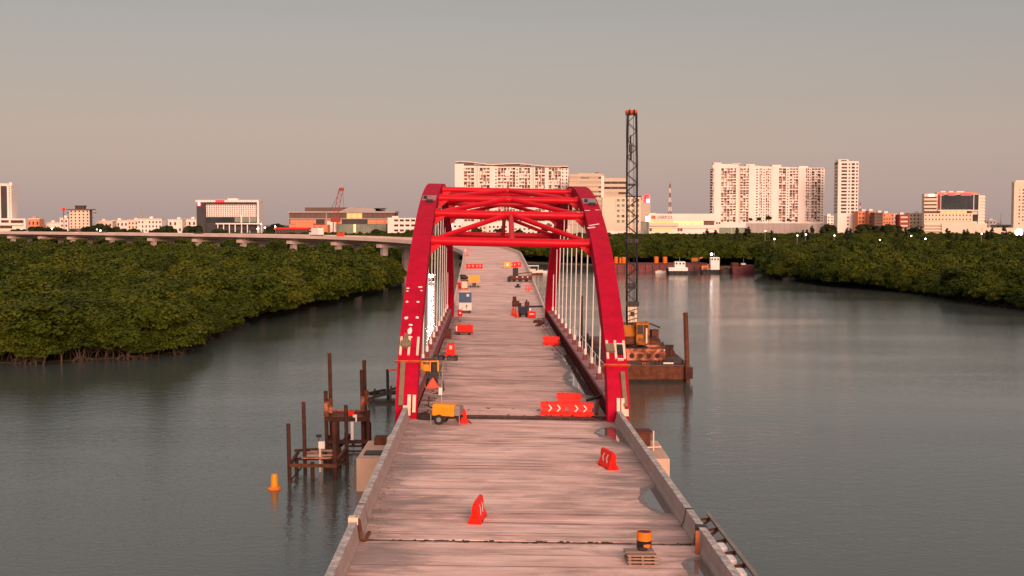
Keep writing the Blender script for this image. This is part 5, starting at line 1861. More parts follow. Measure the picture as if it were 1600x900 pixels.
# 6 hotel with a white dotted panel in a dark frame
rt, X, Hh = bld('hotel', 'dark framed hotel with a white panel of small windows left of the arch', 'hotel', 307, 406, 1250)
core(rt, X(309), X(405), .3, 22, 0, Hh(316), 'b_dark')
core(rt, X(307), X(405.5), -2.0, 23, Hh(316) + .01, Hh(312.5), 'b_white', 'roof_edge')
core(rt, X(402.5), X(405.5), -2.0, 22, 0, Hh(316), 'b_white', 'end_wall')
core(rt, X(308), X(322), -1.2, .25, 0, Hh(316), 'b_dark', 'side_wing')
mb = MB()
ops = wall_grid(mb, X(323), X(401), Hh(339), Hh(320), 22, 6, .55, .5, .7, -.6)
mb.build('panel_wall', M['b_white'], rt)
windows(rt, ops, ['glass_warm', 'glass_dark'], -.65)
for a, b in ((323, 337), (338, 352), (353, 366), (367, 376.5), (379, 390), (391, 401)):
    core(rt, X(a), X(b), -.5, .2, Hh(347), Hh(339.5), 'glass_teal' if a > 360 else 'glass_blue', 'curtain_wall')
core(rt, X(376.7), X(378.8), -1.6, 0, 0, Hh(335), 'b_white', 'pillar')
core(rt, X(390.2), X(391), -1.4, 0, 0, Hh(335), 'b_white', 'pillar')
core(rt, X(340), X(412), -8, -2.1, Hh(350.5), Hh(348.5), 'b_white', 'canopy')
for a in (343, 352, 361, 370, 380, 389, 411):
    core(rt, X(a) - .5, X(a) + .5, -7.5, -6.5, 0, Hh(350.5) - .01, 'b_white', 'column')
core(rt, X(345), X(400), -2.0, -.55, Hh(360), Hh(351), 'b_dark', 'shopfront')
core(rt, X(354), X(370), 6, 14, Hh(312.4), Hh(310), 'b_white', 'roof_box')
MB().box(X(338), X(352), -2.4, -2.02, Hh(316), Hh(312.6)).build('red_sign', M['lit_red'], rt)
MB().box(X(310.5), X(313.5), -1.6, -1.25, Hh(321), Hh(316.6)).build('lit_sign', M['lit_white'], rt)
MB().box(X(309), X(315), -1.45, -1.22, Hh(322), Hh(316.2)).build('red_sign', M['lit_red'], rt)

# 7 exhibition hall
rt, X, Hh = bld('exhibition_hall', 'long brown and terracotta exhibition hall left of the arch', 'hall', 450, 618, 1200)
core(rt, X(452), X(616), .4, 40, 0, Hh(330), 'b_brown')
core(rt, X(450), X(618), -1.5, 38, Hh(332.5), Hh(330), 'b_grey', 'roof_edge')
core(rt, X(475), X(560), 6, 36, Hh(330) + .01, Hh(324), 'b_brown', 'upper_roof')
MB().add([(X(530), 5, Hh(330)), (X(600), 5, Hh(330)), (X(590), 5, Hh(326)), (X(545), 5, Hh(323.5)), (X(530), 30, Hh(330)), (X(600), 30, Hh(330)), (X(590), 30, Hh(326)), (X(545), 30, Hh(323.5))],
         [(0, 1, 2, 3), (7, 6, 5, 4), (0, 4, 5, 1), (1, 5, 6, 2), (2, 6, 7, 3), (3, 7, 4, 0)]).build('curved_roof', M['b_grey'], rt)
core(rt, X(584), X(603), 4, 10, Hh(326), Hh(325), 'b_dark', 'roof_fin')
core(rt, X(586), X(600), 5, 9, Hh(330), Hh(326) - .01, 'b_brown', 'roof_box')
for i in range(20):
    a = 453 + i * 8.1
    core(rt, X(a), X(a + 7.5), -.2, .35, Hh(341), Hh(333), 'lit_dim' if a in (0,) or 535 < a < 560 else 'b_brown', 'clerestory_panel')
core(rt, X(450), X(618), -1.2, -.25, Hh(342.5), Hh(341), 'b_grey', 'ledge')
for i in range(12):
    a = 454 + i * 13.4
    if 487 < a < 505 or 522 < a < 566:
        for k in range(3):
            core(rt, X(a + k * 4.4), X(a + k * 4.4 + 4.1), -.3, .35, Hh(349), Hh(343), 'b_dark', 'louvre_panel')
    else:
        core(rt, X(a), X(a + 13.1), -.5, .35, Hh(350), Hh(343), 'b_orange', 'terracotta_panel')
core(rt, X(509.6), X(511.4), -2, -.55, 0, Hh(333), 'b_grey', 'pillar')
for i in range(22):
    a = 524 + i * 3.6
    core(rt, X(a), X(a + 3.35), -1.6, -1.25, 0, Hh(350.4), 'lit' if i in (8,) else 'glass_teal', 'curtain_wall')
core(rt, X(512), X(525), -3.5, -2.1, 0, Hh(346), 'b_white', 'entrance_tower')
core(rt, X(452), X(508), -.6, .3, 0, Hh(350.5), 'b_orange', 'lower_wall')
for a in (463, 470, 520):
    pass
rt, X, Hh = bld('terracotta_pavilion', 'bright orange pavilion in front of the brown exhibition hall', 'pavilion', 463, 512, 1170)
core(rt, X(480), X(512), 0, 15, 0, Hh(351), 'b_orange')
core(rt, X(463), X(490), -2, 10, 0, Hh(349), 'b_orange', 'side_wing')
for a in (482, 490, 498):
    core(rt, X(a), X(a + 5), -.4, -.01, Hh(361), Hh(354.5), 'b_red', 'opening')
core(rt, X(481), X(505), -.9, 14, Hh(351) + .01, Hh(350), 'b_red', 'roof_edge')
rt, X, Hh = bld('red_market_hall', 'low hall with a red roof in front of the exhibition hall', 'hall', 428, 482, 1150)
core(rt, X(430), X(480), 0, 14, 0, Hh(358.5), 'b_brown')
MB().prism([(-2, Hh(358.4)), (16, Hh(358.4)), (12, Hh(355.5)), (2, Hh(355.5))], X(428), X(482)).build('roof', M['plastic'], rt)
for k in range(9):
    core(rt, X(432 + k * 5.2), X(435.5 + k * 5.2), -.3, -.01, 0, Hh(360), 'b_dark', 'doorway')
rt, X, Hh = bld('white_gallery', 'white building with two rows of dark openings right of the exhibition hall', 'building', 606, 650, 1160)
core(rt, X(606) + .2, X(650) - .2, .05, 16, 0, Hh(341), 'b_brown')
mb = MB()
ops = wall_grid(mb, X(606), X(650), Hh(364), Hh(340.5), 5, 3, .72, .42, .9)
mb.box(X(606), X(614), -1.6, -.91, 0, Hh(340))
mb.build('front_wall', M['b_white'], rt)
windows(rt, ops, ['glass_dark', 'glass_warm'], -.1)
core(rt, X(612), X(622), 4, 10, Hh(340.4), Hh(337.5), 'b_white', 'roof_box')
# red derrick crane in front of the hall
rt, X, Hh = bld('derrick_crane', 'red lattice derrick crane leaning over the exhibition hall', 'crane', 519, 539, 1120)
j = MB()
jn = 10
a0, a1 = Vector((X(524), 0, Hh(340))), Vector((X(533), 0, Hh(296)))
for k in range(jn):
    p, q_ = a0.lerp(a1, k / jn), a0.lerp(a1, (k + 1) / jn)
    w0 = 1.9
    for s in (-1, 1):
        j.beam(p + Vector((s * w0, 0, 0)), q_ + Vector((s * w0, 0, 0)), .5, .5)
    j.beam(p + Vector((-w0, 0, 0)) if k % 2 else p + Vector((w0, 0, 0)), q_ + Vector((w0, 0, 0)) if k % 2 else q_ + Vector((-w0, 0, 0)), .4, .4)
j.build('jib', M['b_red'], rt)
MB().box(X(530.5), X(537.5), -1.4, 1.4, Hh(298), Hh(293.5)).build('jib_head', M['b_red'], rt)
j = MB()
j.beam((X(533), 0, Hh(296)), (X(515), 2, Hh(330)), .25, .25)
j.beam((X(536), 0, Hh(297)), (X(538), 0, Hh(334)), .25, .25)
j.build('stay_rope', M['b_dark'], rt)
j = MB()
for a in (520, 529):
    j.beam((X(a), 0, 0), (X(a - (a - 524) * .3), 0, Hh(340)), .8, .8)
j.box(X(517), X(531), -2, 2, Hh(347), Hh(339))
j.build('base_frame', M['b_red'], rt)

# 8 long apartment slab behind the arch
def apartments(name, label, px0, px1, ybase, D, bays, nfl, floor_top, side=None):
    """bays: (px0, px1, kind, ytop) kind w = blank wall, b = balconies, s = small windows"""
    rt, X, Hh = bld(name, label, 'apartment block', px0, px1, D)
    ztop = Hh(floor_top)
    z0 = Hh(ybase)
    ch = (ztop - z0) / nfl
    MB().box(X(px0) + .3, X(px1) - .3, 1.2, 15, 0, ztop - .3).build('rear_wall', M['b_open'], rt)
    slabs, piers, glaz, small = MB(), MB(), [], []
    for (a, b, kind, yt) in bays:
        xa, xb = X(a), X(b)
        zt = Hh(yt)
        if kind == 'w':
            pw = MB().box(xa, xb, -1.0, 3, 0, zt)
            pw.build('pier_wall', M['b_white'], rt)
        elif kind == 'r':
            MB().box(xa, xb, .4, 3, 0, zt).build('recessed_wall', M['b_cream'], rt)
        elif kind == 's':
            n = max(1, round((b - a) / 6))
            mb = MB()
            ops = wall_grid(mb, xa, xb, z0, ztop, n, nfl, .34, .42, 1.1, .7)
            mb.box(xa, xb, -.4, .7, ztop, zt)
            mb.box(xa, xb, -.4, .7, 0, z0)
            mb.build('window_wall', M['b_white'], rt)
            small += [(o, 0) for o in ops]
        else:
            n = max(2, round((b - a) / 4.6))
            cw = (xb - xa) / n
            for k in range(nfl):
                za = z0 + ch * k
                slabs.box(xa, xb, -.5, 1.15, za - .1, za + .28)
                for i in range(n):
                    r_ = BR.random()
                    if r_ < .55:
                        slabs.box(xa + cw * i + .1, xa + cw * (i + 1) - .1, -.5, -.3, za + .28, za + ch * .40)
                    if BR.random() < .28:
                        slabs.box(xa + cw * (i + .15), xa + cw * (i + .15) + cw * BR.uniform(.3, .7), .5, .7, za + .28, za + ch - .1)
                    if BR.random() < .5:
                        glaz.append((xa + cw * (i + BR.uniform(.05, .4)), xa + cw * (i + BR.uniform(.55, .95)), za + .3, za + ch * BR.uniform(.6, .92)))
            for i in range(1, n):
                piers.box(xa + cw * i - .3, xa + cw * i + .3, -.3, 1.15, z0, ztop - .05)
            slabs.box(xa, xb, -.5, 1.15, ztop - .1, zt)
            slabs.box(xa, xb, -.5, 1.15, 0, z0 - .11)
    if slabs.v:
        tag(slabs.build('balcony', M['b_white'], rt), kind='stuff')
        tag(piers.build('balcony_fin', M['b_white'], rt), kind='stuff')
        windows(rt, glaz, ['glass_dark', 'glass_warm', 'glass_dark'], 1.1, single=False)
    if small:
        windows(rt, [o for o, _ in small], ['glass_warm', 'glass_dark'], .62, single=False)
    return rt, X, Hh, z0, ztop, ch


rt, X, Hh, z0, zt, ch = apartments('apartment_slab', 'long pinkish white apartment slab with a wavy dark roof right behind the arch', 711, 888, 348, 1500,
    [(711, 725, 'w', 256), (725, 741, 'b', 259), (741, 743, 'w', 259), (743, 747, 'r', 259), (747, 749.5, 'w', 259), (749.5, 765, 'b', 259.5), (765, 772, 'w', 259.5), (772, 778, 's', 260), (778, 805, 'b', 260.5), (805, 811, 's', 260.5),
     (811, 828, 'b', 261), (828, 830, 'w', 261.5), (830, 834, 'r', 261.5), (834, 836, 'w', 261.5), (836, 851, 'b', 262), (851, 857, 'w', 262), (857, 876, 'b', 262.5), (876, 888, 's', 263)], 16, 262)
wave = [(711.5, 252.5), (722, 251.5), (740, 253), (760, 256), (770, 256.5), (790, 255.3), (812, 254.8), (830, 257), (850, 259), (870, 259.3), (887, 259.2)]
for (a, ya), (b, yb) in zip(wave[:-1], wave[1:]):
    za, zb = Hh(ya), Hh(yb)
    MB().add([(X(a), -.8, za - 1.1), (X(b), -.8, zb - 1.1), (X(b), -.8, zb), (X(a), -.8, za), (X(a), 14, za - 1.1), (X(b), 14, zb - 1.1), (X(b), 14, zb), (X(a), 14, za)],
             [(0, 1, 2, 3), (7, 6, 5, 4), (0, 4, 5, 1), (1, 5, 6, 2), (2, 6, 7, 3), (3, 7, 4, 0)]).build('roof_panel', M['b_cream'], rt)
    MB().box(X(a), X(b), 1.5, 13, zt - .25, min(za, zb) - 1.2).build('penthouse_wall', M['b_brown'], rt)
core(rt, X(789), X(797), -1.4, -.6, Hh(275), Hh(266), 'b_white', 'infill_panel')
# street of low blocks at the slab's feet
for i, (a, b, yt, m) in enumerate(((700, 722, 349, 'b_white'), (724, 760, 352, 'b_cream'), (762, 800, 350, 'b_white'), (802, 830, 354, 'b_white'), (834, 876, 347, 'b_white'), (878, 890, 352, 'b_cream'))):
    rt, X, Hh = bld('shop_building', ['white shop with a lit corner sign behind the left arch rib', 'cream shop row under the left half of the apartment slab', 'white shop row under the middle of the apartment slab',
                                     'low white shop under the right half of the apartment slab', 'white shop with a round dark opening near the right arch rib', 'narrow cream shop tucked behind the right arch rib'][i], 'shop', a, b, 1330)
    h = Hh(yt)
    core(rt, X(a), X(b), 0, 12, 0, h, m)
    mb = MB()
    n = max(2, int((b - a) / 6))
    ops = wall_grid(mb, X(a), X(b), h * .2, h * .95, n, 3, .5, .42, .6)
    mb.build('front_wall', M[m], rt)
    windows(rt, ops, ['glass_warm', 'glass_dark', 'glass_dark'], -.05)
    if i == 0:
        MB().box(X(700), X(707), -1.2, -.62, Hh(354), Hh(350)).build('lit_sign', M['lit_white'], rt)
    if i == 4:
        MB().lathe([(2.6, -.3), (2.6, .3)], 18).build('round_opening', M['b_brown'], rt, Mx=T(X(857), -.75, Hh(352)) @ Matrix.Rotation(R(90), 4, 'X'))

# 9 office tower
rt, X, Hh = bld('office_tower', 'beige office tower of two joined blocks right of the arch crown', 'office tower', 889, 978, 1450)
core(rt, X(889), X(942.5), .6, 22, 0, Hh(274), 'b_beige')
core(rt, X(943), X(978), 3.0, 24, 0, Hh(278), 'b_beige', 'right_wall')
mb = MB()
tops = [272, 279.5, 287, 294, 301, 308.5, 316, 323.5, 331, 338.5, 346]
for k, y in enumerate(tops):
    core(rt, X(889), X(942.5), -.6, .55, Hh(y + 4.2), Hh(y), 'b_tan', 'spandrel_band')
for k, y in enumerate(tops[:-1]):
    for a, b in ((890, 906), (907, 920), (921, 934), (935, 941)):
        core(rt, X(a), X(b), .2, .55, Hh(y + 7.2), Hh(y + 4.3), BR.choice(['glass_warm', 'b_beige', 'glass_teal', 'b_beige', 'b_tan']), 'ribbon_window')
core(rt, X(939), X(943.5), -1.0, 3.0, 0, Hh(275), 'b_white', 'corner_pier')
for k in range(10):
    y = 279 + k * 8.2
    core(rt, X(944), X(978), 2.2, 2.95, Hh(y + 4.6), Hh(y), 'b_tan', 'spandrel_band')
    for a, b in ((944, 954.5), (955, 966), (966.5, 978)):
        core(rt, X(a), X(b), 2.5, 2.95, Hh(y + 8), Hh(y + 4.7), 'glass_dark' if k in (0, 1, 3, 4) else BR.choice(['glass_warm', 'glass_teal', 'b_beige']), 'ribbon_window')
core(rt, X(903), X(937), 4, 16, Hh(274), Hh(270.5), 'b_beige', 'plant_room')
core(rt, X(930), X(936), 6, 12, Hh(270.5) + .01, Hh(269), 'b_brown', 'roof_unit')
MB().box(X(953), X(956.5), 1.8, 2.15, Hh(321), Hh(317)).build('lit_window', M['lit'], rt)
rt, X, Hh = bld('stepped_office', 'pale grey office block with framed windows low behind the crane boom', 'office', 941, 1001, 1380)
core(rt, X(941), X(1001), .5, 14, 0, Hh(308), 'b_cream')
mb = MB()
ops = wall_grid(mb, X(962), X(1000), Hh(350), Hh(309), 5, 5, .6, .5, .8, .45)
mb.box(X(941), X(962), -.35, .45, 0, Hh(330))
mb.box(X(962), X(1001), -.35, .45, 0, Hh(350))
mb.build('front_wall', M['b_cream'], rt)
windows(rt, ops, ['glass_teal', 'glass_warm', 'b_beige'], .4)
rt, X, Hh = bld('signed_block', 'beige block with a red and white lit sign on its roof beside the crane boom', 'building', 978, 1016, 1420)
core(rt, X(979), X(1016), .5, 20, 0, Hh(306), 'b_beige')
core(rt, X(979), X(1002), -.5, .45, Hh(312.5), Hh(306), 'b_dark', 'dark_band')
core(rt, X(979), X(1000), -.6, .45, Hh(317), Hh(313), 'b_white', 'white_band')
core(rt, X(1000), X(1013), -.3, .45, Hh(362), Hh(346), 'glass_teal', 'curtain_wall')
MB().box(X(1006), X(1013.5), -1.0, -.3, Hh(316), Hh(304)).build('red_sign', M['lit_red'], rt)
MB().box(X(1009.5), X(1014), -1.4, -1.01, Hh(316.5), Hh(311)).build('lit_sign', M['lit_white'], rt)
sg = MB()
for a, b, c, d in ((1007, 1012.5, 306.2, 305.2), (1007, 1008.4, 310, 306.2), (1007, 1011.5, 311, 310)):
    sg.box(X(a), X(b), -1.1, -1.01, Hh(c), Hh(d))
sg.build('sign_letter', M['b_red'], rt)

# 11 radio mast
def mast(px, ytop, D, label, w0, bands=True):
    rt, X, Hh = bld('radio_mast', label, 'radio mast', px - 2, px + 2, D)
    h = Hh(ytop)
    n = 12
    for k in range(n):
        mb = MB()
        za, zb = h * k / n, h * (k + 1) / n
        f = lambda z: w0 * (1 - .85 * min(1, z / (h * .8))) + .12
        for sx in (-1, 1):
            for sy in (-1, 1):
                mb.beam((sx * f(za), sy * f(za), za), (sx * f(zb), sy * f(zb), zb), .35, .35)
        for s in (-1, 1):
            mb.beam((-f(za), s * f(za), za), (f(zb), s * f(zb), zb), .22, .22)
            mb.beam((s * f(za), -f(za), za), (s * f(zb), f(zb), zb), .22, .22)
            mb.beam((f(za), s * f(za), za), (-f(zb), s * f(zb), zb), .22, .22)
        mb.build('mast_section', M['b_red'] if k % 2 and bands else M['b_white'] if bands else M['b_grey'], rt)
    MB().tube([(0, 0, h), (0, 0, h * 1.05)], .12, 5).build('aerial', M['b_red'], rt)


mast(1046.5, 287, 1480, 'red and white banded lattice radio mast behind the department store', 3.4)
mast(220.5, 326, 1500, 'thin grey lattice mast far behind the white three storey block', 1.6, False)
mast(1343.5, 317, 1700, 'short red and white mast beside the slim white tower', 2.0)
mast(1564, 334, 1600, 'thin mast left of the tower at the right edge', 1.5, False)

# 12 department store
rt, X, Hh = bld('department_store', 'white department store with lettering and lit shop windows', 'department store', 1012, 1120, 1250)
core(rt, X(1014), X(1118), .5, 30, 0, Hh(335.5), 'b_white')
core(rt, X(1013.5), X(1118.5), -.9, .45, Hh(344.8), Hh(334), 'b_white', 'fascia')
core(rt, X(1016), X(1025), -.8, .4, Hh(334) + .01, Hh(333), 'b_white', 'fascia_step')
core(rt, X(1014), X(1118), -.8, .45, Hh(356.5), Hh(351.8), 'b_white', 'mid_band')
core(rt, X(1014), X(1060), -3.5, -.81, Hh(353), Hh(348.6), 'b_cream', 'balcony')
core(rt, X(1014), X(1118), -.6, .45, 0, Hh(361.5), 'b_white', 'lower_wall')
for i, (a, b, m) in enumerate(((1015, 1025, 'lit_dim'), (1025.4, 1038, 'lit_dim'), (1038.4, 1051, 'lit_dim'), (1051.4, 1061, 'lit'), (1061.4, 1070, 'lit'), (1070.4, 1080, 'lit'), (1080.4, 1090, 'lit'), (1090.4, 1099, 'lit'), (1099.4, 1107, 'b_brown'), (1107.4, 1116, 'b_brown'))):
    core(rt, X(a), X(b), .0, .45, Hh(351.6), Hh(345), m, 'shop_window')
for i in range(16):
    a = 1052 + i * 3
    if BR.random() < .7:
        core(rt, X(a), X(a + BR.uniform(.5, 1.4)), -.3, -.02, Hh(351.5), Hh(351.5 - BR.uniform(2, 4.5)), BR.choice(['b_grey', 'b_dark', 'b_white', 'glass_teal']), 'shop_display')
for a, b, m in ((1015, 1018.5, 'b_brown'), (1020, 1034, 'lit_dim'), (1036, 1051, 'lit_dim'), (1059, 1062, 'b_brown'), (1063, 1066.5, 'b_red')):
    core(rt, X(a), X(b), .0, .45, Hh(361.3), Hh(356.8), m, 'shop_window')
MB().box(X(1017), X(1024.2), -1.2, -.92, Hh(342.4), Hh(336.8)).build('logo_square', M['b_orange'], rt)
lg = MB()
for k in range(3):
    lg.box(X(1018 + k * 2), X(1019 + k * 2), -1.26, -1.21, Hh(341), Hh(338 - .2 * k))
lg.build('logo_bars', M['b_red'], rt)


def lettering(txt, rt, x, y, z, size, m, name='lettering'):
    cu = bpy.data.curves.new(name, 'FONT')
    cu.body = txt
    cu.size = size
    cu.extrude = .08
    cu.resolution_u = 3
    to = bpy.data.objects.new(name, cu)
    COL.objects.link(to)
    bpy.context.view_layer.update()
    me = bpy.data.meshes.new_from_object(to.evaluated_get(bpy.context.evaluated_depsgraph_get()))
    bpy.data.objects.remove(to)
    me.materials.clear()
    me.materials.append(m)
    o = link(name, me, rt, T(x, y, z) @ Matrix.Rotation(R(90), 4, 'X'))
    return o


lt_ = lettering('LIVERPOOL', rt, X(1026), -1.1, Hh(342.4), 5.2, M['b_brown'])
w_ = max(v.co.x for v in lt_.data.vertices)
lt_.scale = ((X(1051) - X(1026)) / w_, 1.0, 1)
MB().box(X(1008.5), X(1014), -3.0, -1.5, Hh(346), Hh(337.5)).build('lit_sign', M['lit_white'], rt)
MB().box(X(1010.5), X(1011.5), -2.6, -2.2, 0, Hh(346) - .01).build('sign_post', M['b_brown'], rt)

# 13 big apartment block right
bays = [(1112.5, 1115, 'b', 257), (1115, 1126, 'w', 254.5), (1126, 1149, 'b', 258), (1149, 1153, 'w', 257), (1153, 1156, 'r', 259), (1156, 1169, 'b', 260), (1169, 1178, 'w', 257.5), (1178, 1186, 's', 259), (1186, 1190, 'b', 259.5), (1190, 1196, 's', 260),
        (1196, 1201, 'b', 260), (1201, 1205, 's', 260), (1205, 1216, 'w', 258), (1216, 1227, 'b', 261), (1227, 1233, 's', 261), (1233, 1246, 'b', 261.5), (1246, 1258, 'w', 261), (1258, 1263, 'b', 262), (1263, 1267, 's', 262.5), (1267, 1281, 'b', 263), (1281, 1287.5, 's', 263.5)]
rt, X, Hh, z0, zt, ch = apartments('apartment_block', 'largest pinkish white apartment block, stepped front of many balconies at the right', 1112, 1288, 347, 1500, bays, 20, 263)
for a, b, y in ((1114, 1126, 254), (1126, 1150, 256.3), (1165, 1179, 256.5), (1205, 1220, 257.5), (1248, 1262, 259.5), (1262, 1287, 262)):
    core(rt, X(a), X(b), 2, 12, zt, Hh(y), 'b_white', 'roof_box')
core(rt, X(1143), X(1157), 1, 3, Hh(256.2), Hh(255), 'b_cream', 'roof_beam')
sl = MB().box(-2.0, 0, 1, 10, 0, .5).mesh('side_balcony', M['b_white'])
for k in range(20):
    link('side_balcony', sl, rt, T(X(1112.5) , 0, z0 + ch * k + .5))
rt, X, Hh = bld('podium', 'long low stone podium under the largest apartment block', 'podium', 1104, 1291, 1460)
core(rt, X(1104), X(1291), .4, 20, 0, Hh(348), 'b_white')
for i in range(14):
    a = 1166 + i * 8.6
    core(rt, X(a), X(a + 8.4), -.3, .35, 0, Hh(348.6 + .2 * (i % 2)), 'b_grey', 'stone_panel')
for a, b, m in ((1105, 1117, 'b_brown'), (1124, 1143, 'glass_teal'), (1144, 1164, 'glass_teal')):
    core(rt, X(a), X(b), -.2, .35, 0, Hh(355.5), m, 'shop_window')
for a in (1119, 1123):
    core(rt, X(a), X(a + 2.5), -.3, .35, Hh(349.5), Hh(347), 'b_dark', 'window')
for a in (1122, 1164.3):
    core(rt, X(a), X(a + 1.2), -.6, .3, 0, Hh(352), 'b_white', 'column')

# 14 slim white tower
rt, X, Hh = bld('slim_tower', 'slim white tower with columns of dark square openings standing alone', 'tower', 1301, 1340, 1420)
core(rt, X(1309.2), X(1340), .2, 19, 0, Hh(253), 'b_brown', 'core_wall')
zt, zb = Hh(254), Hh(334)
mb = MB()
ops = []
ops += wall_grid(mb, X(1312), X(1323), zb, zt, 1, 15, .8, .55, 1.2, .15)
ops += wall_grid(mb, X(1323), X(1328), zb, zt, 1, 15, .5, .45, 1.2, .15)
ops += wall_grid(mb, X(1328), X(1335), zb, zt, 1, 15, .7, .62, 1.2, .15)
ops2 = wall_grid(mb, X(1335), X(1340), zb, zt, 1, 15, .5, .55, .8, .15)
core(rt, X(1309.2) - .35, X(1309.2) - .01, .2, 19, 0, Hh(256), 'b_white', 'side_wall')
sw = MB().box(-.5, -.36, 5, 8.5, 0, 2.6).mesh('window', M['glass_dark'])
for k in range(15):
    for dy in (0, 6):
        link('window', sw, rt, T(X(1309.2), dy, zb + 1 + (zt - zb) * k / 15))
mb.box(X(1308), X(1312), -1.4, .15, 0, Hh(250))
mb.box(X(1312), X(1340), -1.05, .15, 0, zb)
mb.box(X(1312), X(1340), -1.05, .15, zt, Hh(252))
mb.build('front_wall', M['b_white'], rt)
windows(rt, ops + ops2, ['glass_dark', 'b_brown'], .12)
core(rt, X(1309), X(1325), 2, 14, Hh(253), Hh(249), 'b_white', 'roof_box')
core(rt, X(1312), X(1322), 1.4, 1.9, Hh(252), Hh(250), 'glass_warm', 'roof_window')
for k in range(4):
    core(rt, X(1323), X(1325.5), -1.2, -1.06, Hh(341 + k * 5.5), Hh(338.5 + k * 5.5), 'b_brown', 'window')

SMALL = [
    (1292, 1302, 338, 1380, 'b_white', 'small white house left of the slim tower', 2, 4),
    (1340, 1357, 331, 1400, 'b_orange', 'terracotta block touching the right of the slim tower', 3, 4),
    (1357, 1366, 330.5, 1390, 'b_orange', 'terracotta stair tower right of the terracotta block', 2, 4),
    (1366, 1379, 333, 1370, 'b_brown', 'dark brown banded block in the row of small buildings', 1, 5),
    (1379, 1396, 334, 1380, 'b_orange', 'dull terracotta block left of the white house in the row', 4, 4),
    (1396, 1406, 337.5, 1420, 'b_white', 'small white house left of the brick red block', 2, 3),
    (1405, 1420, 336, 1370, 'b_red', 'brick red block with one pale vertical window', 1, 3),
    (1420, 1443, 334, 1390, 'b_cream', 'cream house between the brick red block and the glass office', 4, 4),
    (1540, 1556, 345, 1500, 'b_white', 'low white house right of the glass office', 3, 2),
    (1556, 1584, 352, 1450, 'b_grey', 'low grey shed left of the right edge tower', 4, 1),
]
for (a, b, yt, D, m, lab, nx, nz) in SMALL:
    rt, X, Hh = bld('house', lab, 'house', a, b, D)
    h = Hh(yt)
    core(rt, X(a) + .1, X(b) - .1, .05, 14, 0, h, m)
    mb = MB()
    ops = wall_grid(mb, X(a), X(b), Hh(356) , h, nx, nz, .45 if nx > 1 else .75, .42, .7)
    mb.box(X(a), X(b), -.7, 0, 0, Hh(356))
    mb.build('front_wall', M[m], rt)
    windows(rt, ops, ['glass_warm', 'glass_dark', 'b_cream'] if m != 'b_red' else ['b_cream'], -.1, prob=.7)
    core(rt, X(a) - .3, X(b) + .3, -1, 14.3, h + .01, h + .7, m, 'roof_edge')
    k = X(a) + (X(b) - X(a)) * BR.uniform(.1, .5)
    core(rt, k, k + 4, 3, 8, h + .71, h + 2.8, 'b_white', 'roof_tank_room')

# 16 glass office with a red crown
rt, X, Hh = bld('glass_office', 'office building with a dark glass front and red lit roof edge at the right', 'office', 1443, 1541, 1350)
core(rt, X(1444), X(1529), .5, 9, 0, Hh(303), 'b_cream')
core(rt, X(1529), X(1540), 4, 9, 0, Hh(305), 'b_cream', 'rear_block')
for k in range(4):
    y = 307.5 + k * 5.7
    core(rt, X(1443), X(1463.5), -.6, .45, Hh(y), Hh(y - 3.4), 'b_cream', 'spandrel_band')
    core(rt, X(1443.5), X(1463), -.1, .45, Hh(y + 2.2), Hh(y + .05), 'glass_warm', 'ribbon_window')
for i in range(7):
    for k in range(4):
        a = 1468.5 + i * 7.25
        y = 304 + k * 5.8
        core(rt, X(a), X(a + 7.1), -.9, .4, Hh(y + 5.7), Hh(y), 'glass_blue', 'glass_pane')
core(rt, X(1465), X(1468), -1.0, .4, Hh(328), Hh(303.5), 'b_red', 'red_edge')
core(rt, X(1519.5), X(1520.5), -1.5, .4, Hh(328), Hh(303), 'b_white', 'white_edge')
core(rt, X(1468.2), X(1469), -1.5, -.91, Hh(328), Hh(303), 'b_white', 'white_edge')
core(rt, X(1464), X(1529), -1.8, .4, Hh(329.6), Hh(328.1), 'b_white', 'white_edge')
for k in range(6):
    core(rt, X(1521), X(1528), -.6, .4, Hh(304 + k * 4 + 3.8), Hh(304 + k * 4), 'glass_blue', 'glass_pane')
core(rt, X(1527.5), X(1528.8), -1.4, -.61, 0, Hh(303), 'b_white', 'white_edge')
for i in range(9):
    a = 1444 + i * 8.3
    core(rt, X(a), X(a + 7.6), -.4, .4, Hh(333), Hh(329.8), 'lit_dim' if 2 < i < 8 else 'glass_warm', 'ribbon_window')
mb = MB()
ops = wall_grid(mb, X(1443.5), X(1518), Hh(346), Hh(333.2), 14, 2, .36, .36, .9, .4)
mb.build('lower_wall', M['b_cream'], rt)
windows(rt, ops, ['glass_warm', 'glass_dark'], .3)
core(rt, X(1520), X(1527), -.5, .4, Hh(345.5), Hh(335), 'glass_blue', 'glass_pane')
for k in range(3):
    core(rt, X(1443), X(1469), -3, .35, Hh(352.5 + k * 4.6), Hh(349.5 + k * 4.6), 'b_cream', 'deck_band')
core(rt, X(1469.5), X(1540), -4, .3, 0, Hh(349), 'b_cream', 'annex')
for k in range(9):
    y = 307 + k * 5
    core(rt, X(1530), X(1540.5), 3.2, 3.95, Hh(y + 2), Hh(y), 'b_white', 'spandrel_band')
core(rt, X(1464), X(1528), 2, 8, Hh(303) + .01, Hh(300.5), 'b_orange', 'roof_level')
for a, b in ((1480, 1491), (1467, 1473), (1500, 1516)):
    MB().box(X(a), X(b), -1.3, -.95, Hh(305.5), Hh(302)).build('red_sign', M['lit_red'], rt)
MB().box(X(1450), X(1458), -1.2, -.65, Hh(306.5), Hh(303.5)).build('lit_sign', M['lit_white'], rt)
for a, b in ((1470, 1478), (1483, 1490), (1495, 1507)):
    core(rt, X(a), X(b), 3, 7, Hh(300.4), Hh(298.6), 'b_white', 'roof_unit')

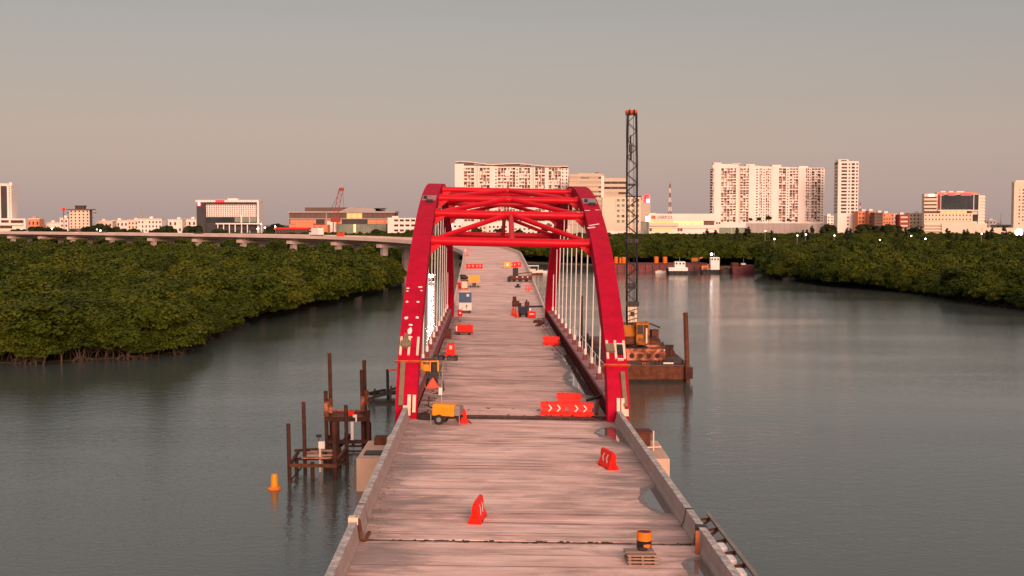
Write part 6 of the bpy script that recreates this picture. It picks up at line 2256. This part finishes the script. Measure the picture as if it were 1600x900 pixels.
rt, X, Hh = bld('tower_block', 'cream tower cut off by the right edge of the photo', 'tower', 1583, 1640, 1400)
core(rt, X(1585), X(1640), .3, 10, 0, Hh(284), 'b_cream')
core(rt, X(1585), X(1640), -.6, .25, Hh(284), Hh(282), 'b_white', 'roof_edge')
mb = MB()
ops = wall_grid(mb, X(1589), X(1640), Hh(352), Hh(294), 9, 11, .4, .5, .7, .25)
mb.box(X(1583), X(1589), -.9, .25, 0, Hh(284) - .05)
mb.box(X(1589), X(1640), -.45, .25, 0, Hh(352))
mb.box(X(1589), X(1640), -.45, .25, Hh(294), Hh(284.1))
mb.build('front_wall', M['b_cream'], rt)
windows(rt, ops, ['glass_warm', 'b_beige', 'b_cream'], .2, prob=.5)
rt, X, Hh = bld('boundary_wall', 'long low pale wall between the trees at the right', 'wall', 1395, 1445, 1300)
for i in range(7):
    core(rt, X(1395 + i * 7.1), X(1402 + i * 7.1), 0, 1.2, 0, Hh(357 - .3 * (i % 2)), 'b_grey', 'wall_panel')
rt, X, Hh = bld('boundary_wall', 'long low pale wall left of the floodlight at the right edge', 'wall', 1535, 1600, 1250)
for i in range(9):
    core(rt, X(1535 + i * 7.3), X(1542.2 + i * 7.3), 0, 1.2, 0, Hh(356 - .3 * (i % 2)), 'b_cream', 'wall_panel')
rt, X, Hh = bld('boundary_wall', 'long pale garden wall at the feet of the beige office tower', 'wall', 940, 1010, 1280)
for i in range(10):
    core(rt, X(940 + i * 7.0), X(946.9 + i * 7.0), 0, 1.2, 0, Hh(361 - .3 * (i % 3)), 'b_white', 'wall_panel')

# street lights that already burn
lamp_n = [0]


def street_lamp(px, py, D, label, group, r=.5, m=None):
    a = P(px, py, D)
    rt = thing('street_lamp', T(a.x, D, GZ), label, 'street lamp', group)
    MB().tube([(0, .6, 0), (0, .6, a.z - GZ + .3), (0, .1, a.z - GZ + .5)], .12, 6).build('pole', M['steel'], rt)
    MB().lathe([(r * .4, -r), (r, -r * .4), (r, r * .4), (r * .4, r)], 10).build('lamp_head', m or lampw, rt, Mx=T(0, 0, a.z - GZ))
    return rt


for px, py, r, w in ((1210, 373.5, .65, 'the middle of the stone podium, lowest of three'), (1259, 366.5, .6, 'the right end of the stone podium, larger one'), (1304, 368, .55, 'the left foot of the slim white tower'),
                     (1375, 375, .5, 'the dark brown banded block'), (1414, 375, .55, 'the brick red block, lower one'), (1424, 368.5, .5, 'the cream house, upper one'), (1446, 373, .6, 'the left corner of the glass office'),
                     (1541, 378, .6, 'the right corner of the glass office, lower one'), (1534, 365, .55, 'the right corner of the glass office, upper one'), (1246, 368, .5, 'the right end of the stone podium, smaller one'), (1196, 361, .4, 'the middle of the stone podium, highest of three')):
    street_lamp(px, py, 560, 'street lamp lit below ' + w, 'street lamps among the right trees', r * .42)
for px, py, r, w in ((81, 357, .7, 'the long low white shed'), (157, 360.5, .9, 'the cream flat roofed house, brighter one'), (151.5, 358.5, .5, 'the cream flat roofed house, fainter one'), (403, 357.5, 1.0, 'the right end of the hotel, brightest one'),
                     (430, 354, .7, 'the gap right of the hotel'), (414, 355.5, .6, 'the hotel canopy end'), (408, 350, .5, 'the right end of the hotel, highest one')):
    street_lamp(px, py, 1100, 'street lamp lit behind the viaduct before ' + w, 'street lamps behind the left viaduct', r * .75)
street_lamp(1592, 363, 900, 'big glaring floodlight above the wood at the right edge', 'floodlights', 2.6, emit('glaring_floodlight', (1.0, 0.80, 0.5), 12))

# ------------------------------------------------------------------ mangroves
def crown_mesh(seed, rad=3.3, top=7.6, low=1.0, nclump=38, nleaf=290, leaf=(.13, .29), name='crown', m='leaf', spire=False):
    rng = np.random.default_rng(seed)
    cs = []
    for k in range(nclump):
        a = rng.uniform(0, 2 * math.pi)
        if spire:
            t = rng.uniform(0, 1) ** .8
            rr = rad * (1 - t) * rng.uniform(.3, 1) + .15
            z = low + (top - low) * t
            cr = .45 + .8 * (1 - t)
        else:
            e = math.asin(rng.uniform(-.35, 1.0))
            q = rng.uniform(.62, 1.0)
            rr = rad * math.cos(e) * q * .82
            zc = low + (top - low) * .42
            z = zc + math.sin(e) * ((top - zc - .9) if e > 0 else (zc - low)) * q
            cr = rng.uniform(.6, 1.3) * rad / 3.3
        cs.append((rr * math.cos(a), rr * math.sin(a), z, cr))
    V = []
    for (cx, cy, cz, cr) in cs:
        n = int(nleaf * (cr / 1.2) ** 2)
        d = rng.normal(size=(n, 3))
        d /= np.linalg.norm(d, axis=1)[:, None]
        d[:, 2] = np.where(d[:, 2] < -.45, -d[:, 2], d[:, 2])
        r = cr * (rng.uniform(.55, 1.08, size=n))
        c = np.array([cx, cy, cz]) + d * r[:, None] * np.array([1, 1, .72])
        nn = d * .9 + rng.normal(size=(n, 3)) * .5 + np.array([0, 0, .7])
        nn /= np.linalg.norm(nn, axis=1)[:, None]
        t = np.cross(nn, rng.normal(size=(n, 3)))
        t /= np.linalg.norm(t, axis=1)[:, None]
        b = np.cross(nn, t)
        s = rng.uniform(leaf[0], leaf[1], size=(n, 1))
        w = s * rng.uniform(.55, .95, size=(n, 1))
        V.append(np.stack([c - t * s, c - b * w, c + t * s, c + b * w], axis=1).reshape(-1, 3))
    V = np.concatenate(V)
    nq = len(V) // 4
    me = bpy.data.meshes.new(name)
    me.vertices.add(len(V))
    me.vertices.foreach_set('co', V.astype(np.float32).ravel())
    me.loops.add(nq * 4)
    me.loops.foreach_set('vertex_index', np.arange(nq * 4, dtype=np.int32))
    me.polygons.add(nq)
    me.polygons.foreach_set('loop_start', np.arange(0, nq * 4, 4, dtype=np.int32))
    me.update(calc_edges=True)
    me.validate()
    me.materials.append(M[m])
    return me


def trunk_mesh(seed, h=4.5):
    rng = random.Random(seed)
    mb = MB()
    for k in range(3):
        a = rng.uniform(0, 6.28)
        mb.tube([(.2 * math.cos(a), .2 * math.sin(a), .6), (.5 * math.cos(a), .5 * math.sin(a), 2.2), (1.2 * math.cos(a), 1.2 * math.sin(a), h)], [.16, .12, .06], 6)
    for k in range(9):
        a = k * 6.28 / 9 + rng.uniform(-.3, .3)
        r = rng.uniform(1.3, 3.4)
        z = rng.uniform(1.0, 2.0)
        mb.tube([(.15 * math.cos(a), .15 * math.sin(a), z), (r * .5 * math.cos(a + .2), r * .5 * math.sin(a + .2), z * .95), (r * .85 * math.cos(a + .1), r * .85 * math.sin(a + .1), z * .5), (r * math.cos(a), r * math.sin(a), -.6)], [.09, .08, .07, .05], 5)
    return mb.mesh('trunk', M['bark'], smooth=True)


CROWNS = [crown_mesh(100 + i, rad=3.2 + .25 * (i % 4), top=7.2 + .35 * (i % 3), low=.9 + .25 * (i % 2)) for i in range(8)]
TRUNKS = [trunk_mesh(40 + i) for i in range(4)]


def inside(p, poly):
    x, y = p
    c = False
    j = len(poly) - 1
    for i in range(len(poly)):
        xi, yi = poly[i]
        xj, yj = poly[j]
        if (yi > y) != (yj > y) and x < (xj - xi) * (y - yi) / (yj - yi) + xi:
            c = not c
        j = i
    return c


def seg_dist(p, poly):
    p = Vector(p)
    best = 1e9
    for i in range(len(poly)):
        a, b = Vector(poly[i]), Vector(poly[(i + 1) % len(poly)])
        t = max(0, min(1, (p - a).dot(b - a) / max(1e-6, (b - a).length_squared)))
        best = min(best, (a + (b - a) * t - p).length)
    return best


def near_road(x, y):
    for p, t, r, s in PFR[::2]:
        if (p.x - x) ** 2 + (p.y - y) ** 2 < 9.5 ** 2:
            return True
    return False


def scatter(poly, y0, y1, step, margin=0.0, pad=0.14):
    out = []
    y = y0
    row = 0
    while y < y1:
        st = step(y)
        xw = (0.421 + pad) * y
        x = -xw + (row % 2) * st * .5
        while x < xw:
            q = (x + RNG.uniform(-.38, .38) * st, y + RNG.uniform(-.38, .38) * st)
            if inside(q, poly) and not near_road(*q):
                out.append(q)
            x += st
        y += st * .9
        row += 1
    return out


left_pts = scatter(left_poly, 172, 640, lambda y: 4.2 if y < 300 else 5.2)
right_pts = scatter(right_poly, 270, 560, lambda y: 4.7 if y < 420 else 5.4)
# a denser hem right along each waterline
for poly, lst, n in ((left_poly, left_pts, len(LEFT_SHORE)), (right_poly, right_pts, len(RIGHT_SHORE))):
    for i in range(n - 1):
        a, b = Vector(poly[i]), Vector(poly[i + 1])
        k = max(1, int((b - a).length / 4.2))
        nrm = Vector((-(b - a).y, (b - a).x)).normalized()
        for j in range(k):
            p = a.lerp(b, (j + RNG.uniform(.1, .9)) / k)
            for sgn in (1, -1):
                q = p + nrm * sgn * RNG.uniform(.3, 1.4)
                if inside(q, poly) and not near_road(*q):
                    lst.append((q.x, q.y))


def swell(x, y):
    return 1 + .10 * math.sin(x * .11 + 1.3 * math.sin(y * .05)) + .09 * math.sin(y * .085 + x * .04 + 2)


def tree_scale(side, x, y):
    if side == 'left':
        f = min(1, max(0, (y - 185) / 190))
        s = 0.98 + .58 * f
    else:
        s = 1.0 + .32 * min(1, max(0, (y - 330) / 200))
    s *= swell(x, y) * (RNG.uniform(.74, 1.1) if RNG.uniform() < .8 else RNG.uniform(1.1, 1.3))
    return min(s, 1.62 if y < 470 else 1.66)


def in_view(p):
    return abs(p[0]) < .43 * p[1] + 3


n_trees = 0
first = {}
rest = {'left': [], 'right': []}
for side, pts, quota, lab, grp in (('left', left_pts, 182, 'olive green mangrove tree in the dense wood on the left bank', 'mangroves on the left bank'),
                                   ('right', right_pts, 112, 'olive green mangrove tree in the dense wood on the right bank', 'mangroves on the right bank')):
    vis = sorted([p for p in pts if in_view(p)], key=lambda p: p[1])
    rest[side] = vis[quota:] + [p for p in pts if not in_view(p)]
    for i, p in enumerate(vis[:quota]):
        s = tree_scale(side, *p)
        d = seg_dist(p, left_poly if side == 'left' else right_poly)
        if d < 2.5:
            s *= .86
        Mx = T(p[0], p[1], .1 if d > 3 else -.35 - .85 * s, RNG.uniform(0, 6.28)) @ Matrix.Diagonal((s * RNG.uniform(1.05, 1.4), s * RNG.uniform(1.05, 1.4), s, 1))
        rt = thing('mangrove_tree', Mx, lab if d > 2.5 else lab.replace('in the dense wood on', 'leaning over the water at the edge of'), 'mangrove tree', grp if d > 2.5 else grp + ' edge')
        c = link('crown', CROWNS[int(RNG.integers(8))], rt)
        link('trunk', TRUNKS[int(RNG.integers(4))], rt)
        first.setdefault(c.data.name, c)
        n_trees += 1

SRC = [first.get(me.name) for me in CROWNS]
SRC = [s for s in SRC if s]


def wood(name, label, pts, scales, poly=None):
    """one object: crowns too many to tell apart, set on points by geometry nodes"""
    n = len(pts)
    me = bpy.data.meshes.new(name)
    me.vertices.add(n)
    co = np.array([(x, y, -.4 - .9 * k if poly and seg_dist((x, y), poly) < 3 else 0.0) for (x, y), k in zip(pts, scales)], dtype=np.float32)
    me.vertices.foreach_set('co', co.ravel())
    for nm, typ, val in (('size', 'FLOAT', np.array(scales, dtype=np.float32)), ('turn', 'FLOAT', RNG.uniform(0, 6.28, n).astype(np.float32)), ('kind_index', 'INT', RNG.integers(0, len(SRC), n).astype(np.int32))):
        at = me.attributes.new(nm, typ, 'POINT')
        at.data.foreach_set('value', val)
    o = link(name, me)
    tag(o, label, 'wood', None, 'stuff')
    ng = bpy.data.node_groups.new(name, 'GeometryNodeTree')
    ng.interface.new_socket('Geometry', in_out='INPUT', socket_type='NodeSocketGeometry')
    ng.interface.new_socket('Geometry', in_out='OUTPUT', socket_type='NodeSocketGeometry')
    N = ng.nodes.new
    gi, go = N('NodeGroupInput'), N('NodeGroupOutput')
    iop = N('GeometryNodeInstanceOnPoints')
    g2i = N('GeometryNodeGeometryToInstance')
    for s in reversed(SRC):
        oi = N('GeometryNodeObjectInfo')
        oi.transform_space = 'ORIGINAL'
        oi.inputs['Object'].default_value = s
        oi.inputs['As Instance'].default_value = True
        ng.links.new(oi.outputs['Geometry'], g2i.inputs[0])
    jn = N('GeometryNodeJoinGeometry')
    for nd in [x for x in ng.nodes if x.bl_idname == 'GeometryNodeObjectInfo']:
        ng.links.new(nd.outputs['Geometry'], jn.inputs[0])
    ng.nodes.remove(g2i)
    ng.links.new(gi.outputs[0], iop.inputs['Points'])
    ng.links.new(jn.outputs[0], iop.inputs['Instance'])
    iop.inputs['Pick Instance'].default_value = True

    def attr(nm, typ):
        a = N('GeometryNodeInputNamedAttribute')
        a.data_type = typ
        a.inputs['Name'].default_value = nm
        return a.outputs['Attribute']
    ng.links.new(attr('kind_index', 'INT'), iop.inputs['Instance Index'])
    cx = N('ShaderNodeCombineXYZ')
    ng.links.new(attr('turn', 'FLOAT'), cx.inputs['Z'])
    ng.links.new(cx.outputs[0], iop.inputs['Rotation'])
    sc = N('ShaderNodeCombineXYZ')
    av = attr('size', 'FLOAT')
    for k in range(3):
        ng.links.new(av, sc.inputs[k])
    ng.links.new(sc.outputs[0], iop.inputs['Scale'])
    ng.links.new(iop.outputs[0], go.inputs[0])
    md = o.modifiers.new('scatter', 'NODES')
    md.node_group = ng
    return o


wood('mangrove_wood', 'dense mangrove wood stretching back over the left bank', rest['left'], [tree_scale('left', *p) * 1.05 for p in rest['left']], poly=left_poly)
wood('mangrove_wood', 'dense mangrove wood stretching back over the right bank', rest['right'], [tree_scale('right', *p) * 1.12 for p in rest['right']], poly=right_poly)
far_pts = [p for p in scatter(far_poly, 505, 1120, lambda y: 6.2 if y < 700 else 7.5) if not inside(p, left_poly) and not inside(p, right_poly)]
wood('distant_wood', 'dark green wood on the far shore behind the moored barges', far_pts, [RNG.uniform(1.2, 1.6) for p in far_pts])

# taller feathery trees and round city trees standing out above the wood
SPIRES = [crown_mesh(300 + i, rad=2.4, top=13.5 + i, low=3.5, nclump=26, nleaf=60, leaf=(.3, .7), m='leaf_far', spire=True) for i in range(3)]
TALLTR = MB().tube([(0, 0, 0), (.1, 0, 6), (0, .1, 13)], [.3, .22, .06], 6).mesh('trunk', M['bark'])
sp = [(1148, 690), (1158, 700), (1164, 705), (1172, 690), (1206, 700), (1248, 680), (1256, 690), (1262, 700), (1270, 690), (1283, 690), (1312, 700), (1318, 710), (1326, 690), (1334, 700), (1398, 700), (1408, 690),
      (1420, 700), (1437, 690), (1470, 690), (1478, 700), (1486, 680), (1498, 690), (1502, 700), (1516, 690), (1521, 680), (1534, 700), (1546, 690), (1553, 700), (1566, 690), (1577, 700), (1090, 720), (1098, 730), (1110, 720), (1120, 720)]
CITYT = [crown_mesh(400 + i, rad=6.5, top=14.5, low=3.5, nclump=30, nleaf=90, leaf=(.5, 1.0), m='leaf_far') for i in range(3)]
CITYK = MB().tube([(0, 0, 0), (.1, 0, 5), (0, .1, 10)], [.45, .35, .12], 7).mesh('trunk', M['bark'])
ct = [(24, 1180, 1.0), (34, 1190, .95), (50, 1180, 1.1), (58, 1200, 1.15), (66, 1190, 1.1), (76, 1180, 1.05), (88, 1200, 1.1), (97, 1190, 1.0), (113, 1200, .9), (138, 1190, 1.15), (147, 1200, 1.25), (156, 1190, 1.3), (163, 1200, 1.25), (172, 1190, 1.1), (182, 1200, 1.1),
      (190, 1190, 1.0), (205, 1200, 1.0), (215, 1190, .9), (243, 1190, 1.0), (256, 1200, 1.2), (265, 1190, 1.15), (296, 1200, 1.2), (305, 1190, 1.2), (340, 1130, 1.0), (347, 1120, .95), (420, 1200, 1.15), (434, 1210, 1.3), (441, 1190, 1.2), (423, 1110, .9), (520, 1090, .8), (590, 1090, 1.0), (600, 1080, .9),
      (640, 1080, .9), (1291, 1240, 1.2), (1298, 1250, 1.3), (1345, 1240, 1.25), (1353, 1240, 1.3), (1361, 1250, 1.25), (1369, 1240, 1.15), (1384, 1250, 1.2), (1392, 1240, 1.3), (1400, 1250, 1.2), (1428, 1250, 1.1), (1173, 1462, .42), (1186, 1462, .46), (1201, 1462, .6), (1232, 1462, .36),
      (745, 1250, 1.0), (780, 1250, 1.0), (812, 1250, .9), (850, 1250, 1.0)]
MARKS = [(20, 'the left edge tower'), (58, 'the small terracotta house'), (85, 'the long low white shed'), (124, 'the square cream building'), (163, 'the cream flat roofed house'), (188, 'the white house with a bright roof'),
         (212, 'the narrow cream house'), (234, 'the white three storey block'), (270, 'the white block with few windows'), (300, 'the plain white block'), (345, 'the dark framed hotel'), (430, 'the gap between hotel and exhibition hall'),
         (470, 'the terracotta pavilion'), (520, 'the white entrance tower of the hall'), (590, 'the teal glass front of the hall'), (640, 'the white gallery beside the left arch rib'), (745, 'the left shops seen through the arch'), (785, 'the middle shops seen through the arch'),
         (815, 'the low shop seen through the arch'), (850, 'the shop with a round opening'), (1178, 'the long stone podium'), (1232, 'the right half of the stone podium'), (1297, 'the slim white tower'), (1352, 'the terracotta block'), (1375, 'the dark brown banded block'),
         (1395, 'the small white house in the row'), (1428, 'the cream house beside the glass office')]
seen = {}
ORD = ['', 'second ', 'third ', 'fourth ', 'fifth ', 'sixth ']
for i, (px, D, s) in enumerate(ct):
    mk = min(MARKS, key=lambda m_: abs(m_[0] - px))[1]
    k = seen.get(mk, 0)
    seen[mk] = k + 1
    rt = thing('city_tree', T(px_x(px, 355, D), D, GZ if D != 1462 else px_z(348, 1460) - .1, RNG.uniform(0, 6)) @ Matrix.Diagonal((s, s, s, 1)),
               ('round dark tree in front of ' if k == 0 else ORD[k] + 'round dark tree from the left before ') + mk, 'tree', 'round trees between the city buildings')
    link('crown', CITYT[i % 3], rt)
    link('trunk', CITYK, rt)

MARK2 = [(1100, 'the right end of the department store'), (1155, 'the stone podium, left part'), (1170, 'the stone podium, middle part'), (1210, 'the stone podium, right of the middle'), (1265, 'the right end of the stone podium'), (1290, 'the gap left of the slim white tower'), (1320, 'the slim white tower'), (1405, 'the small white house in the row'),
         (1430, 'the cream house beside the glass office'), (1480, 'the glass office, left half'), (1510, 'the glass office, right half'), (1548, 'the low white house at the far right'), (1572, 'the tower at the right edge')]
seen2 = {}


def feathery_label(px):
    mk = min(MARK2, key=lambda m_: abs(m_[0] - px))[1]
    k = seen2.get(mk, 0)
    seen2[mk] = k + 1
    return ORD[k] + ('tall' if k else 'tall') + ' feathery tree in the wood before ' + mk


for i, (px, D) in enumerate(sp):
    s = RNG.uniform(.98, 1.28)
    rt = thing('feathery_tree', T(px_x(px, 355, D), D + RNG.uniform(-15, 15), 0, RNG.uniform(0, 6)) @ Matrix.Diagonal((s, s, s, 1)), feathery_label(px), 'tree', 'tall trees above the right wood')
    link('crown', SPIRES[i % 3], rt)
    link('trunk', TALLTR, rt)
